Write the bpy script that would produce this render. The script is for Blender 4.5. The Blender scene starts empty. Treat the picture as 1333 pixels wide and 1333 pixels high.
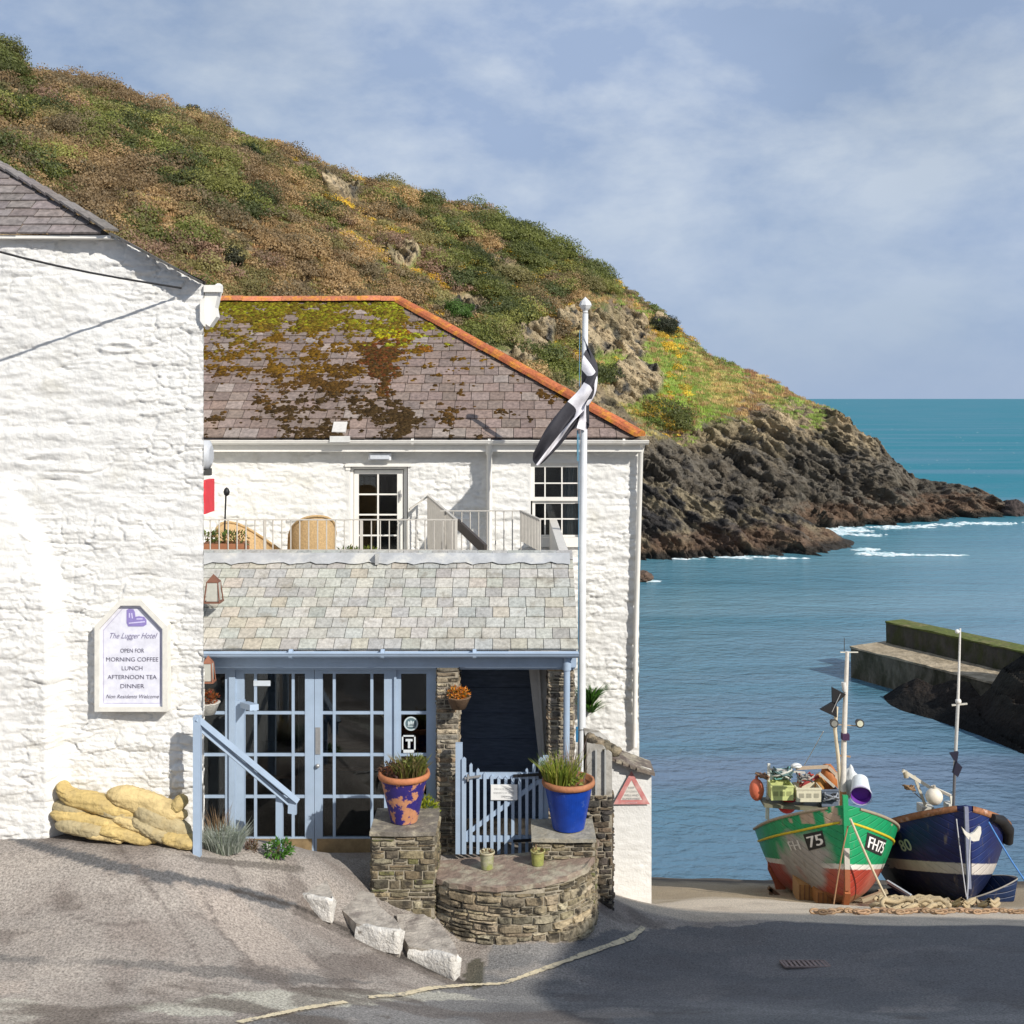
import bpy, math, random
import numpy as np
from mathutils import Vector, Matrix
random.seed(7)
rng = np.random.default_rng(11)
sc = bpy.context.scene
COL = sc.collection
F = 1500.0; HY = 519.0; CX = 666.5; CZ = 10.0; SEA = -2.0
# ------------------------------------------------------------------ camera
cam = bpy.data.cameras.new('camera'); cam_o = bpy.data.objects.new('camera', cam); COL.objects.link(cam_o)
cam_o.location = (0, 0, CZ); cam_o.rotation_euler = (math.radians(90), 0, 0)
cam.sensor_width = 36; cam.lens = F / 1333 * 36; cam.shift_y = -(666.5 - HY) / 1333
cam.clip_start = 0.1; cam.clip_end = 90000
sc.camera = cam_o
# ------------------------------------------------------------------ light
SUN = Vector((0.95, -1.0, 0.92)).normalized()          # direction towards the sun
w = bpy.data.worlds.new('World'); sc.world = w; w.use_nodes = True
nt = w.node_tree; nt.nodes.clear()
def N(nt, t, **k):
    n = nt.nodes.new(t)
    for a, b in k.items():
        if a.startswith('i_'): n.inputs[a[2:].replace('_', ' ')].default_value = b
        else: setattr(n, a, b)
    return n
sky = N(nt, 'ShaderNodeTexSky', sky_type='NISHITA', sun_disc=False)
sky.sun_elevation = math.asin(SUN.z); sky.sun_rotation = math.atan2(SUN.x, SUN.y)
sky.air_density = 1.0; sky.dust_density = 0.6; sky.ozone_density = 2.0
tc = N(nt, 'ShaderNodeTexCoord'); mp = N(nt, 'ShaderNodeMapping'); mp.inputs['Scale'].default_value = (1.0, 1.0, 1.9)
mp.inputs['Location'].default_value = (0.9, 0.0, 0.3)
no = N(nt, 'ShaderNodeTexNoise', i_Scale=2.3, i_Detail=5.0, i_Roughness=0.48, i_Distortion=0.0)
no2 = N(nt, 'ShaderNodeTexNoise', i_Scale=6.0, i_Detail=9.0, i_Roughness=0.58, i_Distortion=0.1)
rp = N(nt, 'ShaderNodeValToRGB'); rp.color_ramp.elements[0].position = 0.36; rp.color_ramp.elements[1].position = 0.62
rp.color_ramp.elements[0].color = (0.62, 0.62, 0.62, 1); rp.color_ramp.elements[1].color = (0.93, 0.93, 0.93, 1)
cc = N(nt, 'ShaderNodeValToRGB'); cc.color_ramp.elements[0].position = 0.40; cc.color_ramp.elements[1].position = 0.64
cc.color_ramp.elements[0].color = (4.9, 6.3, 9.0, 1); cc.color_ramp.elements[1].color = (8.6, 9.6, 11.0, 1)
mx = N(nt, 'ShaderNodeMixRGB'); bg = N(nt, 'ShaderNodeBackground', i_Strength=0.070); wo = N(nt, 'ShaderNodeOutputWorld')
L = nt.links.new
L(tc.outputs['Generated'], mp.inputs['Vector']); L(mp.outputs['Vector'], no.inputs['Vector']); L(mp.outputs['Vector'], no2.inputs['Vector'])
L(no.outputs['Fac'], rp.inputs['Fac']); L(no2.outputs['Fac'], cc.inputs['Fac'])
L(rp.outputs['Color'], mx.inputs['Fac']); L(sky.outputs['Color'], mx.inputs['Color1']); L(cc.outputs['Color'], mx.inputs['Color2'])
spz = N(nt, 'ShaderNodeSeparateXYZ'); hz = N(nt, 'ShaderNodeMapRange'); hz.inputs[1].default_value = -0.02; hz.inputs[2].default_value = 0.22; hz.inputs[3].default_value = 0.92; hz.inputs[4].default_value = 0.0
hm = N(nt, 'ShaderNodeMixRGB'); hm.inputs['Color2'].default_value = (4.8, 6.2, 8.7, 1)       # blue-grey air near the horizon
L(tc.outputs['Generated'], spz.inputs[0]); L(spz.outputs['Z'], hz.inputs[0]); L(hz.outputs[0], hm.inputs['Fac']); L(mx.outputs['Color'], hm.inputs['Color1'])
L(hm.outputs['Color'], bg.inputs['Color']); L(bg.outputs['Background'], wo.inputs['Surface'])
sd = bpy.data.lights.new('sun', 'SUN'); sd.energy = 4.7; sd.angle = math.radians(0.5); sd.color = (1.0, 0.95, 0.87)
so = bpy.data.objects.new('sun', sd); COL.objects.link(so); so.rotation_euler = SUN.to_track_quat('Z', 'Y').to_euler(); so.location = (20, -20, 30)
sc.view_settings.view_transform = 'Standard'; sc.view_settings.look = 'None'; sc.view_settings.gamma = 1.0
sc.view_settings.exposure = 0.12
# ------------------------------------------------------------------ helpers
def P(px, py, d): return Vector(((px - CX) * d / F, d, CZ - (py - HY) * d / F))
def X(px, d): return (px - CX) * d / F
def Z(py, d): return CZ - (py - HY) * d / F
def _h(ix, iy, iz):
    h = (ix.astype(np.int64) * 374761393 + iy.astype(np.int64) * 668265263 + iz.astype(np.int64) * 2147483647 * 3 + 1274126177) & 0xffffffff
    h = ((h ^ (h >> 13)) * 1274126177) & 0xffffffff
    h = ((h ^ (h >> 16)) * 2246822519) & 0xffffffff
    return ((h ^ (h >> 15)) & 0xffffff) / float(0xffffff)
def vn(x, y, z=0.0):
    x, y, z = np.broadcast_arrays(np.asarray(x, float), np.asarray(y, float), np.asarray(z, float))
    ix, iy, iz = np.floor(x), np.floor(y), np.floor(z); fx, fy, fz = x - ix, y - iy, z - iz
    fx, fy, fz = [f * f * (3 - 2 * f) for f in (fx, fy, fz)]
    r = 0
    for a in (0, 1):
        for b in (0, 1):
            for c in (0, 1):
                r = r + _h(ix + a, iy + b, iz + c) * (fx if a else 1 - fx) * (fy if b else 1 - fy) * (fz if c else 1 - fz)
    return r * 2 - 1
def fbm(x, y, z=0.0, o=4, g=0.5):
    r = 0; a = 1.0; s = 0; f = 1.0
    for i in range(o):
        r = r + a * vn(np.asarray(x) * f + 17.3 * i, np.asarray(y) * f + 5.1 * i, np.asarray(z) * f + 9.7 * i); s += a; a *= g; f *= 2.03
    return r / s
def sstep(a, b, x): t = np.clip((x - a) / (b - a), 0, 1); return t * t * (3 - 2 * t)
def worley(x, y, seed=0):
    ix, iy = np.floor(x), np.floor(y); f1 = np.full(x.shape, 9.0); f2 = f1.copy(); cid = np.zeros(x.shape)
    for a in (-1, 0, 1):
        for b in (-1, 0, 1):
            cx_, cy_ = ix + a, iy + b
            hx = _h(cx_, cy_, cx_ * 0 + seed); hy = _h(cx_, cy_, cx_ * 0 + seed + 7)
            d = np.sqrt((cx_ + .15 + .7 * hx - x) ** 2 + (cy_ + .15 + .7 * hy - y) ** 2)
            m = d < f1; f2 = np.where(m, f1, np.minimum(f2, d)); cid = np.where(m, _h(cx_, cy_, cx_ * 0 + seed + 13), cid); f1 = np.where(m, d, f1)
    return f1, f2, cid
def inpoly(px, py, poly):
    r = np.zeros(np.shape(px), bool); n = len(poly)
    for i in range(n):
        x0, y0 = poly[i]; x1, y1 = poly[(i + 1) % n]
        c = ((y0 > py) != (y1 > py)) & (px < (x1 - x0) * (py - y0) / ((y1 - y0) or 1e-9) + x0); r ^= c
    return r
# ---- materials
MATS = {}
def M(name, col=None, rough=0.7, ns=None, na=0.25, bs=None, bd=0.01, metal=0.0, spec=0.4, stretch=None, dirt=None, emit=None):
    """principled; col None -> colour attribute; ns/na: noise scale/amount on value; bs/bd: bump scale/distance;
    dirt=(colour, scale, lo, hi): a second colour in noise patches"""
    m = bpy.data.materials.new(name); m.use_nodes = True; t = m.node_tree; b = t.nodes['Principled BSDF']; l = t.links.new
    b.inputs['Roughness'].default_value = rough; b.inputs['Metallic'].default_value = metal; b.inputs['Specular IOR Level'].default_value = spec
    tcn = N(t, 'ShaderNodeTexCoord'); mpn = N(t, 'ShaderNodeMapping'); l(tcn.outputs['Object'], mpn.inputs['Vector'])
    if stretch: mpn.inputs['Scale'].default_value = stretch
    if col is None:
        a = N(t, 'ShaderNodeAttribute', attribute_name='Col'); c = a.outputs['Color']
    else:
        a = N(t, 'ShaderNodeRGB'); a.outputs[0].default_value = (*col, 1); c = a.outputs[0]
    if dirt:
        dn = N(t, 'ShaderNodeTexNoise', i_Scale=dirt[1], i_Detail=7.0, i_Roughness=0.65); l(mpn.outputs[0], dn.inputs['Vector'])
        mr = N(t, 'ShaderNodeMapRange'); mr.inputs[1].default_value = dirt[2]; mr.inputs[2].default_value = dirt[3]; l(dn.outputs['Fac'], mr.inputs[0])
        mm = N(t, 'ShaderNodeMixRGB'); l(mr.outputs[0], mm.inputs['Fac']); l(c, mm.inputs['Color1']); mm.inputs['Color2'].default_value = (*dirt[0], 1); c = mm.outputs[0]
    if ns:
        n1 = N(t, 'ShaderNodeTexNoise', i_Scale=ns, i_Detail=8.0, i_Roughness=0.65); l(mpn.outputs[0], n1.inputs['Vector'])
        mr = N(t, 'ShaderNodeMapRange'); mr.inputs[1].default_value = 0.3; mr.inputs[2].default_value = 0.7
        mr.inputs[3].default_value = 1 - na; mr.inputs[4].default_value = 1 + na; l(n1.outputs['Fac'], mr.inputs[0])
        mm = N(t, 'ShaderNodeVectorMath', operation='SCALE'); l(c, mm.inputs[0]); l(mr.outputs[0], mm.inputs['Scale']); c = mm.outputs[0]
    l(c, b.inputs['Base Color'])
    if emit: l(c, b.inputs['Emission Color']); b.inputs['Emission Strength'].default_value = emit
    if bs:
        n2 = N(t, 'ShaderNodeTexNoise', i_Scale=bs, i_Detail=6.0, i_Roughness=0.6); l(mpn.outputs[0], n2.inputs['Vector'])
        bp = N(t, 'ShaderNodeBump', i_Strength=1.0, i_Distance=bd); l(n2.outputs['Fac'], bp.inputs['Height']); l(bp.outputs[0], b.inputs['Normal'])
    MATS[name] = m; return m
def glass(name, tint=(0.75, 0.8, 0.82), gl=0.02):
    m = bpy.data.materials.new(name); m.use_nodes = True; t = m.node_tree; t.nodes.clear(); l = t.links.new
    tr = N(t, 'ShaderNodeBsdfTransparent'); tr.inputs[0].default_value = (*tint, 1); g = N(t, 'ShaderNodeBsdfGlossy'); g.inputs['Roughness'].default_value = 0.03
    fr = N(t, 'ShaderNodeFresnel'); fr.inputs[0].default_value = 1.5; ad = N(t, 'ShaderNodeMath', operation='ADD'); ad.inputs[1].default_value = gl
    mxs = N(t, 'ShaderNodeMixShader'); o = N(t, 'ShaderNodeOutputMaterial'); l(fr.outputs[0], ad.inputs[0]); l(ad.outputs[0], mxs.inputs[0])
    l(tr.outputs[0], mxs.inputs[1]); l(g.outputs[0], mxs.inputs[2]); l(mxs.outputs[0], o.inputs['Surface']); return m
# ---- objects
def thing(name, label, cat, loc=(0, 0, 0), group=None):
    o = bpy.data.objects.new(name, None); COL.objects.link(o); o.location = loc; o.empty_display_size = .2
    o['label'] = label; o['category'] = cat
    if group: o['group'] = group
    return o
def tag(o, label, cat, group=None):
    o['label'] = label; o['category'] = cat
    if group: o['group'] = group
    return o
def kind(o, k, label=None):
    o['kind'] = k
    if label: o['label'] = label
    return o
def wloc(p):
    v = Vector((0, 0, 0))
    while p is not None: v += p.location; p = p.parent
    return v
def mesh_np(name, verts, faces, mat, parent=None, col=None, smooth=False, colf=None, origin=None):
    """faces: array (n,k); col per vertex; colf per face"""
    me = bpy.data.meshes.new(name); verts = np.asarray(verts, np.float32).reshape(-1, 3); faces = np.asarray(faces, np.int32)
    org = wloc(parent) if parent is not None else Vector(origin or (0, 0, 0))
    verts = verts - np.array(org, np.float32)
    nf, k = faces.shape
    me.vertices.add(len(verts)); me.vertices.foreach_set('co', verts.ravel())
    me.loops.add(nf * k); me.loops.foreach_set('vertex_index', faces.ravel())
    me.polygons.add(nf); me.polygons.foreach_set('loop_start', np.arange(nf, dtype=np.int32) * k)
    me.update(calc_edges=True)
    if smooth: me.polygons.foreach_set('use_smooth', np.ones(nf, bool))
    if col is not None:
        a = me.color_attributes.new('Col', 'FLOAT_COLOR', 'POINT'); c = np.ones((len(verts), 4), np.float32); c[:, :3] = col; a.data.foreach_set('color', c.ravel())
    if colf is not None:
        a = me.color_attributes.new('Col', 'FLOAT_COLOR', 'CORNER'); c = np.ones((nf, 4), np.float32); c[:, :3] = colf
        a.data.foreach_set('color', np.repeat(c, k, axis=0).ravel())
    me.materials.append(mat); me.validate()
    o = bpy.data.objects.new(name, me); COL.objects.link(o); o.location = (0, 0, 0) if parent is not None else org
    if parent is not None: o.parent = parent
    return o
class MB:
    def __init__(s): s.v = []; s.f = []; s.c = []; s.col = (0.5, 0.5, 0.5); s.sm = []; s.smooth = False
    def add(s, vs, fs, col=None, smooth=None):
        n = len(s.v); s.v += [tuple(v) for v in vs]
        for f in fs: s.f.append(tuple(n + i for i in f)); s.c.append(col or s.col); s.sm.append(s.smooth if smooth is None else smooth)
        return s
    def box(s, a, b, col=None, bev=0.0):
        x0, x1 = sorted((a[0], b[0])); y0, y1 = sorted((a[1], b[1])); z0, z1 = sorted((a[2], b[2]))
        vs = [(x0, y0, z0), (x1, y0, z0), (x1, y1, z0), (x0, y1, z0), (x0, y0, z1), (x1, y0, z1), (x1, y1, z1), (x0, y1, z1)]
        return s.add(vs, [(0, 3, 2, 1), (4, 5, 6, 7), (0, 1, 5, 4), (1, 2, 6, 5), (2, 3, 7, 6), (3, 0, 4, 7)], col, False)
    def pbox(s, x0, x1, y0, y1, d, th, col=None):      # front face given in photo pixels at depth d
        a = P(x0, y0, d); b = P(x1, y1, d); return s.box((a.x, d, b.z), (b.x, d + th, a.z), col)
    def obox(s, c, half, mat3, col=None):
        c = Vector(c); vs = []
        for z in (-1, 1):
            for x, y in ((-1, -1), (1, -1), (1, 1), (-1, 1)): vs.append(c + mat3 @ Vector((x * half[0], y * half[1], z * half[2])))
        return s.add(vs, [(0, 3, 2, 1), (4, 5, 6, 7), (0, 1, 5, 4), (1, 2, 6, 5), (2, 3, 7, 6), (3, 0, 4, 7)], col, False)
    def bar(s, a, b, w, h=None, col=None, up=(0, 0, 1)):
        a, b = Vector(a), Vector(b); h = h or w; y = (b - a).normalized(); x = y.cross(Vector(up))
        if x.length < 1e-3: x = y.cross(Vector((1, 0, 0)))
        x.normalize(); z = x.cross(y); m = Matrix((x, y, z)).transposed()
        return s.obox((a + b) / 2, (w / 2, (b - a).length / 2, h / 2), m, col)
    def tube(s, pts, r, n=8, col=None, cap=True, smooth=True):
        pts = [Vector(p) for p in pts]; rs = r if isinstance(r, (list, tuple)) else [r] * len(pts); vs = []; fs = []
        prev = None
        for i, p in enumerate(pts):
            t = (pts[min(i + 1, len(pts) - 1)] - pts[max(i - 1, 0)]).normalized()
            u = prev - t * prev.dot(t) if prev is not None else t.cross(Vector((0, 0, 1)))
            if u.length < 1e-3: u = t.cross(Vector((1, 0, 0)))
            u.normalize(); prev = u; v = t.cross(u)
            for k in range(n):
                a = 2 * math.pi * k / n; vs.append(p + (u * math.cos(a) + v * math.sin(a)) * rs[i])
        for i in range(len(pts) - 1):
            for k in range(n): fs.append((i * n + k, i * n + (k + 1) % n, (i + 1) * n + (k + 1) % n, (i + 1) * n + k))
        s.add(vs, fs, col, smooth)
        if cap:
            s.add(vs[:n], [tuple(range(n))], col, False); s.add(vs[-n:], [tuple(reversed(range(n)))], col, False)
        return s
    def lathe(s, c, prof, n=24, col=None, smooth=True, wob=0.0):
        c = Vector(c); vs = []; fs = []
        for r, z in prof:
            for k in range(n):
                a = 2 * math.pi * k / n; rr = r * (1 + wob * math.sin(3 * a + z * 9)); vs.append(c + Vector((rr * math.cos(a), rr * math.sin(a), z)))
        for i in range(len(prof) - 1):
            for k in range(n): fs.append((i * n + k, i * n + (k + 1) % n, (i + 1) * n + (k + 1) % n, (i + 1) * n + k))
        return s.add(vs, fs, col, smooth)
    def prism(s, pts, d0, d1, col=None):      # outline of (x,z) points, extruded in y
        n = len(pts); vs = [(x, d0, z) for x, z in pts] + [(x, d1, z) for x, z in pts]
        fs = [tuple(range(n)), tuple(range(2 * n - 1, n - 1, -1))] + [(i, n + i, n + (i + 1) % n, (i + 1) % n) for i in range(n)]
        return s.add(vs, fs, col, False)
    def slab(s, pts, z0, z1, col=None):       # outline of (x,y) points; z may be number or list
        n = len(pts); za = z1 if isinstance(z1, (list, tuple)) else [z1] * n; zb = z0 if isinstance(z0, (list, tuple)) else [z0] * n
        vs = [(p[0], p[1], zb[i]) for i, p in enumerate(pts)] + [(p[0], p[1], za[i]) for i, p in enumerate(pts)]
        fs = [tuple(range(n - 1, -1, -1)), tuple(range(n, 2 * n))] + [(i, (i + 1) % n, n + (i + 1) % n, n + i) for i in range(n)]
        return s.add(vs, fs, col, False)
    def ball(s, c, r, n=12, col=None, noise=0.0, seed=0, sq=1.0):
        c = Vector(c); r = Vector(r) if isinstance(r, (tuple, list, Vector)) else Vector((r, r, r)); vs = []; m = n // 2 + 1
        for i in range(m + 1):
            th = math.pi * i / m
            for k in range(n):
                a = 2 * math.pi * k / n; d = Vector((math.sin(th) * math.cos(a), math.sin(th) * math.sin(a), math.cos(th)))
                q = 1.0
                if noise: q += noise * float(vn(d.x * 2 + seed, d.y * 2 + seed * 1.7, d.z * 2)) + noise * .5 * float(vn(d.x * 5 + seed, d.y * 5, d.z * 5 + seed))
                vs.append(c + Vector((d.x * r.x, d.y * r.y, d.z * r.z)) * q)
        fs = [(i * n + k, (i + 1) * n + k, (i + 1) * n + (k + 1) % n, i * n + (k + 1) % n) for i in range(m) for k in range(n)]
        return s.add(vs, fs, col, True)
    def leaves(s, c, r, n, size, cols, up=0.3, shell=0.5):
        c = Vector(c); r = r if isinstance(r, (tuple, list)) else (r, r, r)
        for _ in range(n):
            d = Vector((random.gauss(0, 1), random.gauss(0, 1), random.gauss(0, 1))).normalized(); q = shell + (1 - shell) * random.random()
            p = c + Vector((d.x * r[0], d.y * r[1], d.z * r[2])) * q
            u = Vector((random.gauss(0, 1), random.gauss(0, 1), random.gauss(0, 1) + up)).normalized(); v = (d + Vector((random.gauss(0, .5), random.gauss(0, .5), random.gauss(0, .5) + up))).normalized()
            x = u.cross(v)
            if x.length < 1e-3: continue
            x.normalize(); sz = size * random.uniform(.6, 1.3)
            s.add([p - x * sz * .3, p + v * sz * .5 - x * sz * .1, p + v * sz, p + x * sz * .3 + v * sz * .3], [(0, 1, 2, 3)], random.choice(cols), False)
        return s
    def blades(s, c, r, n, h, wd, cols, lean=0.4):
        c = Vector(c); r = r if isinstance(r, (tuple, list)) else (r, r)
        for _ in range(n):
            a = random.uniform(0, 6.28); q = math.sqrt(random.random()); b = c + Vector((math.cos(a) * r[0] * q, math.sin(a) * r[1] * q, 0))
            hh = h * random.uniform(.5, 1.1); o = Vector((math.cos(a) * q + random.gauss(0, .3), math.sin(a) * q + random.gauss(0, .3), 0)) * lean * hh
            x = Vector((random.gauss(0, 1), random.gauss(0, 1), 0)).normalized() * wd; t = b + o + Vector((0, 0, hh)); m_ = b + o * .35 + Vector((0, 0, hh * .6))
            s.add([b - x, b + x, m_ + x * .8, m_ - x * .8, t], [(0, 1, 2, 3), (3, 2, 4)], random.choice(cols), False)
        return s
    def build(s, name, mat, parent=None, origin=None):
        me = bpy.data.meshes.new(name); org = wloc(parent) if parent is not None else Vector(origin or (0, 0, 0))
        me.from_pydata([(v[0] - org.x, v[1] - org.y, v[2] - org.z) for v in s.v], [], s.f)
        a = me.color_attributes.new('Col', 'FLOAT_COLOR', 'CORNER'); cs = []
        for f, c in zip(s.f, s.c): cs += [c[0], c[1], c[2], 1.0] * len(f)
        a.data.foreach_set('color', cs); me.polygons.foreach_set('use_smooth', s.sm); me.materials.append(mat)
        o = bpy.data.objects.new(name, me); COL.objects.link(o)
        if parent is not None: o.parent = parent
        else: o.location = org
        return o
def text_geo(txt, size, shear=0.0, sx=1.0, align='CENTER', fit=None):
    cu = bpy.data.curves.new('t', 'FONT'); cu.body = txt; cu.size = size; cu.shear = shear; cu.align_x = align; cu.resolution_u = 3
    o = bpy.data.objects.new('t', cu); COL.objects.link(o); dg = bpy.context.evaluated_depsgraph_get(); dg.update()
    me = o.evaluated_get(dg).to_mesh(); vs = [(v.co.x * sx, v.co.y) for v in me.vertices]; fs = [tuple(p.vertices) for p in me.polygons]
    o.evaluated_get(dg).to_mesh_clear(); bpy.data.objects.remove(o); bpy.data.curves.remove(cu)
    if fit and vs:
        w_ = max(v[0] for v in vs) - min(v[0] for v in vs); k = fit / w_; vs = [(x * k, y) for x, y in vs]
    return vs, fs
def grid_faces(nu, nv):
    i = np.arange(nu - 1)[:, None] * nv + np.arange(nv - 1)[None, :]; i = i.ravel()
    return np.stack([i, i + nv, i + nv + 1, i + 1], 1)
# ---- shared materials
m_white = M('white_paint', (0.72, 0.712, 0.685), 0.8, ns=2.2, na=0.09, bs=38, bd=0.008, dirt=((0.52, 0.49, 0.40), 1.7, 0.56, 0.85))
m_wgloss = M('white_gloss', (0.78, 0.76, 0.71), 0.4, ns=8, na=0.06, dirt=((0.5, 0.46, 0.36), 5, 0.6, 0.9))
m_blue = M('powder_blue_paint', (0.34, 0.43, 0.55), 0.45, ns=5, na=0.08, bs=30, bd=0.001, dirt=((0.40, 0.48, 0.60), 4, 0.55, 0.9))
m_navy = M('navy_boards', (0.17, 0.22, 0.32), 0.5, ns=6, na=0.3, stretch=(1, 1, 6))
m_vc = M('painted', None, 0.6, ns=14, na=0.12)
m_stone = M('rubble_stone', None, 0.85, ns=22, na=0.45, bs=38, bd=0.018, dirt=((0.050, 0.042, 0.030), 6.5, 0.50, 0.60))
m_mortar = M('lime_mortar', (0.34, 0.30, 0.23), 0.95, ns=12, na=0.3, bs=50, bd=0.01)
m_slate = M('slate', None, 0.65, ns=16, na=0.42, bs=30, bd=0.006)
m_leaf = M('leaf', None, 0.55, ns=3, na=0.15)
def leafy(m, k=.45):
    t = m.node_tree; b_ = t.nodes['Principled BSDF']; o_ = t.nodes['Material Output']; tl = N(t, 'ShaderNodeBsdfTranslucent'); ms = N(t, 'ShaderNodeMixShader'); ms.inputs[0].default_value = k
    t.links.new(b_.inputs['Base Color'].links[0].from_socket, tl.inputs[0]); t.links.new(b_.outputs[0], ms.inputs[1]); t.links.new(tl.outputs[0], ms.inputs[2]); t.links.new(ms.outputs[0], o_.inputs['Surface'])
leafy(m_leaf)
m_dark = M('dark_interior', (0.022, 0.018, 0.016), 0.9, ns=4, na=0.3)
m_glass = glass('window_glass')
m_metal = M('galvanised', (0.45, 0.45, 0.45), 0.4, ns=20, na=0.15, metal=0.6)
m_black = M('black_iron', (0.012, 0.012, 0.014), 0.5)
m_rope = M('rope', (0.42, 0.33, 0.20), 0.9, ns=60, na=0.3, bs=120, bd=0.005)
m_terra = M('terracotta', None, 0.7, ns=16, na=0.2, bs=40, bd=0.003)
m_soil = M('soil', (0.04, 0.028, 0.018), 0.95, ns=20, na=0.4, bs=30, bd=0.02)
# ================================================================== ground
CP = []   # control points x,y,z
for px, py, d in [(-300, 1062, 11.5), (0, 1083, 11.5), (130, 1092, 11.5), (255, 1103, 11.5), (90, 1095, 11.2), (170, 1100, 11.2), (245, 1107, 11.2), (330, 1110, 11.7), (405, 1121, 12.0),
                  (415, 1197, 11.4), (510, 1236, 11.3), (603, 1282, 11.0), (0, 1180, 10.4), (0, 1260, 9.6), (0, 1333, 8.8),
                  (300, 1333, 8.9), (300, 1250, 10.0), (300, 1175, 10.8), (600, 1333, 9.6), (800, 1333, 9.5), (1000, 1333, 9.4), (1333, 1333, 9.3),
                  (600, 1228, 11.95), (700, 1228, 11.85), (780, 1216, 12.5), (835, 1207, 13.3), (1000, 1203, 13.7), (1333, 1206, 13.9),
                  (820, 1172, 15.5), (1100, 1179, 21), (1260, 1178, 21.5), (960, 1170, 20), (900, 1155, 24), (860, 1142, 28.9), (1100, 1147, 28.3), (1333, 1150, 28.0),
                  (350, 1112, 13.6), (460, 1118, 12.9), (560, 1122, 13.0), (700, 1125, 13.0), (480, 1150, 12.4), (1333, 1190, 17.5), (1000, 1187, 17.0)]:
    v = P(px, py, d); CP.append((v.x, v.y, v.z))
CP += [(-6, 0, 8.5), (0, 0, 8.3), (6, 0, 8.1), (14, 0, 7.9), (0, 5, 6.7), (8, 5, 6.5), (-7, 5, 7.0), (14, 10, 4.4), (14, 20, 1.0), (-12, 10, 6.5), (-12, 18, 6.0), (-5, 20, 3.5), (0, 20, 1.2),
       (-8, 34, -3.2), (0, 34, -3.6), (8, 34, -3.8), (18, 34, -3.8), (-12, -8, 9.6), (14, -8, 9)]
CPa = np.array(CP)
def _tps(r2): return np.where(r2 > 1e-9, r2 * np.log(r2 + 1e-12), 0)
_n = len(CPa); _K = _tps(((CPa[:, None, :2] - CPa[None, :, :2]) ** 2).sum(-1)) + np.eye(_n) * 0.02
_A = np.zeros((_n + 3, _n + 3)); _A[:_n, :_n] = _K; _A[:_n, _n] = 1; _A[:_n, _n + 1:] = CPa[:, :2]; _A[_n, :_n] = 1; _A[_n + 1:, :_n] = CPa[:, :2].T
_w = np.linalg.solve(_A, np.r_[CPa[:, 2], 0, 0, 0])
def gz(x, y):
    x = np.asarray(x, float); y = np.asarray(y, float); sh = np.broadcast(x, y).shape; xf = np.broadcast_to(x, sh).ravel(); yf = np.broadcast_to(y, sh).ravel()
    r = _w[_n] + _w[_n + 1] * xf + _w[_n + 2] * yf
    for i in range(_n): r = r + _w[i] * _tps((xf - CPa[i, 0]) ** 2 + (yf - CPa[i, 1]) ** 2)
    return np.clip(r.reshape(sh), -4.5, 9.8)
def p2g(px, py, d0=8.0, d1=30.0):     # where the view ray of a photo pixel meets the ground
    ds = np.linspace(d0, d1, 1200); zr = CZ - (py - HY) * ds / F; g = gz((px - CX) * ds / F, ds); k = np.argmax(zr <= g) if (zr <= g).any() else len(ds) - 1
    d = ds[k]; return Vector(((px - CX) * d / F, d, float(g[k])))
xs = np.unique(np.round(np.r_[np.linspace(-40, -6.2, 30), np.arange(-6, 6.6, .035), np.linspace(6.8, 45, 34)], 4))
ys = np.unique(np.round(np.r_[np.linspace(-22, 8.2, 26), np.arange(8.4, 14.5, .035), np.arange(14.6, 30, .12), np.linspace(30.5, 44, 12)], 4))
XX, YY = np.meshgrid(xs, ys, indexing='ij'); ZZ = gz(XX, YY)
ZZ = ZZ + 0.006 * fbm(XX * 3, YY * 3, o=3) * (YY < 15) + 0.03 * fbm(XX * 1.4, YY * 1.4, o=4) * sstep(15, 17, YY)
PX = CX + XX * F / np.maximum(YY, 1); PY = HY + (CZ - ZZ) * F / np.maximum(YY, 1)   # used once, to lay out wear patches and painted light and shade in plan
wx = PX + 14 * fbm(XX * 1.5, YY * 1.5, o=4) + 6 * fbm(XX * 9, YY * 9, o=2); wy = PY + 8 * fbm(XX * 1.5 + 40, YY * 1.5, o=4) + 4 * fbm(XX * 9, YY * 9 + 30, o=2)
c = np.zeros(XX.shape + (3,)); c[:] = (0.305, 0.270, 0.238)          # warm worn tarmac of the ramp
def paint(mask, col, a=1.0):
    global c
    mk = (mask * a)[..., None]; c = c * (1 - mk) + np.array(col) * mk
nz = fbm(XX * 2.2, YY * 2.2, o=5) * 1.25
paint(sstep(.05, .45, nz), (0.235, 0.198, 0.172), .7); paint(sstep(.1, .5, -nz), (0.37, 0.32, 0.275), .6)
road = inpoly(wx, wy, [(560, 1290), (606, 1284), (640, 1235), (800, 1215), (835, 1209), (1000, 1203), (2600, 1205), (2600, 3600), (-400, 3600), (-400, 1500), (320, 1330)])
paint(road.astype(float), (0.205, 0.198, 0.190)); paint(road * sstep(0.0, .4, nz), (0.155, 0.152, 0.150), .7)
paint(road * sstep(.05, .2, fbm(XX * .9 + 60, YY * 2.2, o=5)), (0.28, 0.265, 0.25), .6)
for (ax, ay), (bx_, by_) in zip([(620, 1300), (760, 1303), (900, 1306), (1060, 1316)], [(760, 1303), (900, 1306), (1060, 1316), (1180, 1330)]):
    tt = np.clip(((PX - ax) * (bx_ - ax) + (PY - ay) * (by_ - ay)) / ((bx_ - ax) ** 2 + (by_ - ay) ** 2), 0, 1); paint(np.hypot(PX - ax - tt * (bx_ - ax), PY - ay - tt * (by_ - ay)) < 4.5, (0.32, 0.31, 0.29), .4)  # sunlit strip across the road, painted into the tarmac colour
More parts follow.
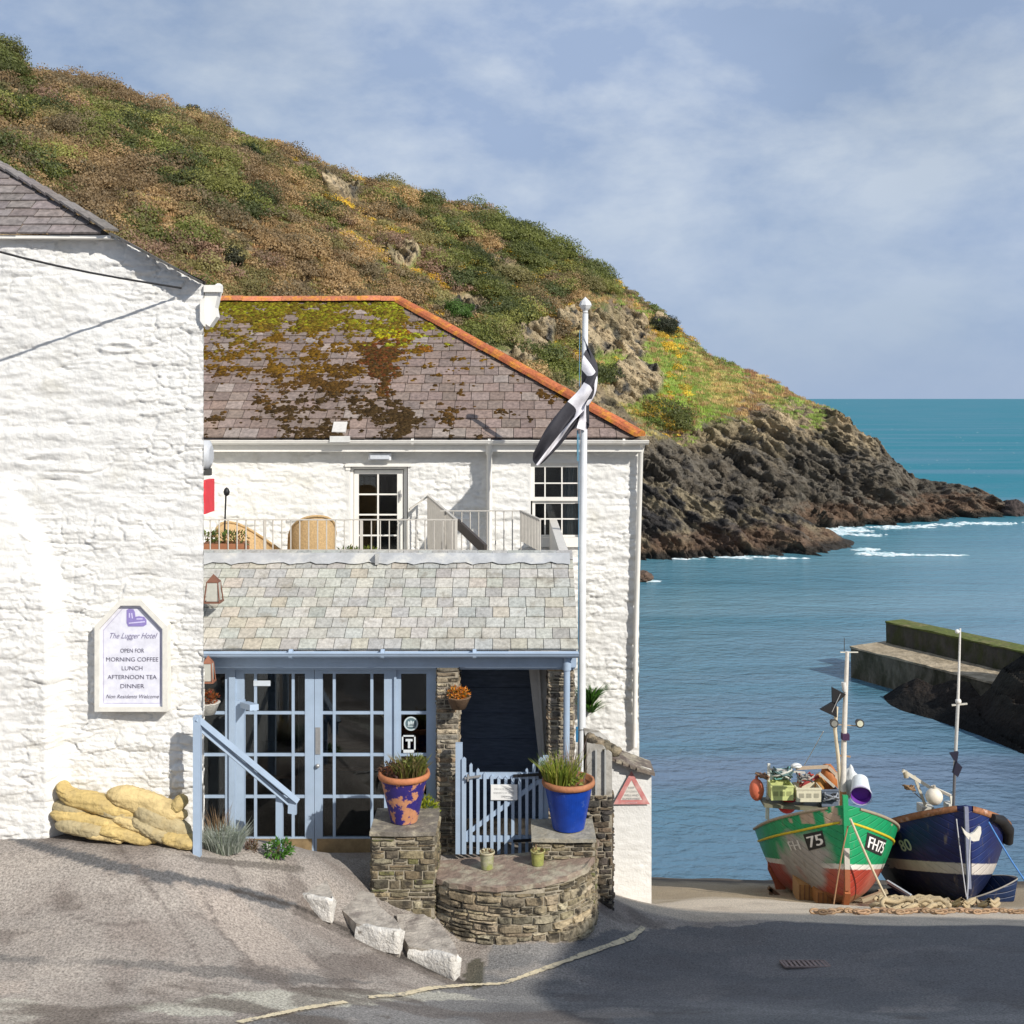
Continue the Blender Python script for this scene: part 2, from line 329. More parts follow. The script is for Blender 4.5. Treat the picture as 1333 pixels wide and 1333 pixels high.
paint(inpoly(wx, wy, [(150, 1310), (330, 1288), (500, 1292), (640, 1300), (470, 1310), (250, 1322)]).astype(float), (0.46, 0.44, 0.37), .9)
paint(inpoly(wx, wy, [(-60, 1300), (40, 1303), (60, 1320), (-10, 1345), (-60, 1345)]).astype(float), (0.46, 0.44, 0.37), .9)
paint(inpoly(wx, wy, [(-60, 1278), (30, 1280), (35, 1293), (-60, 1298)]).astype(float), (0.40, 0.34, 0.29), .8)
paint(inpoly(wx, wy, [(-80, 1240), (160, 1252), (330, 1262), (420, 1272), (500, 1275), (420, 1283), (330, 1278), (170, 1262), (-80, 1250)]).astype(float), (0.15, 0.14, 0.13), .75)
paint(sstep(.12, .3, fbm(XX * 1.8 + 7, YY * 2.6, o=5)) * (YY < 14), (0.13, 0.105, 0.09), .6); paint(sstep(.2, .34, fbm(XX * 1.1 + 27, YY * 1.6, o=5)) * (YY < 13.6), (0.40, 0.355, 0.31), .5)
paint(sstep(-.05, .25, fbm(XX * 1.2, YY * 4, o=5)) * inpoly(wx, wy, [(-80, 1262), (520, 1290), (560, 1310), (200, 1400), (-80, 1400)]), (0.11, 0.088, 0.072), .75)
sx_, sy_ = PX + 2.5 * fbm(XX * 5, YY * 5, o=2), PY + 2.0 * fbm(XX * 5 + 9, YY * 5, o=2)
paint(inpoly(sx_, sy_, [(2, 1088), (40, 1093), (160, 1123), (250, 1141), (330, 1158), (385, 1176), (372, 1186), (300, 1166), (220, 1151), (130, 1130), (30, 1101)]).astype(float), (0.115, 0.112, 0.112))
paint(inpoly(sx_, sy_, [(235, 1112), (300, 1118), (400, 1128), (392, 1136), (300, 1126), (250, 1120)]).astype(float), (0.11, 0.095, 0.08), .7)
paint(inpoly(sx_, sy_, [(225, 1145), (300, 1160), (420, 1262), (330, 1255)]).astype(float), (0.40, 0.34, 0.29), .7)
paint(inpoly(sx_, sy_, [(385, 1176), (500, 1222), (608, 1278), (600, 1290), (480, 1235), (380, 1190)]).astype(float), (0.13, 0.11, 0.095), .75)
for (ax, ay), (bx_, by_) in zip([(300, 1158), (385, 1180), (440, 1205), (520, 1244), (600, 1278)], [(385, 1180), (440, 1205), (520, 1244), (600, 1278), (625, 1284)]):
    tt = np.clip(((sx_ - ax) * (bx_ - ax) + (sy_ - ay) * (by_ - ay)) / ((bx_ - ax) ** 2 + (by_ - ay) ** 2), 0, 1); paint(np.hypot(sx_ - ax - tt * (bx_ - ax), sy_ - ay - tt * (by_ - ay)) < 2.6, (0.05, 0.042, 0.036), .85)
paint((np.hypot((sx_ - 618) / 14, (sy_ - 1268) / 20) < 1), (0.06, 0.055, 0.03), .8)
for k, pl in enumerate([[(150, 1095), (190, 1150), (250, 1230), (262, 1260)], [(90, 1190), (140, 1205), (190, 1200)], [(262, 1160), (290, 1215), (330, 1255)], [(300, 1122), (312, 1150)]]):
    for (ax, ay), (bx_, by_) in zip(pl, pl[1:]):                           # cracks
        tt = np.clip(((sx_ - ax) * (bx_ - ax) + (sy_ - ay) * (by_ - ay)) / ((bx_ - ax) ** 2 + (by_ - ay) ** 2), 0, 1)
        paint(np.hypot(sx_ - ax - tt * (bx_ - ax), sy_ - ay - tt * (by_ - ay)) < 2.4, (0.11, 0.09, 0.08), .55)
paint(inpoly(sx_, sy_, [(950, 1246), (1010, 1243), (1100, 1250), (1160, 1262), (1120, 1272), (990, 1272), (955, 1262)]).astype(float), (0.31, 0.285, 0.265), .9)
paint(inpoly(sx_, sy_, [(1000, 1205), (1160, 1207), (1165, 1216), (1060, 1217)]).astype(float), (0.30, 0.27, 0.25), .7)
paint(road * sstep(690, 800, wx) * sstep(1330, 1290, wy - .0 * wx), (0.125, 0.123, 0.128), .75)  # shadow on the right-hand road deepened in the tarmac colour
conc = sstep(13.75, 13.95, YY + .25 * fbm(XX, YY, o=3)) * (XX > 0.9)
paint(conc, (0.60, 0.51, 0.40)); paint(conc * sstep(.0, .5, nz), (0.48, 0.40, 0.31), .8)
paint(conc * sstep(19.5, 21.5, YY + .9 * nz), (0.38, 0.30, 0.20)); paint(conc * sstep(25.5, 28, YY + nz), (0.10, 0.08, 0.06))
m_tar = M('tarmac', None, 0.85, ns=48, na=0.62, bs=70, bd=0.016)
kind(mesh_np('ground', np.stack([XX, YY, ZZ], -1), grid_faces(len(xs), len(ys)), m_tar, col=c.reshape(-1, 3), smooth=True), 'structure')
def ribbon(name, pts, w_, mat, lift=.007, colr=None):
    v = []; f = []; q = []
    for (a, b) in zip(pts, pts[1:]):
        for k in range(24): t = k / 24; q.append((a[0] + (b[0] - a[0]) * t, a[1] + (b[1] - a[1]) * t))
    q.append(pts[-1]); g = [p2g(*p) for p in q]
    for i, p in enumerate(g):
        t = (g[min(i + 1, len(g) - 1)] - g[max(i - 1, 0)]); t.z = 0; t.normalize(); n_ = Vector((-t.y, t.x, 0)); ww = w_ * (1 + .45 * float(fbm(i * .22, 3.1, o=3)))
        for s_ in (-.5, -.17, .17, .5):
            a = p + n_ * ww * s_; v.append((a.x, a.y, float(gz(a.x, a.y)) + lift + .005))
    for i in range(len(g) - 1):
        for k in range(3): f.append((i * 4 + k, i * 4 + k + 1, (i + 1) * 4 + k + 1, (i + 1) * 4 + k))
    return mesh_np(name, v, f, mat)
m_line = M('worn_line_paint', (0.62, 0.53, 0.36), 0.8, ns=25, na=0.2, dirt=((0.16, 0.15, 0.14), 14, 0.52, 0.66))
kind(ribbon('road_marking', [(838, 1208), (822, 1222), (760, 1244), (700, 1266), (655, 1282), (605, 1284), (560, 1288), (520, 1297), (480, 1300)], .06, m_line), 'structure')
kind(ribbon('road_marking', [(450, 1306), (410, 1312), (360, 1322), (310, 1333)], .055, m_line), 'structure')
# drain in the road
dn = p2g(1048, 1257); t = thing('drain_grate', 'small rusty iron drain grate let into pale concrete patch of shaded road', 'drain', dn)
b = MB(); sl = float(gz(dn.x, dn.y + .1) - gz(dn.x, dn.y - .1)) / .2; rm = Matrix.Rotation(math.atan(sl), 3, 'X')
for k in range(9): b.obox(dn + rm @ Vector((-.2 + k * .05, 0, .012)), (.014, .11, .006), rm, (.26, .19, .17))
b.build('grate_bars', M('rusty_iron', None, .8, ns=30, na=.3), t)
b = MB()
for sx0, sy0, hx, hy in ((0, -.125, .24, .012), (0, .125, .24, .012), (-.235, 0, .012, .11), (.235, 0, .012, .11)): b.obox(dn + rm @ Vector((sx0, sy0, .012)), (hx, hy, .008), rm, (.24, .18, .16))
b.build('grate_frame', MATS['rusty_iron'], t)
# ================================================================== sea
m_sea = bpy.data.materials.new('sea_water'); m_sea.use_nodes = True; t_ = m_sea.node_tree; b_ = t_.nodes['Principled BSDF']; l_ = t_.links.new
b_.inputs['Roughness'].default_value = 0.12; b_.inputs['IOR'].default_value = 1.33; b_.inputs['Specular IOR Level'].default_value = 0.5
tcn = N(t_, 'ShaderNodeTexCoord'); 
def wave(scale, st, det=4.0, dist=.3):
    m_ = N(t_, 'ShaderNodeMapping'); m_.inputs['Scale'].default_value = st; l_(tcn.outputs['Object'], m_.inputs['Vector'])
    n_ = N(t_, 'ShaderNodeTexNoise', i_Scale=scale, i_Detail=det, i_Roughness=.55, i_Distortion=dist); l_(m_.outputs[0], n_.inputs['Vector']); return n_.outputs['Fac']
w1 = wave(2.2, (.8, 1.2, 1), 5.0); w2 = wave(.35, (.5, 1.4, 1), 4.0); w3 = wave(.028, (.35, 2.2, 1), 3.0)
bp1 = N(t_, 'ShaderNodeBump', i_Strength=1.0, i_Distance=.085); l_(w1, bp1.inputs['Height'])
bp2 = N(t_, 'ShaderNodeBump', i_Strength=1.0, i_Distance=.20); l_(w2, bp2.inputs['Height']); l_(bp1.outputs[0], bp2.inputs['Normal']); l_(bp2.outputs[0], b_.inputs['Normal'])
sp = N(t_, 'ShaderNodeSeparateXYZ'); l_(tcn.outputs['Object'], sp.inputs[0])
mr = N(t_, 'ShaderNodeMapRange'); mr.inputs[1].default_value = 28; mr.inputs[2].default_value = 140; l_(sp.outputs['Y'], mr.inputs[0])
cr = N(t_, 'ShaderNodeValToRGB'); e = cr.color_ramp.elements; e[0].color = (0.125, 0.165, 0.250, 1); e[1].color = (0.008, 0.170, 0.225, 1); e[1].position = 1
x_ = e.new(.35); x_.color = (0.120, 0.250, 0.315, 1); l_(mr.outputs[0], cr.inputs['Fac'])
mm = N(t_, 'ShaderNodeMixRGB'); l_(cr.outputs[0], mm.inputs['Color1']); mm.inputs['Color2'].default_value = (0.06, 0.19, 0.26, 1)
mr2 = N(t_, 'ShaderNodeMapRange'); mr2.inputs[1].default_value = .45; mr2.inputs[2].default_value = .62; l_(w3, mr2.inputs[0]); l_(mr2.outputs[0], mm.inputs['Fac']); l_(mm.outputs[0], b_.inputs['Base Color'])
spn = N(t_, 'ShaderNodeMapRange'); spn.inputs[1].default_value = 40; spn.inputs[2].default_value = 160; spn.inputs[3].default_value = .7; spn.inputs[4].default_value = .10; l_(sp.outputs['Y'], spn.inputs[0]); l_(spn.outputs[0], b_.inputs['Specular IOR Level'])
rgn = N(t_, 'ShaderNodeMapRange'); rgn.inputs[1].default_value = 40; rgn.inputs[2].default_value = 160; rgn.inputs[3].default_value = .10; rgn.inputs[4].default_value = .42; l_(sp.outputs['Y'], rgn.inputs[0]); l_(rgn.outputs[0], b_.inputs['Roughness'])
sy = np.r_[np.linspace(20, 200, 40), 400, 900, 2500, 8000, 30000, 60000]; sx = np.r_[-60000, -8000, -1500, np.linspace(-300, 300, 30), 1500, 8000, 60000]
SX, SY = np.meshgrid(sx, sy, indexing='ij'); kind(mesh_np('sea', np.stack([SX, SY, SX * 0 + SEA], -1), grid_faces(len(sx), len(sy)), m_sea, smooth=True), 'structure')
# breaking foam along the rocks and far white caps
m_foam = M('sea_foam', (0.72, 0.78, 0.80), 0.9, ns=4, na=.2, dirt=((.25, .42, .46), 1.6, .42, .62))
fv = []; ff = []
def foam(px, py, wpx, dep, n_):
    d = (CZ - SEA) * F / (py - HY); cxx = X(px, d)
    for _ in range(n_):
        x0 = cxx + random.gauss(0, .38) * wpx * d / F; y0 = d + random.gauss(0, .5) * dep; r = random.uniform(.06, .30); k = len(fv); m_ = 9
        fv.append((x0, y0, SEA + .10))
        for i in range(m_): a = 2 * math.pi * i / m_; q = r * random.uniform(.5, 1.2); fv.append((x0 + math.cos(a) * q * 2.2, y0 + math.sin(a) * q, SEA + .02))
        for i in range(m_): ff.append((k, k + 1 + i, k + 1 + (i + 1) % m_))
foam(1100, 690, 32, 2.0, 170); foam(1150, 722, 34, .8, 120); foam(1205, 723, 60, .25, 60); foam(1130, 716, 20, .8, 40); foam(1090, 694, 14, 1.5, 40); foam(1170, 687, 50, 1.2, 60); foam(1290, 682, 50, 1.2, 120); foam(1225, 684, 40, .8, 30); foam(1130, 697, 30, .8, 30)
foam(950, 726, 45, .5, 30); foam(890, 728, 20, .4, 12); foam(1020, 727, 30, .4, 16); foam(845, 757, 8, .3, 8)
kind(mesh_np('surf_foam', fv, ff, m_foam, smooth=True), 'stuff', 'white broken surf washing at the foot of the rocks')
fv = []; ff = []
for _ in range(110):
    py = random.uniform(525, 650); px = random.uniform(1050, 1500); d = (CZ - SEA) * F / (py - HY)
    k = len(fv); r = random.uniform(.25, .7) * d / F; y0 = d; x0 = X(px, d)
    for i in range(7): a = 2 * math.pi * i / 7; fv.append((x0 + math.cos(a) * r * random.uniform(1., 2.), y0 + math.sin(a) * r * random.uniform(3, 5), SEA + .03 + .2 * (math.sin(a) > 0) * r))
    for i in range(5): ff.append((k, k + 1 + i, k + 2 + i))
kind(mesh_np('whitecaps', fv, ff, m_foam), 'stuff', 'scattered small white caps on the open sea')
# ================================================================== headland
nu, nv = 1000, 330
U = np.linspace(-700, 1334, nu)
us = [-700, 0, 300, 600, 830, 1050, 1120, 1200, 1310, 1334]
fd = np.interp(U, us, [38, 44, 58, 80, 96, 107, 109, 112, 117, 118.5]); fz = np.interp(U, us, [4, 3, 1, -2.6, -3, -3, -3, -3, -3, -3.4])
sk_u = [-700, -60, 0, 22, 36, 60, 110, 160, 240, 320, 400, 470, 530, 600, 650, 720, 770, 820, 862, 890, 920, 950, 1000, 1050, 1090, 1130, 1165, 1190, 1210, 1240, 1270, 1290, 1305, 1318, 1334]
sk_y = [-200, 48, 66, 92, 106, 96, 100, 122, 146, 174, 206, 232, 248, 268, 286, 318, 346, 378, 408, 436, 462, 474, 492, 521, 545, 572, 600, 620, 623, 628, 634, 645, 656, 672, 695]
rd = np.interp(U, us, [92, 105, 115, 128, 136, 131, 128, 125, 122, 120]); ry = np.interp(U, sk_u, sk_y); rz = CZ - (ry - HY) * rd / F
T = np.r_[np.linspace(0, 1, nv - 26), 1 + np.linspace(.03, .9, 26) ** 1.3 * .6]
UU, TT = np.meshgrid(U, T, indexing='ij'); Fd, Fz, Rd, Rz = [a[:, None] for a in (fd, fz, rd, rz)]
Tc = np.minimum(TT, 1); hp = Tc ** np.interp(U, [0, 800, 1300], [.92, .72, .6])[:, None]
Yh = Fd + (Rd - Fd) * TT; Zh = Fz + (Rz - Fz) * hp - np.maximum(TT - 1, 0) * 26
Xh = (UU - CX) * np.minimum(Yh, Rd) / F
PYh = HY + (CZ - Zh) * F / Yh
yt = np.interp(U, [0, 400, 600, 700, 760, 800, 840, 900, 960, 1010, 1060, 1100], [900, 900, 620, 530, 490, 515, 565, 560, 540, 525, 545, 520])[:, None]
rock = sstep(-22, 26, PYh - yt + 30 * fbm(Xh * .12, Zh * .2, Yh * .1, o=4))
for cx_, cy_, rx, ry_ in [(800, 440, 46, 34), (745, 420, 28, 14), (690, 440, 34, 18), (612, 402, 30, 16), (523, 336, 24, 14), (445, 248, 22, 11), (665, 470, 34, 12), (830, 500, 36, 26), (868, 420, 20, 16)]:
    q = ((UU - cx_) / rx) ** 2 + ((PYh - cy_) / ry_) ** 2 + .9 * fbm(Xh * .3, Zh * .5, o=3); rock = np.maximum(rock, 1 - sstep(.7, 1.15, q))
rock = rock * (TT <= 1.02)
a_ = math.radians(34); pp = Xh * math.cos(a_) - Zh * math.sin(a_); qq = Xh * math.sin(a_) + Zh * math.cos(a_)
qw = qq + 1.2 * fbm(pp * .12, qq * .12, Yh * .08, o=3)
def ridg(x, y, z, o=4):
    r = 0; a = 1; s_ = 0; f_ = 1
    for i in range(o): r = r + a * (1 - 2 * np.abs(vn(x * f_ + i * 7, y * f_ + i * 3, z * f_))); s_ += a; a *= .55; f_ *= 2.1
    return r / s_
str_ = ridg(pp * .07, qw * .55, Yh * .08, 5); blk = fbm(pp * .16, qq * .22, Yh * .15, o=5)
steps = np.floor(qw * .55 + blk * 1.5); st2 = _h(steps, steps * 0, steps * 0)
big = fbm(Xh * .045, Yh * .05, Zh * .05, o=3)
fine = ridg(pp * .20, qw * 1.3, Yh * .2, 4); fin2 = fbm(Xh * .9, Yh * .9, Zh * 1.3, o=4)
ledge = (qw * .62 + .9 * blk) % 1.0; ledge2 = (qw * 1.7 + 1.1 * fin2 + .5 * blk) % 1.0
crk = np.maximum(sstep(.14, .0, ledge), .8 * sstep(.16, .0, ledge2)) * sstep(-.3, .1, fbm(pp * .3, qq * .3, 4.0, o=3))
dsp = rock * (1.5 * (ledge - .5) + .6 * (ledge2 - .5) + 1.7 * str_ + 3.0 * blk + 1.9 * (st2 - .5) + 1.25 * fine + .7 * fin2) + (1 - rock) * (1.0 * fbm(Xh * .16, Yh * .16, Zh * .1, o=5)) + 1.3 * big
dsp = dsp * np.interp(U, [0, 1100, 1230, 1334], [1, 1, .85, .5])[:, None] * np.where(TT > .92, np.interp(TT, [.92, 1.0, 2], [1, .35, .35]), 1)
Yh2 = Yh - dsp * .75; Zh2 = Zh + dsp * .45; Xh2 = Xh
gn = fbm(Xh * .10, Yh * .10, Zh * .12, o=5); g2 = fbm(Xh * .35 + 50, Yh * .35, Zh * .35, o=4); g3 = fbm(Xh * 1.3, Yh * 1.3, Zh * 1.3 + 9, o=3)
def mixc(c0, c1, m_): return c0 * (1 - m_[..., None]) + np.array(c1) * m_[..., None]
hc = np.zeros(Xh.shape + (3,)); hc[:] = (0.24, 0.175, 0.10)
hc = mixc(hc, (0.13, 0.145, 0.045), sstep(-.12, .3, gn)); hc = mixc(hc, (0.20, 0.14, 0.105), sstep(.05, .4, g2)); hc = mixc(hc, (0.33, 0.225, 0.12), sstep(.15, .5, -g2) * .9)
grass = np.maximum(0, 1 - ((UU - 880) / 95) ** 2 - ((PYh - 500) / 55) ** 2 * .8) + np.maximum(0, 1 - ((UU - 760) / 60) ** 2 - ((PYh - 470) / 35) ** 2) + .5 * np.maximum(0, 1 - ((UU - 560) / 80) ** 2 - ((PYh - 340) / 40) ** 2)
hc = mixc(hc, (0.24, 0.32, 0.05), np.clip(grass * 1.3 + .3 * g2, 0, 1) * (grass > 0)); hc = mixc(hc, (0.36, 0.29, 0.16), sstep(.1, .5, g3) * .35)
rc = np.zeros_like(hc); rc[:] = (0.31, 0.25, 0.155)
rc = mixc(rc, (0.50, 0.39, 0.24), sstep(-.1, .25, fine) * sstep(-.5, .1, blk)); rc = mixc(rc, (0.085, 0.08, 0.072), sstep(.02, .35, -fin2)); rc = mixc(rc, (0.13, 0.12, 0.05), sstep(.1, .4, g2) * .5)
rc = mixc(rc, (0.03, 0.027, 0.024), crk * .75)
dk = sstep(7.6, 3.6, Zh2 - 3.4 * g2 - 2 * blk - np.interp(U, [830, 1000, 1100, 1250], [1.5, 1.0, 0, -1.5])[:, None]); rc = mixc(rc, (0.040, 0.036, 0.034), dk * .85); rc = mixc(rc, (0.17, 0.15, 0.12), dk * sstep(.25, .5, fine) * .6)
rc = mixc(rc, (0.16, 0.095, 0.058), sstep(.5, -1.0, Zh2 + 1.2 * g3 + 1.5 * fin2) * .75); rc = mixc(rc, (0.03, 0.026, 0.02), sstep(-1.2, -1.7, Zh2))
hc = hc * (1 - rock[..., None]) + rc * rock[..., None]; hc = hc * (1 + .22 * g3[..., None])
m_hill = M('headland_ground', None, 0.92, ns=2.2, na=0.35, bs=2.2, bd=0.6)
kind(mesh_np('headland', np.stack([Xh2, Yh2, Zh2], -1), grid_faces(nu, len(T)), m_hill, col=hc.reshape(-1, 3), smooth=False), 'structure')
# lower rock spur in front
def rockmass(name, u0, u1, n_u, n_v, foot_d, ridge, back, seed, dark, scl=1.0, amp=1.0, z0=None):
    U_ = np.linspace(u0, u1, n_u); T_ = np.r_[np.linspace(0, 1, n_v), 1 + np.linspace(.1, 1, 14)]
    A, B = np.meshgrid(U_, T_, indexing='ij'); fd_ = np.interp(U_, *foot_d)[:, None]; ry_ = np.interp(U_, ridge[0], ridge[1])[:, None]; rd_ = fd_ + (np.interp(U_, *back)[:, None] if isinstance(back, tuple) else back)
    rz_ = CZ - (ry_ - HY) * rd_ / F; z0 = SEA - .8 if z0 is None else z0; tb = np.minimum(B, 1)
    y = fd_ + (rd_ - fd_) * B; z = z0 + (rz_ - z0) * tb ** .7 - np.maximum(B - 1, 0) * (rz_ - z0 + 1.0); x = (A - CX) * np.minimum(y, rd_) / F
    p_ = x * math.cos(a_) - z * math.sin(a_); q_ = x * math.sin(a_) + z * math.cos(a_); q_ = q_ + .8 * fbm(p_ * .2, q_ * .2, seed, o=3)
    s1 = ridg(p_ * .12 / scl, q_ * .6 / scl, y * .1 + seed, 5); b1 = fbm(p_ * .25 / scl, q_ * .35 / scl, y * .2 / scl + seed, o=5)
    b2 = fbm(x * .9, y * .9, z * 1.4 + seed, o=4); lg = (q_ * .9 + .9 * b1) % 1.0; lg2 = (q_ * 2.3 + b2) % 1.0; ds = (1.0 * s1 + 1.6 * b1 + .7 * b2 + 1.3 * (lg - .5) + .45 * (lg2 - .5)) * amp * np.clip((rz_ - z0) / 3.0, .12, 1)
    y2 = y - ds * .75; z2 = z + ds * .4; g_ = fbm(x * .6 / scl, y * .6, z * .6, o=4); c_ = np.zeros(x.shape + (3,)); c_[:] = (0.10, 0.09, 0.08)
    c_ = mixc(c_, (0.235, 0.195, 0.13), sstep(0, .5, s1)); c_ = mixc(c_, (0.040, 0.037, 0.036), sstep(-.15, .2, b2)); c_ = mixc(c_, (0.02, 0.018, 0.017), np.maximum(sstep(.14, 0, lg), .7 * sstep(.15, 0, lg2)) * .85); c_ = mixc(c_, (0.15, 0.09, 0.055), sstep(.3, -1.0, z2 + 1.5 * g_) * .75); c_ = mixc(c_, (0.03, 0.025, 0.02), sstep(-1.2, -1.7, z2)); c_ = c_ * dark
    return mesh_np(name, np.stack([x, y2, z2], -1), grid_faces(n_u, len(T_)), m_hill, col=c_.reshape(-1, 3), smooth=False, origin=(float(x.mean()), float(y.mean()), SEA))
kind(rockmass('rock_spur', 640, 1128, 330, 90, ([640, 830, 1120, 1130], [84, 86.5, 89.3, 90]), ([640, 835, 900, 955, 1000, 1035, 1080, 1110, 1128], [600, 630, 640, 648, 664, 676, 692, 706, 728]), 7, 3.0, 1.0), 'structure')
def boulder(name, label, px, py, d, r, seed, col, grp=None):
    n_ = 40; th = np.linspace(0, math.pi, n_)[:, None]; ph = np.linspace(0, 2 * math.pi, n_ * 2)[None, :]
    dx, dy, dz = np.sin(th) * np.cos(ph), np.sin(th) * np.sin(ph), np.cos(th) + 0 * ph
    q = 1 + .35 * fbm(dx * 1.5 + seed, dy * 1.5, dz * 1.5, o=5) + .12 * ridg(dx * 2 + seed, dy * 2, dz * 3, 3); c0 = P(px, py, d)
    v = np.stack([c0.x + dx * q * r[0], c0.y + dy * q * r[1], c0.z + dz * q * r[2]], -1); k = (1 + .3 * fbm(dx * 4, dy * 4, dz * 4 + seed, o=3))[..., None]
    return tag(mesh_np(name, v, grid_faces(n_, n_ * 2), m_hill, col=(np.array(col) * k).reshape(-1, 3), smooth=True, origin=tuple(c0)), label, 'rock', grp)
boulder('sea_rock', 'dark rounded rock standing in surf off the tip of the headland', 1316, 668, 119, (1.2, 1.6, 1.3), 3, (0.06, 0.045, 0.04))
boulder('sea_rock', 'low brown rock at the water edge beside the white cottage corner', 838, 752, 76, (.6, .8, .45), 8, (0.13, 0.085, 0.06))
# near dark rocks and the cliff on the right (partly outside the frame; it shades the rocks; shade is darkened into their colour too)
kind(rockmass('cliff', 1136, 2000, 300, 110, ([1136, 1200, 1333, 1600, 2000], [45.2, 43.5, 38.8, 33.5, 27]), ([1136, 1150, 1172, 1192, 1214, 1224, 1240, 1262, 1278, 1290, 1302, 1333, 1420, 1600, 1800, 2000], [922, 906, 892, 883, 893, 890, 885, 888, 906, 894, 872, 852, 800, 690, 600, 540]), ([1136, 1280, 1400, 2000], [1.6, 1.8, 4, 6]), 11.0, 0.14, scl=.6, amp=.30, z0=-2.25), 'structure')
# ================================================================== pier
def pmat(name, col, moss): return M(name, col, 0.9, ns=3, na=.3, bs=6, bd=.08, dirt=(moss, 1.6, .42, .60), stretch=(1, 1, .5))
m_pier = pmat('pier_concrete', (0.17, 0.145, 0.105), (0.06, 0.055, 0.03)); m_ptop = pmat('pier_deck', (0.40, 0.33, 0.23), (0.26, 0.21, 0.14))
m_pgreen = M('pier_grass', (0.10, 0.12, 0.025), .95, ns=4, na=.35, bs=9, bd=.05, dirt=((0.20, 0.16, 0.08), 1.2, .5, .7)); m_pw = pmat('pier_wall', (0.075, 0.068, 0.055), (0.05, 0.055, 0.02))
dv = Vector((3.0, -5.35, 0)).normalized(); nv_ = Vector((-dv.y, dv.x, 0))           # nv_ points away from the camera's side
pr = thing('stone_pier', 'low stone and concrete harbour pier with green topped upper wall behind dark rocks', 'pier', (14.6, 49.6, SEA))
def pierblock(name, o, ln, w_, z0, z1, mat):
    b = MB(); n_ = 30; vs = []
    for i in range(n_ + 1):
        p = o + dv * ln * i / n_; j = .05 * float(vn(i * .9, 2)); q = p + nv_ * w_
        vs += [(p.x, p.y, z0), (p.x + nv_.x * j, p.y + nv_.y * j, z1 + .03 * float(vn(i, 5))), (q.x, q.y, z1), (q.x, q.y, z0)]
    fs = []
    for i in range(n_):
        for k in range(4): fs.append((i * 4 + k, (i + 1) * 4 + k, (i + 1) * 4 + (k + 1) % 4, i * 4 + (k + 1) % 4))
    fs += [(0, 1, 2, 3), (n_ * 4 + 3, n_ * 4 + 2, n_ * 4 + 1, n_ * 4)]
    b.add(vs, fs); return b.build(name, mat, pr)
A = Vector((14.6, 49.6, 0)); pierblock('quay', A, 15, 2.6, SEA - 1.5, -.74, m_pier); pierblock('deck', A - dv * .04 - nv_ * .04, 15.1, 2.68, -.739, -.66, m_ptop)
Bq = Vector((16.35, 50.35, 0)); pierblock('upper_wall', Bq, 15, 1.0, -.66, .20, m_pw); pierblock('grass_top', Bq - dv * .02 - nv_ * .03, 15.05, 1.06, .201, .27, m_pgreen)
# ================================================================== painted rubble walls
def stone_relief(x, z, seed=0, amp=1.0):
    wz = z + .03 * fbm(x * 3, z * 2, seed + 1, o=2) + .06 * x * 0; cr_ = sstep(.13, .0, np.abs(vn(x * 1.9 + seed, wz * 13, seed))) * sstep(.0, .4, fbm(x * 1.6, z * 3.5, seed + 21, o=3)); cr2 = sstep(.12, .0, np.abs(vn(x * 4.5 + seed, wz * 24, seed + 4))) * sstep(.05, .4, fbm(x * 2.6, z * 4.5, seed + 31, o=3))
    xw = x + .10 * fbm(x * 1.5, z * 1.5, seed, o=3); zw = z + .05 * fbm(x * 1.2, z * 2.5, seed + 3, o=3)
    f1, f2, cid = worley(xw / .30, zw / .085, seed); g1, g2, cd2 = worley(xw / .15 + 9, zw / .045, seed + 5)
    e1 = sstep(.0, .12, f2 - f1); e2 = sstep(0, .2, g2 - g1); msk = sstep(-.25, .35, fbm(x * .9, z * 1.3, seed + 8, o=3))
    h = -.013 * cr_ - .008 * cr2 + .006 * fbm(x * 14, z * 26, seed, o=2) - .009 * (1 - e1) * msk - .006 * (1 - e2) * msk + .016 * (cid - .5) * e1 * (.3 + .7 * msk) + .013 * fbm(x * 2.2, z * 11, seed, o=5) + .014 * fbm(x * .8, z * .9, seed + 2, o=2)
    return h * amp
def wallgrid(name, x0, x1, z0, ztop, y, mat, parent, res=.018, openings=(), seed=0, extra=None, amp=1.0, colfn=None):
    xs_ = np.arange(x0, x1, res); xs_ = np.unique(np.r_[xs_, x1, [o[0] for o in openings], [o[1] for o in openings]])
    zt = ztop(xs_) if callable(ztop) else np.full(len(xs_), float(ztop)); zm = zt.max(); zs = np.arange(z0, zm, res * 1.0)
    zs = np.unique(np.r_[zs, zm, [o[2] for o in openings], [o[3] for o in openings]])
    A_, B_ = np.meshgrid(xs_, zs, indexing='ij'); B_ = np.minimum(B_, zt[:, None])
    h = stone_relief(A_, B_, seed, amp)
    for o in openings:
        dx = np.maximum(np.maximum(o[0] - A_, A_ - o[1]), 0); dz = np.maximum(np.maximum(o[2] - B_, B_ - o[3]), 0); h = h * sstep(0, .09, np.hypot(dx, dz))
    if extra is not None: h = h + extra(A_, B_)
    f = grid_faces(len(xs_), len(zs)); cx_ = (A_[:-1, :-1] + A_[1:, 1:]).ravel() / 2; cz_ = (B_[:-1, :-1] + B_[1:, 1:]).ravel() / 2; hh = (B_[:-1, 1:] - B_[:-1, :-1]).ravel()
    keep = np.maximum(hh, (B_[1:, 1:] - B_[1:, :-1]).ravel()) > 1e-5
    for o in openings: keep &= ~((cx_ > o[0]) & (cx_ < o[1]) & (cz_ > o[2]) & (cz_ < o[3]))
    return mesh_np(name, np.stack([A_, y - h, B_], -1), f[keep], mat, parent, smooth=True)
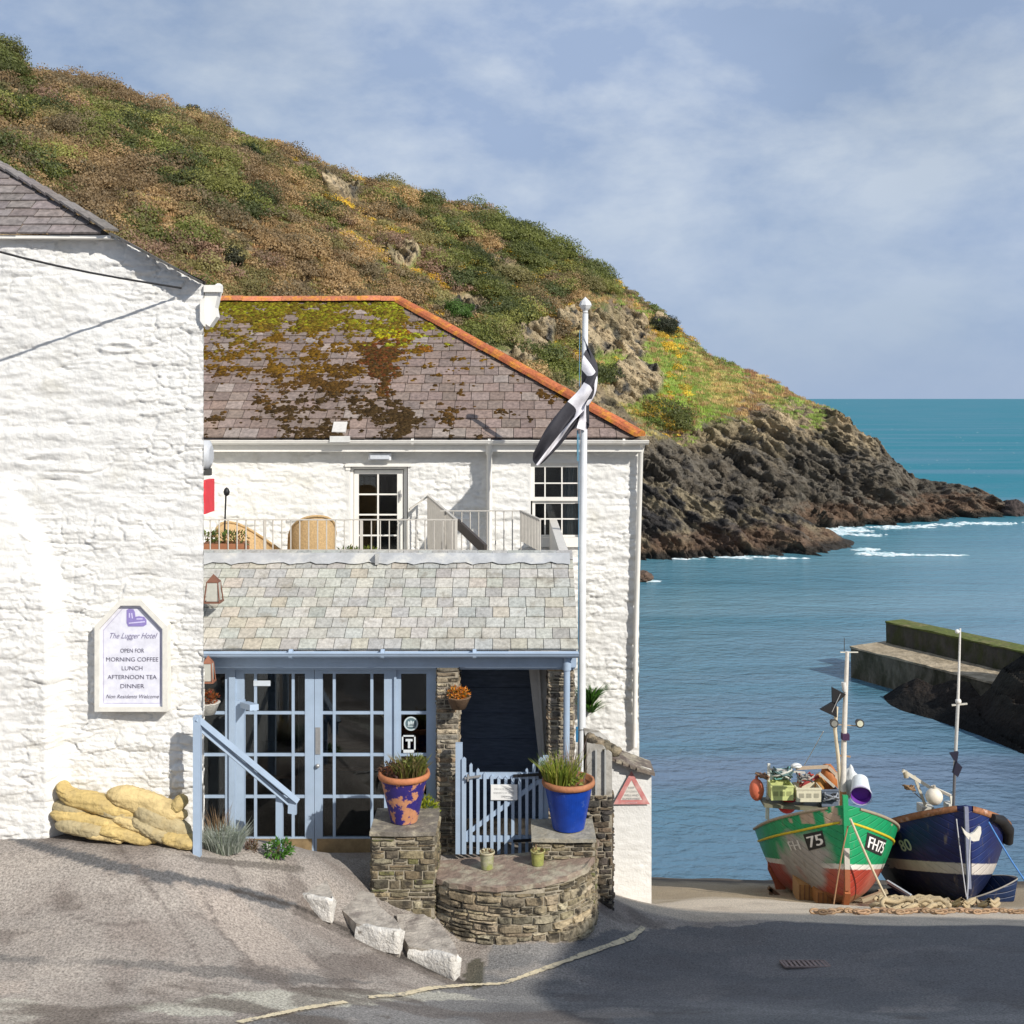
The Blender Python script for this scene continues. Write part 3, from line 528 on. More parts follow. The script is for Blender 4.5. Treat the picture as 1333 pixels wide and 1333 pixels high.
def reveals(b, o, y0, y1, col=None):
    x0, x1, z0, z1 = o
    for q in (((x0, y0, z0), (x0, y1, z0), (x0, y1, z1), (x0, y0, z1)), ((x1, y0, z0), (x1, y0, z1), (x1, y1, z1), (x1, y1, z0)), ((x0, y0, z1), (x0, y1, z1), (x1, y1, z1), (x1, y0, z1)), ((x0, y0, z0), (x1, y0, z0), (x1, y1, z0), (x0, y1, z0))):
        b.add(q, [(0, 1, 2, 3)], col, False)
def slates(b, O, ud, vd, poly, exp_, wd, th, colf, jit=.012, moss=None, tilt=.012):
    """courses of single slates on the plane O+u*ud+v*vd clipped by centre to a (u,v) outline"""
    O, ud, vd = Vector(O), Vector(ud).normalized(), Vector(vd).normalized(); n_ = ud.cross(vd)
    if n_.z < 0: n_ = -n_
    us_ = [p[0] for p in poly]; vs_ = [p[1] for p in poly]; r = 0; v = min(vs_)
    while v < max(vs_) - .01:
        u = min(us_) - wd * (r % 2) / 2 - random.random() * .03
        while u < max(us_):
            w_ = wd * random.uniform(.86, 1.14)
            u0, u1 = u, u + w_ - wd * .035
            vc = v + exp_ * .5
            row = [uu for uu in _cross(poly, vc)]
            if len(row) >= 2:
                a, c_ = max(u0, row[0]), min(u1, row[-1])
                if c_ - a > .03:
                    j = random.uniform(-jit, jit); k = random.uniform(0, .006); j2 = random.uniform(-jit, jit) * .5
                    def q(uu, vv, nn): return O + ud * uu + vd * vv + n_ * nn
                    vs8 = [q(a, v + j, th + tilt + k), q(c_, v + j + j2, th + tilt + k), q(c_, v + exp_ + .02, th * .6), q(a, v + exp_ + .02, th * .6), q(a, v + j, tilt * .2), q(c_, v + j + j2, tilt * .2)]
                    b.add(vs8, [(0, 1, 2, 3), (4, 5, 1, 0), (5, 2, 1), (4, 0, 3)], colf(a, v), False)
            u += w_
        v += exp_; r += 1
def _cross(poly, v):
    r = []
    for (a, b_) in zip(poly, poly[1:] + poly[:1]):
        if (a[1] > v) != (b_[1] > v): r.append(a[0] + (b_[0] - a[0]) * (v - a[1]) / (b_[1] - a[1]))
    return sorted(r)
def vary(c, a=.15): k = random.uniform(1 - a, 1 + a); return (c[0] * k * random.uniform(.96, 1.04), c[1] * k, c[2] * k * random.uniform(.96, 1.04))
# ---------------------------------------------------------------- left cottage
D1 = 11.5; lx = X(265, D1); lc = thing('white_cottage', 'large white painted rubble stone cottage end at left with grey slate half hip roof', 'house', (lx - 3, D1, 5))
def lctop(x): return np.where(x < X(150, D1), Z(309, D1), Z(309, D1) + (x - X(150, D1)) * (Z(369, D1) - Z(309, D1)) / (X(262, D1) - X(150, D1)))
def lcbulge(x, z):
    px = CX + x * F / D1; py = HY + (CZ - z) * F / D1; ed = np.interp(py, [640, 700, 760, 820, 1100], [20, 55, 78, 84, 84])
    b = .20 * sstep(ed + 8, ed - 16, px) * sstep(600, 760, py) + .05 * sstep(230, 0, px) * sstep(500, 300, py)
    q = np.hypot((px - 155) / 20, (py - 452) / 6); b = b + .03 * np.exp(-(q - 1) ** 2 * 6) * (py > 440)
    return b + .05 * fbm(x * 1.2, z * 1.0, o=3) * sstep(640, 760, py)
wallgrid('wall', -9.2, lx, 4.6, lctop, D1, m_white, lc, seed=1, extra=lcbulge, amp=1.5, res=.013)
sdv = Vector((-.2700, 1, 0)); b = MB(); zt_ = Z(369, D1)
p0 = Vector((lx, D1, 0)); p1 = p0 + sdv * 7.6
b.add([(p0.x, p0.y, 3), (p1.x, p1.y, 3), (p1.x, p1.y, zt_), (p0.x, p0.y, zt_)], [(0, 1, 2, 3)])
b.add([(-9.2, D1, 3), (-9.2, 20, 3), (-9.2, 20, 12), (-9.2, D1, 12)], [(0, 1, 2, 3)]); b.build('side_wall', m_white, lc)
b = MB(); xe = X(150, D1) + .01; hipv = Vector((0, 1.09, .92)); O_ = Vector((-9.2, D1 - .17, Z(308, D1) + .0))
hl = (Vector((-5.52, 12.42, 12.52)) - Vector((xe, D1 - .17, O_.z))); ulen = hipv.length
slates(b, O_, (1, 0, 0), hipv, [(0, 0), (xe + 9.2, 0), (xe + 9.2 - 3.2, 3.2 / 1.62 * 1.43 * .98), (0, 3.2 / 1.62 * 1.43 * .98)], .155, .275, .008, lambda u, v: vary((0.20, 0.17, 0.16), .2))
s_o = b.build('hip_slates', m_slate, lc)
b = MB(); b.box((-9.2, D1 - .15, Z(309, D1) + .0), (xe, D1 + .1, Z(309, D1) - .03), (.6, .58, .52))
b.build('soffit', m_wgloss, lc)
b = MB()   # mitred slate hip edge and the verge slates
h0 = Vector((xe + .02, D1 - .19, O_.z + .02)); h1 = Vector((-5.52, 12.42, 12.50)); h2 = h0 + (h1 - h0) * 2
for i in range(16):
    a = h0 + (h2 - h0) * (i / 16); c_ = h0 + (h2 - h0) * ((i + 1.04) / 16); b.bar(a + Vector((0, 0, .02)), c_ + Vector((0, 0, .035)), .17, .022, vary((0.19, 0.165, 0.15), .15), up=(0, 0, 1))
v0 = Vector((X(150, D1), D1 - .10, Z(308, D1) + .01)); v1 = Vector((X(264, D1), D1 - .10, Z(369.5, D1) + .01))
for i in range(9):
    a = v0 + (v1 - v0) * (i / 9); c_ = v0 + (v1 - v0) * ((i + 1.05) / 9); b.bar(a, c_, .16, .02, vary((0.085, 0.08, 0.075), .2), up=(0, 0, 1))
b.build('verge_slates', m_slate, lc)
b = MB(); e0 = Vector((lx + .02, D1, zt_ + .02)); e1 = e0 + sdv * 7.2; r0 = Vector((-6.4, 11.9, 13.1)); r1 = Vector((-8.4, 19.1, 13.1))
va = v0 + Vector((0, .12, -.02)); b.add([va, e0, e0 + sdv * 7, va + sdv * 7], [(0, 1, 2, 3)], (0.1, 0.09, 0.09), False); b.add([h2, va, va + sdv * 7, h2 + sdv * 6], [(0, 1, 2, 3)], (0.1, 0.09, 0.09), False); b.build('roof', m_slate, lc)
b = MB(); gp = [e0 + Vector((.10, .02 + 0, -.02)), e0 + Vector((.06, 0, -.02)) + sdv * 7]
b.tube([gp[0] + Vector((0, .1, -.03)), gp[1]], .045, 10); b.pbox(265, 287, 371, 380, D1 - .02, .10); b.prism([(X(266, D1), Z(379, D1)), (X(284, D1), Z(379, D1)), (X(279, D1), Z(400, D1)), (X(281, D1), Z(412, D1)), (X(272, D1), Z(425, D1)), (X(263, D1), Z(418, D1))], D1 + .02, D1 + .16)
b.prism([(X(262, D1), Z(392, D1)), (X(268, D1), Z(388, D1)), (X(267, D1), Z(425, D1)), (X(262, D1), Z(418, D1))], D1 - .05, D1 + .02)
b.build('eaves_gutter', m_wgloss, lc)
# alarm box + red sign on the receding side wall
def onside(t, z, o): p = p0 + sdv * t; return Vector((p.x + o, p.y + .27 * o, z))
t = thing('alarm_box', 'round grey siren box on the cottage side wall above the terrace', 'alarm', onside(3.6, Z(596, 15.1), .06))
b = MB(); c_ = onside(3.6, Z(592, 15.1), .05); b.tube([c_ + Vector((-.05, 0, 0)), c_ + Vector((.03, 0, 0)), c_ + Vector((.06, 0, 0))], [.19, .19, .12], 20, (.45, .47, .50)); b.build('cover', m_vc, t)
b = MB(); b.box(c_ + Vector((-.04, -.06, -.27)), c_ + Vector((.05, .06, -.18)), (.05, .05, .05)); b.build('strobe', m_vc, t)
t = thing('red_sign', 'red sign panel seen edge on, fixed to the side wall of the left cottage', 'sign', onside(2.6, Z(646, 14.1), .04))
b = MB(); c_ = onside(2.6, Z(646, 14.1), .045); b.box(c_ + Vector((-.03, -.22, -.2)), c_ + Vector((.035, .22, .2)), (.62, .035, .05)); b.build('panel', m_vc, t)
# ---------------------------------------------------------------- main cottage
D2 = 18.7; hx1 = X(832, D2); hc_ = thing('hotel_house', 'white painted stone house with mossy slate hip roof and orange ridge tiles', 'house', (-2, D2, 3))
dop = (X(455, D2), X(531, D2), 7.2, Z(607, D2)); wop = (X(691, D2), X(757, D2), Z(703, D2), Z(603, D2))
wallgrid('wall', -5.7, hx1, 2.3, 9.32, D2, m_white, hc_, res=.02, openings=(dop, wop), seed=4, amp=1.9)
b = MB(); b.add([(hx1, D2, 2), (hx1, 25.5, 2), (hx1, 25.5, 9.3), (hx1, D2, 9.3)], [(0, 1, 2, 3)]); b.add([(hx1, 25.5, 2), (-9, 25.5, 2), (-9, 25.5, 9.3), (hx1, 25.5, 9.3)], [(0, 1, 2, 3)])
b.add([(-9, 25.5, 2), (-9, D2, 2), (-9, D2, 9.3), (-9, 25.5, 9.3)], [(0, 1, 2, 3)]); b.add([(-9, D2, 2), (-5.7, D2, 2), (-5.7, D2, 9.3), (-9, D2, 9.3)], [(0, 1, 2, 3)])
reveals(b, dop, D2, D2 + .2); reveals(b, wop, D2, D2 + .16); b.build('side_wall', m_white, hc_)
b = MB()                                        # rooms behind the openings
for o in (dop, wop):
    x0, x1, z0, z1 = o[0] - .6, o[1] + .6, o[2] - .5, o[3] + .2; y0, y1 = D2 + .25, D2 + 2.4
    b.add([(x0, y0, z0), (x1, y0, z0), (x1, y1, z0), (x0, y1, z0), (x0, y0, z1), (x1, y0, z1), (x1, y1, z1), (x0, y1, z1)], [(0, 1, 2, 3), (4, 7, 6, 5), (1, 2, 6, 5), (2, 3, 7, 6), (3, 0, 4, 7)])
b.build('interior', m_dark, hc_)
dr = MB(); dd = D2 + .10
def sash(b, x0, x1, y0, y1, xs__, ys__, d, th, fr, mun): # frame and glazing bars in photo pixels at depth d
    b.pbox(x0, x0 + fr, y0, y1, d, th); b.pbox(x1 - fr, x1, y0, y1, d, th); b.pbox(x0 + fr, x1 - fr, y0, y0 + fr, d, th); b.pbox(x0 + fr, x1 - fr, y1 - fr, y1, d, th)
    for x in xs__: b.pbox(x - mun / 2, x + mun / 2, y0 + fr, y1 - fr, d + .004, th - .01)
    for y in ys__: b.pbox(x0 + fr, x1 - fr, y - mun / 2, y + mun / 2, d + .006, th - .014)
door = MB(); door.pbox(456, 460, 608, 745, dd - .03, .10); door.pbox(526, 530, 608, 745, dd - .03, .10); door.pbox(460, 526, 608, 611, dd - .03, .10)
fr_o = door.build('door_frame', m_wgloss, hc_)
door = MB(); door.pbox(461, 467, 612, 744, dd, .05); door.pbox(517, 525, 612, 744, dd, .05); door.pbox(467, 517, 612, 617, dd, .05); door.pbox(467, 517, 730, 744, dd, .05)
door.pbox(491, 493.2, 617, 730, dd + .008, .03)
for y in (643.5, 670, 697): door.pbox(467, 517, y - 1, y + 1, dd + .010, .026)
d_o = door.build('door', m_wgloss, hc_); b = MB(); b.pbox(467, 517, 617, 730, dd + .02, .006); b.build('pane', m_glass, d_o)
b = MB(); b.bar(P(521, 638, dd - .03), P(521, 652, dd - .03), .015, .015, (.5, .5, .5)); b.pbox(519, 523, 643, 647, dd - .02, .02, (.5, .5, .5)); b.build('handle', m_metal, d_o)
b = MB(); b.pbox(450, 456, 604, 612, D2 - .01, .03); b.pbox(449, 536, 604.5, 607.5, D2 - .035, .05); b.build('door_head', m_wgloss, hc_)
win = MB(); wd_ = D2 + .06
sash(win, 691, 757, 603, 652, (709.5, 731.5), (629,), wd_, .05, 5, 1.7); wo1 = win.build('upper_sash', m_wgloss, hc_)
win = MB(); sash(win, 693, 757, 652, 700, (709.5, 731.5), (675.5,), wd_ + .045, .04, 3.6, 1.7); wo2 = win.build('lower_sash', m_wgloss, hc_)
b = MB(); b.pbox(696, 752, 608, 647, wd_ + .02, .005); b.build('pane', m_glass, wo1); b = MB(); b.pbox(697, 753, 656, 697, wd_ + .065, .005); b.build('pane', m_glass, wo2)
b = MB(); b.pbox(686, 758, 700, 712, D2 - .05, .12); b.build('window_sill', m_wgloss, hc_)
b = MB(); cur = []
for i in range(14): cur.append((X(730 + i * 2, D2 + .3), D2 + .28 + .03 * (i % 2)))
vs_ = [(x, y, Z(700, D2)) for x, y in cur] + [(x, y, Z(604, D2)) for x, y in cur]; b.add(vs_, [(i, i + 1, 15 + i, 14 + i) for i in range(13)], (.32, .33, .30), False); b.build('curtain', m_vc, hc_)
# gutter, fascia, downpipes
ey = D2 - .36; ez = Z(573, ey)
b = MB(); b.box((-6.2, D2 - .22, ez - .19), (hx1 + .03, D2 - .19, ez - .02)); b.box((-6.2, D2 - .20, ez - .19), (hx1 + .02, D2 + .0, ez - .165)); b.build('fascia', m_wgloss, hc_)
def halfgutter(x0, x1, y, z, r, mat, parent, name='gutter', n_=10, joints=()):
    b = MB(); vs = []; fs = []; xs_ = [x0, x1]
    for x in xs_:
        for k in range(n_ + 1): a = math.pi + math.pi * k / n_; vs.append((x, y + r * math.cos(a), z + r * math.sin(a)))
        for k in range(n_, -1, -1): a = math.pi + math.pi * k / n_; vs.append((x, y + (r - .006) * math.cos(a), z + (r - .006) * math.sin(a)))
    m_ = 2 * n_ + 2
    for k in range(m_): fs.append((k, (k + 1) % m_, m_ + (k + 1) % m_, m_ + k))
    b.add(vs, fs, smooth=False); b.tube([(x0, y - r, z + .002), (x1, y - r, z + .002)], .009, 6)
    for j in joints: b.tube([(j - .02, y, z - .018), (j + .02, y, z - .018)], [r - .006] * 2, 14)
    return b.build(name, mat, parent)
g_o = halfgutter(-5.3, hx1 + .12, D2 - .29, ez - .01, .065, m_wgloss, hc_, joints=[X(537, 18.4), X(637, 18.4), X(812, 18.4)])
b = MB(); q = [P(637, 578, 18.5), P(637, 600, 18.62), P(637, 700, 18.62), P(637, 745, 18.62)]; b.tube(q, .045, 10); b.tube([P(637, 576, 18.45), P(637, 590, 18.55)], .062, 10); b.build('downpipe', m_wgloss, hc_)
b = MB(); b.tube([P(837, 577, 18.45), P(834, 590, 18.6), P(828, 820, 18.62), P(826, 972, 18.62)], .042, 10); b.build('downpipe', m_wgloss, hc_)
# roof
ry0, rz0 = D2 - .33, Z(570.5, D2 - .33); ry1 = 22.1; rz1 = Z(392, 22.1); sv = Vector((0, ry1 - ry0, rz1 - rz0)); SL = sv.length
xc_ = X(836, ry0); xr_ = X(519, ry1); OR = Vector((-9, ry0, rz0)); rpoly = [(0, 0), (xc_ + 9, 0), (xr_ + 9, SL), (0, SL)]
b = MB(); mossn = {}
def rcol(u, v):
    c_ = vary((0.205, 0.155, 0.132), .20)
    if random.random() < .08: c_ = vary((0.27, 0.22, 0.195), .1)
    return c_
slates(b, OR, (1, 0, 0), sv, rpoly, SL / 17.0, .275, .013, rcol); b.build('roof_slates', m_slate, hc_)
b = MB(); e_ = Vector((xc_, ry0, rz0)); f_ = Vector((xr_, ry1, rz1)); g_ = Vector((xc_, 25.8, rz0))
dn_ = Vector((0, 0, -.03)); b.add([Vector((-9, ry0, rz0)) + dn_, e_ + dn_, f_ + dn_, Vector((-9, ry1, rz1)) + dn_], [(0, 1, 2, 3)], (.1, .09, .09), False)
b.add([e_, g_, f_], [(0, 1, 2)], (.14, .11, .11), False); b.add([g_, Vector((-9, 25.8, rz0)), Vector((-9, ry1, rz1)), f_], [(0, 1, 2, 3)], (.14, .11, .11), False); b.build('roof', m_slate, hc_)
m_ridge = M('ridge_tile_clay', None, .8, ns=25, na=.35, bs=40, bd=.006, dirt=((0.60, 0.26, 0.03), 6, .48, .66))
b = MB()
def ridge(a, c_, n_, up, r=.115, col=(0.50, 0.135, 0.035)):
    a, c_ = Vector(a), Vector(c_)
    for i in range(n_):
        s0 = a + (c_ - a) * (i / n_); s1 = a + (c_ - a) * ((i + .985) / n_); t_ = (c_ - a).normalized(); s_ = t_.cross(Vector(up)).normalized(); u_ = s_.cross(t_); k = random.uniform(-.006, .006)
        cc_ = vary(col, .2); vs = []
        for p in (s0, s1):
            for j in range(7): an = math.pi * j / 6 * 1.0; vs.append(p + s_ * math.cos(an) * r * 1.25 + u_ * (math.sin(an) * r * .9 - .03 + k))
        b.add(vs, [(j, j + 1, 8 + j, 7 + j) for j in range(6)] + [(0, 1, 2, 3, 4, 5, 6), (13, 12, 11, 10, 9, 8, 7)], cc_, False)
ridge((X(265, ry1) - 1.5, ry1, rz1 + .03), (xr_ + .05, ry1, rz1 + .03), 14, (0, 0, 1), col=(0.50, 0.17, 0.085)); ridge((xr_, ry1, rz1 + .03), (xc_ - .02, ry0 + .0, rz0 + .06), 17, (0, 0, 1), col=(0.40, 0.115, 0.045))
b.build('ridge_tiles', m_ridge, hc_)
b = MB(); b.obox(OR + sv * .05 + Vector((X(440, ry0) + 9, 0, .03)), (.11, .14, .03), Matrix.Rotation(math.atan2(sv.z, sv.y), 3, 'X'), (.55, .53, .5)); b.box((X(430, ry0), ry0 - .06, rz0 - .06), (X(456, ry0), ry0 + .05, rz0 + .035), (.6, .6, .58)); b.build('roof_vent', m_vc, hc_)
# moss on the slates: real cushions
nrm = Vector((1, 0, 0)).cross(sv.normalized()); m_moss = M('moss', None, 1.0, ns=30, na=.5, bs=60, bd=.02, spec=.1)
b = MB(); svn = sv.normalized(); cnt = 0
def lump(p, r, h, col):
    n_ = 7; vs = [p + nrm * h]; ring = []
    for q_, hh in ((.6, .75), (1.0, 0.0)):
        for k in range(n_): a = 6.283 * k / n_ + random.random() * .4; rr = r * q_ * random.uniform(.75, 1.25); vs.append(p + Vector((1, 0, 0)) * math.cos(a) * rr + svn * math.sin(a) * rr * .8 + nrm * (h * hh + .004))
    fs = [(0, 1 + k, 1 + (k + 1) % n_) for k in range(n_)] + [(1 + k, 8 + k, 8 + (k + 1) % n_, 1 + (k + 1) % n_) for k in range(n_)]
    b.add(vs, fs, col, True)
for _ in range(64000):
    px = random.uniform(264, 760); v = random.random() * SL; pt = OR + svn * v
    x = X(px, pt.y); u = x + 9; row = _cross(rpoly, v)
    if not row or u > row[-1] - .1: continue
    f = v / SL; pyv = HY + (CZ - pt.z) * F / pt.y
    n__ = float(fbm(x * 1.7, v * 1.7, 3.3, o=4)); n3_ = float(fbm(x * 2.6 + 9, v * 2.6, 8.3, o=3)); pxo = px; px = px + 70 * n3_; top = max(0, min(1, (f - .60 + .7 * n3_) / .30)) if px < 550 else 0
    band = math.exp(-((px - 522 + (1 - f) * 12) / 30) ** 2) * 1.15 * (px < 560); mid = math.exp(-((px - 415) / 85) ** 2) * .80
    lf = .62 if px < 330 else .30; n__ = float(fbm(x * 1.7, v * 1.7, 3.3, o=4)); n2_ = float(fbm(x * 6, v * 6, 1.3, o=2))
    dens = max(top * 1.15, band, mid * (.4 + .6 * (1 - abs(f - .35))), lf * (.5 + .5 * f), .05 if px < 620 else .012) + n__ * .95 + n2_ * .75 - .36
    fr = (v / (SL / 17.0)) % 1.0; edge = 1.0 if (fr < .22 or fr > .86) else .35
    if dens * (edge + max(0, dens - .45) * 1.6) < random.random() * .9: continue
    hue = f + .25 * n__ - .45 * band * (1 - f) - .12 * mid + random.gauss(0, .05)
    if hue > .80: c_ = random.choice([(0.15, 0.12, 0.012), (0.17, 0.15, 0.012), (0.11, 0.075, 0.01), (0.21, 0.21, 0.015)])
    elif hue > .62: c_ = random.choice([(0.15, 0.10, 0.012), (0.10, 0.062, 0.012), (0.17, 0.13, 0.015)])
    elif hue > .42: c_ = (0.14, 0.075, 0.010)
    elif hue > .2: c_ = (0.085, 0.045, 0.012)
    else: c_ = (0.055, 0.034, 0.014)
    if band > .7 and .25 < f < .75: c_ = random.choice([(0.12, 0.04, 0.014), (0.09, 0.045, 0.012), (0.06, 0.035, 0.012)]) if f < .62 + .2 * n3_ else ((0.30, 0.27, 0.012) if f > .68 and random.random() < .7 else (0.17, 0.07, 0.01))
    if px > 495 and f > .62 and n__ > -.1 and random.random() < .6: c_ = random.choice([(0.24, 0.26, 0.02), (0.17, 0.15, 0.015), (0.11, 0.08, 0.012)])
    r = random.uniform(.018, .045) * (1 + .4 * max(0, dens)); lump(Vector((x, pt.y, pt.z)) + nrm * .012, r, r * random.uniform(.4, .75), vary(tuple(q_ * .92 for q_ in c_), .4)); cnt += 1
print('moss lumps', cnt)
b.build('moss', m_moss, hc_)
# lamp over the terrace door
t = thing('bulkhead_light', 'small white box light on the wall above the terrace door', 'wall light', P(492, 600, D2)); b = MB(); b.pbox(480, 509, 590, 599, D2 - .13, .12, (.72, .73, .74)); b.build('housing', m_vc, t)
b = MB(); b.pbox(482, 507, 592, 597.5, D2 - .155, .025, (.55, .58, .62)); b.build('diffuser', m_vc, t)
# ================================================================== porch with slate roof, terrace on top
D3 = 13.2; po = thing('hotel_porch', 'powder blue glazed porch with pale hung slate roof under the terrace', 'porch', (-1.4, D3, 4.6))
px0, px1 = X(240, D3), X(750, D3); gy = D3 - .1; gzv = Z(846, gy)
sv2 = Vector((0, 14.6 - gy, 8.02 - gzv)); S2 = sv2.length
b = MB()
def pcol(u, v):
    r = random.random()
    if v > S2 * .86: return vary((0.33, 0.335, 0.32), .12)
    if r < .25: return vary((0.44, 0.43, 0.385), .08)
    if r < .5: return vary((0.36, 0.36, 0.34), .10)
    if r < .60: return vary((0.41, 0.38, 0.32), .08)
    if r < .68: return vary((0.33, 0.32, 0.30), .08)
    return vary((0.40, 0.395, 0.36), .11)
xa = px0 - .35; slates(b, (xa, gy, gzv), (1, 0, 0), sv2, [(0, 0), (px1 - xa + .02, 0), (X(742, 14.6) - xa + .03, S2), (0, S2)], S2 / 9.6, .205, .009, pcol, jit=.006, tilt=.010)
m_pslate = M('pale_slate', None, .8, ns=24, na=.30, bs=40, bd=.006, dirt=((0.25, 0.23, 0.19), 4, .54, .72), stretch=(1, 1, .5)); b.build('roof_slates', m_pslate, po)
b = MB(); b.add([(xa, gy, gzv - .03), (px1, gy, gzv - .03), (px1, 14.62, 7.96), (xa, 14.62, 7.96)], [(0, 1, 2, 3)]); b.add([(px1 - .01, gy + .02, gzv - .04), (px1 - .01, 14.62, 7.97), (px1 - .01, 18.7, 7.97), (px1 - .01, 18.7, gzv - .04)], [(0, 1, 2, 3)], (.5, .49, .45)); b.build('roof_deck', m_white, po)
m_lead = M('lead_flashing', (0.40, 0.41, 0.42), .6, ns=4, na=.2, bs=9, bd=.015, dirt=((0.52, 0.50, 0.44), 2, .5, .7))
b = MB(); xe2 = X(741, 14.65)
b.box((px0 - .4, 14.58, 7.1), (xe2, 14.80, 8.045)); n_ = 60; vs = []
for i in range(n_ + 1):
    x = px0 - .4 + (xe2 - px0 + .4) * i / n_; k = .02 * math.sin(i * 1.35) + .012 * math.sin(i * 2.9)
    vs += [(x, 14.575, 8.05), (x, 14.50, 8.02 + .006 * math.sin(i)), (x, 14.40 + k, 7.945 + k * .5)]
b.add(vs, [(3 * i + j, 3 * i + 3 + j, 3 * i + 4 + j, 3 * i + 1 + j) for i in range(n_) for j in (0, 1)], smooth=True); b.box((X(490, 14.5), 14.36, 7.93), (X(494, 14.5), 14.57, 8.06)); b.build('flashing', m_lead, po)
b = MB(); b.box((-5.3, 14.8, 7.05), (xe2, D2, 7.2), (.3, .3, .29)); b.box((xe2 - .12, 14.8, 7.2), (xe2, D2, 8.04), (.6, .58, .54)); b.build('terrace_floor', m_vc, po)
halfgutter(px0, px1 + .02, gy - .06, gzv - .015, .062, m_blue, po, joints=[X(380, 13.1), X(499, 13.1), X(618, 13.1)])
b = MB(); b.box((px0 - .1, D3 - .035, Z(868, D3)), (px1, D3 + .02, Z(849, D3))); b.box((px0 - .1, D3 + .02, Z(872, D3)), (px1 - .02, D3 + .28, Z(862, D3))); b.build('fascia', m_blue, po)
# french doors
dz = D3 + .16
def leaf(name, x0, x1, cols, panes, kick=True):
    b = MB(); yb = 1112; b.pbox(x0, panes[0], 872, yb, dz, .05); b.pbox(panes[1], x1, 872, yb, dz, .05); b.pbox(panes[0], panes[1], 872, 877, dz, .05); b.pbox(panes[0], panes[1], 1090, yb, dz, .05)
    for x in cols: b.pbox(x - 1.8, x + 1.8, 877, 1090, dz + .004, .04)
    for y in (928, 982.5, 1037): b.pbox(panes[0], panes[1], y - 1.9, y + 1.9, dz + .007, .034)
    o = b.build(name, m_blue, po); b = MB(); b.pbox(panes[0], panes[1], 877, 1090, dz + .022, .005); b.build('pane', m_glass, o)
    if kick: b = MB(); b.pbox(x0 + 3, x1 - 3, 1092, 1110, dz - .006, .006, (.40, .29, .16)); b.build('kick_plate', m_brass, o)
    return o
m_brass = M('dull_brass', None, .45, ns=12, na=.25, metal=.5)
d1 = leaf('french_door', 306, 409, (332.5, 381.5), (318, 397)); d2 = leaf('french_door', 409.6, 513, (435, 484), (420, 500)); s1_ = leaf('side_light', 516, 562, (), (522, 555), False); s2_ = leaf('side_light', 258, 298, (), (263, 293), False)
b = MB(); b.pbox(298, 306, 868, 1112, dz - .03, .12); b.pbox(513, 516, 868, 1112, dz - .03, .12); b.pbox(562, 568, 868, 1112, dz - .03, .12); b.pbox(240, 258, 868, 1112, dz - .02, .10); b.pbox(240, 568, 866, 872, dz - .035, .12); b.build('door_frame', m_blue, po)
b = MB(); b.pbox(410.5, 417, 947, 982, dz - .008, .008, (.42, .44, .42)); b.build('push_plate', m_metal, d2); b = MB(); b.ball(P(413.5, 997, dz - .02), .026, 10, (.5, .5, .5)); b.build('knob', m_metal, d2)
b = MB(); b.pbox(330, 352, 886, 893, dz - .004, .004, (.55, .6, .66)); b.build('sticker', m_vc, d1)
b = MB(); c_ = P(535, 942, dz - .003); n_ = 24
ring = [c_ + Vector((math.cos(6.283 * i / n_) * .082, 0, math.sin(6.283 * i / n_) * .082)) for i in range(n_)]; r2 = [c_ + Vector((math.cos(6.283 * i / n_) * .066, 0, math.sin(6.283 * i / n_) * .066)) for i in range(n_)]
b.add(ring + r2, [(i, (i + 1) % n_, n_ + (i + 1) % n_, n_ + i) for i in range(n_)], (.5, .58, .6), False); b.add([p + Vector((0, .002, 0)) for p in r2], [tuple(range(n_))], (.10, .16, .18), False)
for k in (-1, 0, 1): b.ball(c_ + Vector((k * .026, -.004, .012 - abs(k) * .008)), (.014, .002, .026), 8, (.5, .58, .6))
b.box(c_ + Vector((-.04, -.004, -.035)), c_ + Vector((.04, -.002, -.024)), (.5, .58, .6)); b.build('round_sticker', m_vc, s1_)
b = MB(); 
for (xa_, ya_, xb_, yb_) in ((523, 957, 541, 959), (523, 957, 525, 980), (539, 957, 541, 980), (523, 976, 541, 980), (528, 962, 537, 965), (531, 965, 534, 974)): b.pbox(xa_, xb_, ya_, yb_, dz - .004, .003, (.62, .66, .68))
b.build('t_sticker', m_vc, s1_)
b = MB(); b.box((px0 - .2, dz - .12, 4.55), (X(568, D3), dz + .2, Z(1113, dz))); b.build('threshold', M('step_stone', (.30, .28, .25), .85, ns=8, na=.3, bs=20, bd=.01), po)
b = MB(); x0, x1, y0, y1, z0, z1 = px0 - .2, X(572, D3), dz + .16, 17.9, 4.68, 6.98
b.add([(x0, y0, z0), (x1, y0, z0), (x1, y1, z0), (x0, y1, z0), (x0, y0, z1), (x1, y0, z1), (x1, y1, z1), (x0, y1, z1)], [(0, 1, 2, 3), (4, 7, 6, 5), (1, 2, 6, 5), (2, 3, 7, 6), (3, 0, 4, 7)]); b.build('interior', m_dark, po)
b = MB()
for px_, w_ in ((300, 16), (388, 12), (505, 12)):
    for i in range(5): b.pbox(px_ + i * w_ / 5, px_ + (i + .8) * w_ / 5, 880, 1100, dz + .22 + .02 * (i % 2), .02, (.17, .15, .13))
b.build('curtain', m_vc, po)
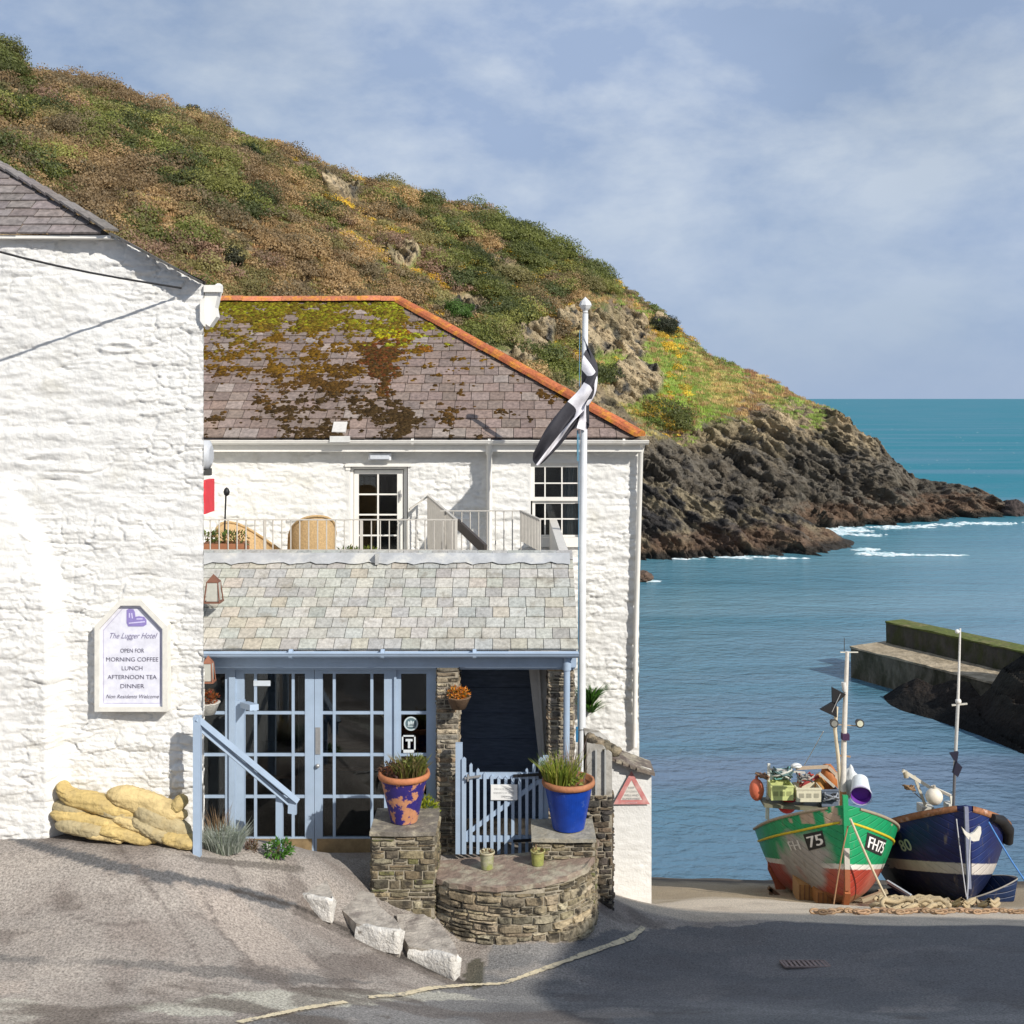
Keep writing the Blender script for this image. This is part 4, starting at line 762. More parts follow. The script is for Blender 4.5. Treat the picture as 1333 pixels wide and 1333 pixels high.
for (px_, d_, w_) in ((350, 14.3, .45), (455, 14.6, .5), (540, 14.4, .3)):
    t = thing('dining_table', {350: 'dark dining table seen through the left french door', 455: 'dark dining table seen through the right french door', 540: 'small dark table seen behind the narrow side window'}[px_], 'table', (X(px_, d_), d_, 4.68)); c_ = Vector((X(px_, d_), d_, 5.42)); b = MB(); b.box(c_ - Vector((w_, .35, .02)), c_ + Vector((w_, .35, .02)), (.16, .07, .035)); b.build('tabletop', m_vc, t)
    for sx__ in (-1, 1):
        for sy__ in (-1, 1): b = MB(); b.box((c_.x + sx__ * (w_ - .05) - .025, c_.y + sy__ * .3 - .025, 4.68), (c_.x + sx__ * (w_ - .05) + .025, c_.y + sy__ * .3 + .025, 5.4), (.12, .06, .03)); b.build('leg', m_vc, t)
# rubble
ST = [(0.30, 0.245, 0.17), (0.22, 0.185, 0.14), (0.36, 0.30, 0.21), (0.17, 0.145, 0.115), (0.27, 0.20, 0.13), (0.33, 0.29, 0.235), (0.14, 0.12, 0.10)]
ST2 = [(0.19, 0.155, 0.10), (0.145, 0.12, 0.075), (0.24, 0.20, 0.125), (0.105, 0.09, 0.065), (0.18, 0.14, 0.085), (0.29, 0.25, 0.17), (0.12, 0.115, 0.05)]
def rubble(b, path, Ls, z0, z1, rh=(.035, .075), rw=(.10, .28), pr=.016, cols=ST, gap=.012):
    z = z0
    while z < z1 - .015:
        h = min(random.uniform(*rh), z1 - z); s = -random.uniform(0, rw[0])
        if z1 - z - h < rh[0] * .6: h = z1 - z
        while s < Ls:
            w_ = random.uniform(*rw) * (1 + (h - rh[0]) / (rh[1] + .001) * .3); a, c_ = max(s + gap / 2, 0), min(s + w_ - gap / 2, Ls)
            cut = random.uniform(.35, .65) if h > .06 and random.random() < .45 else None
            for lo_, hi_ in (((0, cut), (cut, 1)) if cut else ((0, 1),)):
              if c_ - a > .03:
                zz0, zz1 = z + h * lo_ + gap / 2 + random.uniform(-.006, .006), z + h * hi_ - gap / 2 + random.uniform(-.006, .006); col = vary(random.choice(cols), .34); pk = pr * random.uniform(.5, 1.4)
                def q(ss, zz, o): p, n_ = path(ss); return Vector((p[0] + n_[0] * o, p[1] + n_[1] * o, zz))
                i_ = min(.012, (c_ - a) * .2); jz = min(.010, h * .2); mid = (a + c_) / 2 + random.uniform(-.2, .2) * (c_ - a)
                rj = lambda k: random.uniform(0, k)
                base = [q(a, zz0, 0), q(mid, zz0, 0), q(c_, zz0, 0), q(c_, zz1, 0), q(mid, zz1, 0), q(a, zz1, 0)]
                fr = [q(a + i_ + rj(i_), zz0 + jz + rj(jz), pk * random.uniform(.7, 1.1)), q(mid, zz0 + jz * .7, pk * random.uniform(.8, 1.25)), q(c_ - i_ - rj(i_), zz0 + jz + rj(jz), pk * random.uniform(.7, 1.1)), q(c_ - i_ - rj(i_), zz1 - jz - rj(jz), pk * random.uniform(.7, 1.1)), q(mid, zz1 - jz * .7, pk * random.uniform(.8, 1.25)), q(a + i_ + rj(i_), zz1 - jz - rj(jz), pk * random.uniform(.7, 1.1))]
                b.add(base + fr, [(6, 7, 10, 11), (7, 8, 9, 10)] + [(k, (k + 1) % 6, 6 + (k + 1) % 6, 6 + k) for k in range(6)], col, False)
            s += w_
        z += h
def line(p, q_):
    p, q_ = Vector((p[0], p[1], 0)), Vector((q_[0], q_[1], 0)); t_ = (q_ - p); L_ = t_.length; t_.normalize(); n_ = Vector((t_.y, -t_.x, 0))
    return (lambda s: ((p + t_ * s), n_)), L_
def stonebox(name, x0, x1, y0, y1, z0, z1, parent, cols=ST, **k):
    b = MB(); b.box((x0 + .002, y0 + .002, z0), (x1 - .002, y1 - .002, z1)); m_ = b.build('mortar_core', m_mortar, parent)
    b = MB()
    for p, q_ in (((x0, y0), (x1, y0)), ((x1, y0), (x1, y1)), ((x0, y1), (x0, y0))): pf, L_ = line(p, q_); rubble(b, pf, L_, z0, z1, cols=cols, **k)
    return b.build(name, m_stone, parent)
stonebox('stone_pillar', X(569, D3), X(597, D3), D3 - .02, D3 + .3, 4.6, Z(865, D3), po)
stonebox('stone_pillar', X(714, D3), X(747, D3), D3 + .06, D3 + .4, 4.6, Z(865, D3), po)
b = MB(); b.tube([P(738, 852, 13.12), P(738, 862, 13.12), P(737, 1020, 13.12)], .038, 10); b.tube([P(738, 862, 13.12), P(738, 872, 13.12)], .05, 10); b.build('downpipe', m_blue, po)
b = MB(); db = 14.9; xb0, xb1 = X(590, db), X(712, db)
for i in range(7):
    z = Z(862, db) - i * .33 + .3; b.box((xb0, db + .02 * 0, z - .32), (xb1, db + .03, z)); b.box((xb0, db - .02, z - .335), (xb1, db + .01, z - .295))
b.build('dark_boards', m_navy, po)
b = MB(); b.prism([(X(687, 13.7), Z(858, 13.7)), (X(713, 13.7), Z(858, 13.7)), (X(714, 13.7), Z(1015, 13.7)), (X(704, 13.7), Z(1010, 13.7))], 13.7, 13.78); b.bar(P(700, 860, 13.66), P(709, 1010, 13.66), .03, .03); b.build('slanted_panel', M('off_white_board', (.42, .40, .37), .6, ns=5, na=.15), po)
b = MB(); b.add([(xb0, 13.3, 7.0), (xb0, 16, 7.0), (xb0, 16, 4.5), (xb0, 13.3, 4.5)], [(0, 1, 2, 3)]); b.add([(.55, 13.6, 7.0), (.55, 16, 7.0), (.55, 16, 4.5), (.55, 13.6, 4.5)], [(0, 1, 2, 3)]); b.add([(xb0, 16, 7.0), (.6, 16, 7.0), (.6, 16, 4.5), (xb0, 16, 4.5)], [(0, 1, 2, 3)]); b.add([(xb0, 13.25, 6.99), (.6, 13.25, 6.99), (.6, 16, 6.99), (xb0, 16, 6.99)], [(0, 1, 2, 3)]); b.add([(px1, 13.6, 7), (px1, 18.7, 7), (px1, 18.7, 3), (px1, 13.6, 3)], [(0, 1, 2, 3)]); b.build('passage', m_dark, po)
# paved landing in front of the doors
b = MB(); pv = [(X(405, 12.4), 12.35), (X(486, 12.2), 12.3), (-.85, 12.9), (.9, 12.9), (.9, 13.7), (px0 - .2, 13.7), (px0 - .2, 12.9), (X(330, 12.6), 12.7)]
b.slab(pv, 4.2, 4.715); kind(b.build('paving', M('paving_slabs', (.24, .215, .18), .85, ns=5, na=.35, bs=14, bd=.012), origin=(-1.5, 13, 4.7)), 'structure')
# ================================================================== gate
gd = 12.95; gt = thing('wooden_gate', 'pale blue picket gate with swooped top between stone pillars', 'gate', (X(654, gd), gd, 4.85))
for i in range(12):
    f = i / 11; x = 604 + f * 100; top = 985 + 27 * math.sin(math.pi * f) ** .8 + (2 if i in (0, 11) else 0); w_ = 4.0 if 0 < i < 11 else 5.6
    b = MB(); a = P(x - w_ / 2 * 1.0, top, gd); c_ = P(x + w_ / 2, 1112, gd); b.prism([(a.x, c_.z), (c_.x, c_.z), (c_.x, a.z - .01), ((a.x + c_.x) / 2, a.z + .012), (a.x, a.z - .01)], gd, gd + .02); b.build('pale', m_blue, gt)
b = MB(); b.pbox(601, 707, 1006, 1014, gd + .02, .03); b.pbox(601, 707, 1088, 1096, gd + .02, .03); b.bar(P(606, 1086, gd + .035), P(702, 1016, gd + .035), .05, .03, up=(0, 1, 0)); b.build('rails', m_blue, gt)
b = MB(); b.bar(P(668, 1010, gd - .01), P(708, 1008, gd - .01), .03, .012, up=(0, 1, 0)); b.pbox(701, 706, 1003, 1014, gd - .014, .01); b.build('hinge', m_black, gt)
b = MB(); b.bar(P(668, 1095, gd - .01), P(700, 1093, gd - .01), .03, .012, up=(0, 1, 0)); b.build('hinge', m_black, gt)
b = MB(); b.bar(P(605, 1013, gd - .02), P(626, 1010, gd - .02), .022, .02, (.25, .27, .28), up=(0, 1, 0)); b.tube([P(609, 1008, gd - .03), P(609, 1017, gd - .03)], .012, 6, (.2, .2, .2)); b.build('latch', m_metal, gt)
b = MB(); b.pbox(593, 602, 968, 1112, gd + .02, .06); b.build('gate_post', m_blue, gt); b = MB(); b.pbox(707, 714, 985, 1112, gd + .02, .06); b.build('gate_post', m_blue, gt)
# texts
def put_text(b, txt, px, py, d, wpx=None, hpx=6, col=(.2, .2, .22), shear=0, th=.002, bold=False):
    size = hpx * d / F / .72; vs, fs = text_geo(txt, size, shear, fit=(wpx * d / F if wpx else None)); c_ = P(px, py, d)
    b.add([(c_.x + x, d, c_.z + y) for x, y in vs], fs, col, False)
    if bold: b.add([(c_.x + x + size * .045, d - .0006, c_.z + y) for x, y in vs], fs, col, False)
t = thing('gate_notice', 'small white notice board with faint lettering fixed to the blue gate', 'notice', P(656, 1040, gd - .02)); b = MB(); b.pbox(639, 673.5, 1021.5, 1041.5, gd - .022, .012, (.74, .74, .72)); b.build('board', m_vc, t)
b = MB(); put_text(b, 'PRIVATE STAIRS', 656, 1028.5, gd - .0235, 25, 2.6, (.42, .42, .42)); put_text(b, 'RESIDENTS OF HOTEL', 656, 1033.5, gd - .0235, 27, 2.6, (.36, .36, .36)); put_text(b, 'ONLY', 656, 1038.5, gd - .0235, 7, 2.8, (.3, .3, .3)); b.build('lettering', m_vc, t)
# ================================================================== curved wall and piers
cw = thing('stone_wall', 'curved low rubble stone wall with slate capped piers in front of the gate', 'wall', (-.3, 12.2, 4.3))
m_cap = M('slate_cap', None, .8, ns=9, na=.3, bs=16, bd=.02, dirt=((0.36, 0.32, 0.24), 5, .48, .62))
stonebox('left_pier', X(484, 12.2), X(566, 12.2), 12.2, 12.85, 4.3, 5.38, cw, cols=ST2, rh=(.03, .10), rw=(.08, .24), pr=.022)
b = MB(); b.slab([(X(481, 12.17), 12.17), (X(525, 12.17), 12.15), (X(567, 12.17), 12.18), (X(567, 12.17), 12.88), (X(481, 12.17), 12.88)], 5.38, [5.425, 5.43, 5.42, 5.42, 5.425], (.17, .15, .125)); b.build('cap_stone', m_cap, cw)
arc = [(566, 12.28), (585, 12.10), (610, 11.98), (640, 11.90), (670, 11.87), (700, 11.89), (728, 11.97), (750, 12.10), (766, 12.28), (772, 12.50), (775, 12.95)]
ap = [Vector((X(p, d), d, 0)) for p, d in arc]; cum = [0]
for a, c_ in zip(ap, ap[1:]): cum.append(cum[-1] + (c_ - a).length)
def arcf(s):
    s = max(0, min(cum[-1] - 1e-6, s)); i = max(k for k in range(len(cum) - 1) if cum[k] <= s); t_ = (ap[i + 1] - ap[i]).normalized(); p = ap[i] + t_ * (s - cum[i])
    i0, i1 = max(i - 1, 0), min(i + 2, len(ap) - 1); tt = (ap[i1] - ap[i0]).normalized(); return p, Vector((tt.y, -tt.x, 0))
zcap = lambda x: 4.915 + .15 * max(0, min(1, (x + .82) / 1.7)); core = [(p.x, p.y + .004) for p in ap] + [(.9, 12.96), (.3, 12.68), (X(566, 12.2), 12.66)]
b = MB(); b.slab(core, 4.0, [zcap(q_[0]) - .04 for q_ in core]); b.build('mortar_core', m_mortar, cw)
b = MB(); rubble(b, arcf, cum[-1], 4.28, 4.46, rh=(.07, .10), rw=(.12, .34), pr=.035, cols=[(0.42, 0.36, 0.25), (0.36, 0.31, 0.22), (0.30, 0.25, 0.17), (0.20, 0.17, 0.12)]); rubble(b, arcf, cum[-1], 4.46, 4.86, rh=(.03, .11), rw=(.07, .30), pr=.03, cols=[(0.34, 0.28, 0.18), (0.27, 0.22, 0.145), (0.22, 0.18, 0.12), (0.38, 0.32, 0.22), (0.18, 0.155, 0.11)]); rubble(b, lambda s: arcf(s + cum[-1] * .5), cum[-1] * .5, 4.86, 4.96, rh=(.03, .06), rw=(.08, .22), pr=.024, cols=ST2[:5]); rubble(b, arcf, cum[-1] * .5, 4.86, 4.895, rh=(.035, .04), rw=(.08, .22), pr=.024, cols=ST2[:5]); b.build('curved_stonework', m_stone, cw)
b = MB(); outs = []
for i in range(30): p, n_ = arcf(cum[-1] * i / 29); k = .03 + .015 * math.sin(i * 2.3); outs.append((p.x + n_.x * k, p.y + n_.y * k))
outl = outs + [(.3, 12.69), (X(566, 12.2), 12.67)]
b.slab(outl, [zcap(q_[0]) - .05 for q_ in outl], [zcap(q_[0]) + .006 * math.sin(i * 1.9) for i, q_ in enumerate(outl)], (.25, .185, .145)); b.build('slate_top', m_cap, cw)
stonebox('right_pier', X(697, 12.4), X(775, 12.4), 12.42, 12.95, 4.5, 5.235, cw, cols=ST2, rh=(.03, .06), rw=(.08, .22), pr=.02)
b = MB(); b.slab([(X(692, 12.38), 12.38), (X(735, 12.38), 12.36), (X(776, 12.38), 12.37), (X(776, 12.38), 12.97), (X(692, 12.38), 12.97)], 5.235, 5.275, (.30, .28, .23)); b.build('cap_stone', m_cap, cw)
# dark stone garden wall behind, running to the white block
gw = thing('garden_wall', 'dark rubble wall with patched render panel behind the blue pot', 'wall', (.98, 13.4, 3.6))
gx0, gx1 = X(764, 13.3), X(797, 13.3)
stonebox('dark_stonework', gx0, gx1, 13.3, 13.95, 3.4, Z(1036, 13.3), gw, cols=[(0.12, 0.09, 0.06), (0.075, 0.062, 0.05), (0.15, 0.115, 0.075), (0.05, 0.045, 0.04)], rh=(.03, .09), rw=(.07, .2), pr=.024)
b = MB(); b.prism([(gx0, Z(1036, 13.3)), (gx1, Z(1036, 13.3)), (gx1, Z(982, 13.3)), (X(785, 13.3), Z(972, 13.3)), (gx0, Z(968, 13.3))], 13.32, 13.95); b.build('render_panel', M('old_render', (0.42, 0.40, 0.36), .9, ns=6, na=.2, bs=18, bd=.01, dirt=((0.20, 0.18, 0.15), 5, .45, .65)), gw)
b = MB()
for i in range(7): b.ball(P(767 + i * 5.5, 962 + i * 2.6, 13.45 + .12 * (i % 2)), (.085, .12, .055), 10, vary((.22, .18, .12), .3), noise=.4, seed=i * 3.1)
b.build('top_stones', m_stone, gw)
for xx in (776, 788):
    b = MB(); b.bar(P(xx, 976, 13.29), P(xx, 1034, 13.29), .02, .02, (.4, .4, .38)); b.build('batten', m_vc, gw)
wb = thing('white_block', 'tall narrow white painted block with dark slate cap at the slipway', 'wall pier', (1.6, 15.5, 3.2))
def wbt(x): return np.interp(x, [X(797, 15.5), X(848, 15.5)], [Z(987, 15.5), Z(1001, 15.5)])
wallgrid('wall', X(796, 15.5), X(848, 15.5), 2.9, wbt, 15.5, m_white, wb, seed=9, amp=.5, res=.02)
b = MB(); b.slab([(X(796, 15.5), 15.52), (X(848, 15.5), 15.52), (X(848, 15.5), 15.9), (X(796, 15.5), 15.9)], 2.5, [Z(989, 15.5), Z(1003, 15.5), Z(1003, 15.5), Z(989, 15.5)]); b.build('body', m_white, wb)
b = MB()
for i in range(5):
    a = P(793 + i * 9, 984 + i * 3.4, 15.38); c_ = P(793 + i * 9 + 24, 990 + i * 3.4 + 2, 15.38); z = .015 * (4 - i)
    b.slab([(a.x, 15.40 - .01 * i), (c_.x, 15.41), (c_.x, 15.95), (a.x, 15.95)], [a.z - .06, c_.z - .06, c_.z - .06, a.z - .06], [a.z - .015, c_.z - .02, c_.z - .02, a.z - .02], vary((.15, .12, .10), .25))
b.build('slate_cap', m_cap, wb)
t = thing('warning_sign', 'faded red triangle warning sign on the narrow white block', 'sign', P(822, 1047, 15.45)); b = MB(); dS = 15.462
T3 = lambda s: [P(822 + (x - 822) * s, 1033 + (y - 1033) * s, dS) for x, y in ((822, 1003.5), (846, 1047), (798.5, 1047))]
o_, i_ = T3(1.0), T3(.60)
b.add([Vector((p.x, dS, p.z)) for p in o_] + [Vector((p.x, dS, p.z)) for p in i_], [(0, 1, 4, 3), (1, 2, 5, 4), (2, 0, 3, 5)], (.56, .21, .20), False); b.build('red_border', M('faded_paint', None, .8, ns=6, na=.1, dirt=((.70, .58, .52), 5, .45, .8)), t)
b = MB(); b.add([Vector((p.x, dS + .004, p.z)) for p in T3(.99)], [(0, 1, 2)], (.72, .68, .62), False); b.build('board', m_vc, t)
b = MB(); put_text(b, 'KEEP', 822, 1026.5, dS - .003, 8, 2.6, (.33, .33, .32)); put_text(b, 'CHILDREN', 822, 1031.5, dS - .003, 14, 2.6, (.36, .36, .34)); put_text(b, 'WELL AND', 822, 1036.5, dS - .003, 19, 2.8, (.3, .3, .3)); put_text(b, 'SUPERVISED', 822, 1041, dS - .003, 23, 2.8, (.3, .3, .3)); put_text(b, 'DANGER', 822, 1046, dS - .003, 15, 2.4, (.72, .5, .5)); b.build('lettering', m_vc, t)
# steps with white painted noses
stt = thing('stone_steps', 'three worn stone steps with white painted noses beside the sloping pavement', 'steps', (-1.3, 11.9, 4.6))
m_step = M('worn_step', (.43, .385, .33), .85, ns=7, na=.35, bs=30, bd=.02, dirt=((.20, .17, .15), 5, .5, .7)); m_nose = M('white_nose', (.66, .63, .58), .8, ns=9, na=.2, bs=24, bd=.03, dirt=((.27, .24, .20), 11, .57, .68))
def zplane(px, py, z): d = (CZ - z) * F / (py - HY); return (X(px, d), d)
for zt2, zb2, top, nose in ((5.035, 4.2, [(384, 1136), (421, 1136), (434, 1166), (432, 1172), (412, 1168), (388, 1162)], [(388, 1162), (412, 1168), (432, 1172), (434, 1166)]),
                            (4.83, 4.1, [(424, 1158), (470, 1159), (487, 1163), (492, 1178), (514, 1196), (522, 1206), (520, 1212), (490, 1208), (464, 1202), (440, 1180)], [(464, 1202), (490, 1208), (520, 1212), (522, 1206)]),
                            (4.64, 4.0, [(516, 1190), (552, 1190), (574, 1205), (590, 1226), (596, 1240), (592, 1246), (568, 1238), (532, 1232), (520, 1212)], [(532, 1232), (568, 1238), (592, 1246), (596, 1240)])):
    b = MB(); pts = [zplane(x, y, zt2) for x, y in top][::-1]; b.slab(pts, zb2, zt2); stp = b.build('step', m_step, stt)
    np_ = [Vector((*zplane(x, y, zt2), 0)) for x, y in nose]; b = MB(); nn = len(np_); q = []
    for i, p in enumerate(np_):
        t_ = (np_[min(i + 1, nn - 1)] - np_[max(i - 1, 0)]).normalized(); n_ = Vector((t_.y, -t_.x, 0)); q.append((p, n_))
    rows = []; prof = [(-.03, .001), (-.01, .006), (.012, .0), (.022, -.025), (.026, -.06), (.03, -.11), (.03, -.16), (.02, -.22)]
    sub = [(q[i][0].lerp(q[i + 1][0], k / 4), q[i][1].lerp(q[i + 1][1], k / 4)) for i in range(nn - 1) for k in range(4)] + [q[-1]]
    for j, (p, n_) in enumerate(sub):
        for o2, z2 in prof: w2 = .034 * float(fbm(j * .5, z2 * 14, zt2 * 3, o=3)); rows.append((p.x + n_.x * (o2 + w2), p.y + n_.y * (o2 + w2), zt2 + z2 + w2))
    m2 = len(prof); b.add(rows, [(i * m2 + k, (i + 1) * m2 + k, (i + 1) * m2 + k + 1, i * m2 + k + 1) for i in range(len(sub) - 1) for k in range(m2 - 1)], smooth=True); b.build('painted_nose', m_nose, stp)
# ================================================================== handrails
def gzf(x, y): return float(gz(x, y))
hr = thing('handrail', 'powder blue sloping timber handrail in front of the left french door', 'handrail', P(257, 1100, 11.2)); dh = 11.2
b = MB(); a = P(257, 932, dh); b.box((a.x - .035, dh - .035, gzf(a.x, dh) - .1), (a.x + .035, dh + .035, a.z)); b.build('post', m_blue, hr)
d_b = 11.95; c_ = P(364, 1036, d_b); b = MB(); b.box((c_.x - .035, d_b - .03, 5.0), (c_.x + .035, d_b + .03, c_.z)); b.build('post', m_blue, hr)
b = MB(); b.bar(P(255, 934, dh - .01), P(386, 1042, d_b), .075, .055, up=(0, 0, 1)); b.build('rail', m_blue, hr); b = MB(); b.bar(P(258, 946, dh + .03), P(380, 1049, d_b + .03), .03, .045, up=(0, 0, 1)); b.prism([(X(376, d_b), Z(1036, d_b)), (X(386, d_b), Z(1039, d_b)), (X(386, d_b), Z(1060, d_b)), (X(375, d_b), Z(1058, d_b))], d_b - .02, d_b + .03); b.build('rail', m_blue, hr)
hr = thing('handrail', 'blue post with short rail end standing before the glazed porch', 'handrail', P(315, 1110, 12.5)); b = MB(); a = P(313, 912, 12.55); b.box((a.x - .045, 12.52, 4.6), (a.x + .045, 12.6, a.z)); b.build('post', m_blue, hr)
b = MB(); b.bar(P(318, 917, 12.5), P(331, 921, 11.9), .09, .06, up=(0, 0, 1)); b.build('rail', m_blue, hr)
# ================================================================== terrace railing
m_rail = M('cream_railing', (.50, .47, .42), .45, ns=10, na=.12); rl = thing('terrace_railing', 'cream painted metal railing with thin balusters along the terrace edge', 'railing', (-2, 14.72, 8.05)); d = 14.72
b = MB(); b.bar(P(255, 676.5, d), P(594, 676.5, d), .03, .014); b.bar(P(255, 716, d), P(594, 716, d), .022, .014); b.build('top_rail', m_rail, rl)
for i in range(29): b = MB(); x = 262 + i * 11.65; b.tube([P(x, 677, d), P(x, 719, d)], .0085, 6); b.build('baluster', m_rail, rl)
for x in (345, 470, 594): b = MB(); b.bar(P(x, 676, d), P(x, 720, d), .028, .028); b.build('post', m_rail, rl)
r2_ = thing('stair_railing', 'cream railing returning around the terrace stairwell beside the window', 'railing', (-.4, 15.8, 7.4)); d = 15.86
b = MB(); b.bar(P(573, 665, d), P(678, 665, d), .03, .014); b.bar(P(678, 665, d), P(703, 676.5, 14.75), .03, .02); b.bar(P(594, 676.5, 14.75), P(557, 645, 18.5), .035, .02); b.bar(P(557, 646, 18.5), P(533, 663, 18.3), .03, .02); b.build('top_rail', m_rail, r2_)
for i in range(10): b = MB(); x = 579 + i * 11; b.tube([P(x, 665, d), P(x, 722, d)], .009, 6); b.build('baluster', m_rail, r2_)
a, c_ = P(678, 665, d), P(703, 676.5, 14.75); zb = 8.04
for i in range(14): b = MB(); p = a.lerp(c_, i / 13); b.tube([p, (p.x, p.y, zb)], .013, 6); b.build('baluster', m_rail, r2_)
a, c_ = P(594, 676.5, 14.75), P(557, 645, 18.5)
for i in range(30): b = MB(); p = a.lerp(c_, i / 29); b.tube([p, (p.x, p.y, 7.2)], .013, 6); b.build('baluster', m_rail, r2_)
b = MB(); b.bar(P(596, 682, 16), P(632, 716, 14.9), .04, .14, (.06, .05, .045)); b.build('stair_string', m_vc, r2_)
# basket chairs and planters on the terrace
m_wick = M('wicker', None, .8, ns=40, na=.25, bs=70, bd=.008)
def basket_chair(label, px, py_top, d, wd_, ht, rot, lean=0.0, low=False):
    c_ = Vector((X(px, d), d, 7.2)); t = thing('basket_chair', label, 'chair', c_, 'basket chairs on the terrace'); zt3 = Z(py_top, d); H = zt3 - 7.2
    b = MB(); n_, m_ = 40, 10; vs = []
    for i in range(n_ + 1):
        th = -math.pi + 2 * math.pi * i / n_; back = .5 + .5 * math.cos(th)
        top = H * (.52 + .48 * back ** 2.2) if low else H * (.50 + .50 * max(0, math.cos(th * .92)) ** .5); top = max(top, .42)
        for j in range(m_ + 1):
            z = .12 + (top - .12) * j / m_; fl = .82 + .18 * math.sin(math.pi * .6 * (j / m_)) + .1 * (j / m_) * back; r = wd_ * fl
            x, y = math.sin(th) * r, math.cos(th) * r * .95 + lean * back * (j / m_) ** 2; xr, yr = x * math.cos(rot) - y * math.sin(rot), x * math.sin(rot) + y * math.cos(rot); q_ = 1 + .02 * ((i + j) % 2)
            vs.append((c_.x + xr * q_, c_.y + yr * q_, 7.2 + z))
    b.add(vs, [(i * (m_ + 1) + j, (i + 1) * (m_ + 1) + j, (i + 1) * (m_ + 1) + j + 1, i * (m_ + 1) + j + 1) for i in range(n_) for j in range(m_)], (.50, .34, .17), True)
    rim = [Vector(vs[i * (m_ + 1) + m_]) for i in range(n_ + 1)]; b.tube(rim, .02, 6, (.46, .31, .15)); b.build('shell', m_wick, t)
    b = MB(); b.lathe(c_ + Vector((0, 0, .36)), [(0, .07), (wd_ * .7, .065), (wd_ * .78, .03), (wd_ * .78, -.02), (0, -.02)], 20, (.32, .25, .15)); b.build('seat', m_wick, t)
basket_chair('tan basket chair with high rounded back, nearer the terrace door', 406, 669, 16.3, .31, 1, math.radians(200))
basket_chair('low tan basket chair with sloping arm beside the planter', 338, 683, 15.9, .46, 1, math.radians(60), lean=.15, low=True)
pl = thing('terrace_planter', 'brown trough of green and red leaved plants behind the railing at far left', 'planter', (X(290, 15.2), 15.2, 7.2)); b = MB(); b.pbox(262, 318, 708, 770, 15.05, .3, (.33, .14, .07)); b.build('trough', m_vc, pl)
b = MB(); [b.leaves(P(x, 702, 15.2), (.13, .14, .11), 130, .055, [(.10, .17, .03), (.16, .22, .05), (.22, .10, .04), (.07, .11, .03)]) for x in (270, 284, 298, 311)]; b.build('foliage', m_leaf, pl)
pl = thing('terrace_planter', 'low pot of yellow green plants peeping over the edge below the terrace door', 'planter', (X(468, 15.1), 15.1, 7.2)); b = MB(); b.lathe((X(468, 15.1), 15.1, 7.2), [(.14, 0), (.2, .72), (.21, .74), (.18, .74), (.17, .7), (0, .68)], 16, (.3, .16, .09)); b.build('pot', m_terra, pl)
b = MB(); [b.leaves(P(x, 717, 15.1), (.12, .12, .05), 90, .05, [(.20, .24, .04), (.28, .28, .05), (.10, .16, .03)]) for x in (452, 466, 480)]; b.build('foliage', m_leaf, pl)
t = thing('garden_torch', 'thin black garden torch with round lantern top by the planter', 'lantern', (X(292, 15.6), 15.6, 7.2)); b = MB(); b.tube([P(290, 760, 15.6), P(294, 645, 15.6)], .012, 6); b.build('stem', m_black, t)
b = MB(); b.lathe(P(295, 644, 15.6), [(.005, -.02), (.035, 0), (.045, .04), (.03, .08), (.006, .1)], 10); b.build('lantern_head', m_black, t)
# lanterns
def lantern(label, px, py0, py1, d, wpx, col):
    t = thing('wall_lantern', label, 'lantern', P(px, py1, d)); s = d / F; a = P(px, py0, d); z1 = P(px, py1, d).z; H = a.z - z1; w_ = wpx * s / 2; b = MB()
    for sx__ in (-1, 1):
        for sy__ in (-1, 1): b.bar((a.x + sx__ * w_, d + sy__ * w_, z1 + .01), (a.x + sx__ * w_ * .7, d + sy__ * w_ * .7, z1 + H * .72), .012, .012, col)
    b.box((a.x - w_ - .01, d - w_ - .01, z1), (a.x + w_ + .01, d + w_ + .01, z1 + .015), col); b.add([(a.x - w_ * .8, d - w_ * .8, z1 + H * .72), (a.x + w_ * .8, d - w_ * .8, z1 + H * .72), (a.x + w_ * .8, d + w_ * .8, z1 + H * .72), (a.x - w_ * .8, d + w_ * .8, z1 + H * .72), (a.x, d, z1 + H)], [(0, 1, 4), (1, 2, 4), (2, 3, 4), (3, 0, 4), (3, 2, 1, 0)], col, False); b.build('lantern_frame', m_vc, t)
    b = MB(); b.box((a.x - w_ * .75, d - w_ * .75, z1 + .02), (a.x + w_ * .75, d + w_ * .75, z1 + H * .7), (.42, .42, .38)); b.build('glass', m_vc, t)
lantern('small rusty framed lantern on the hung slates near the left cottage', 278, 747, 784, 13.45, 20, (.16, .07, .045)); lantern('white lantern with copper top above the left basket of red flowers', 271, 853, 888, 12.9, 15, (.24, .10, .06))
# ================================================================== flagpole + flag
m_pole = M('pole_paint', (.70, .72, .74), .35, ns=5, na=.08); fp = thing('flagpole', 'tall white flagpole with faceted finial beside the porch', 'flagpole', (X(757.5, 17.0), 17.0, 2.6)); df = 17.0
b = MB(); b.tube([(X(757, df), df, 2.6), P(757.5, 800, df), P(760, 560, df), P(762, 408, df)], [.060, .058, .052, .043], 14); b.build('pole', m_pole, fp)
b = MB(); b.lathe(P(762, 407, df), [(.04, 0), (.036, .026), (.065, .06), (.094, .11), (.072, .163), (.026, .208), (0, .235)], 8, (.62, .62, .62), False); b.build('finial', m_vc, fp)
b = MB(); b.tube([P(754.5, 430, df - .05), P(753.2, 700, df - .06), P(752.2, 960, df - .07)], .006, 5, (.10, .25, .38)); b.tube([P(752, 560, df - .06), P(752, 600, df - .07)], .013, 5, (.12, .30, .42)); b.build('halyard', m_vc, fp)
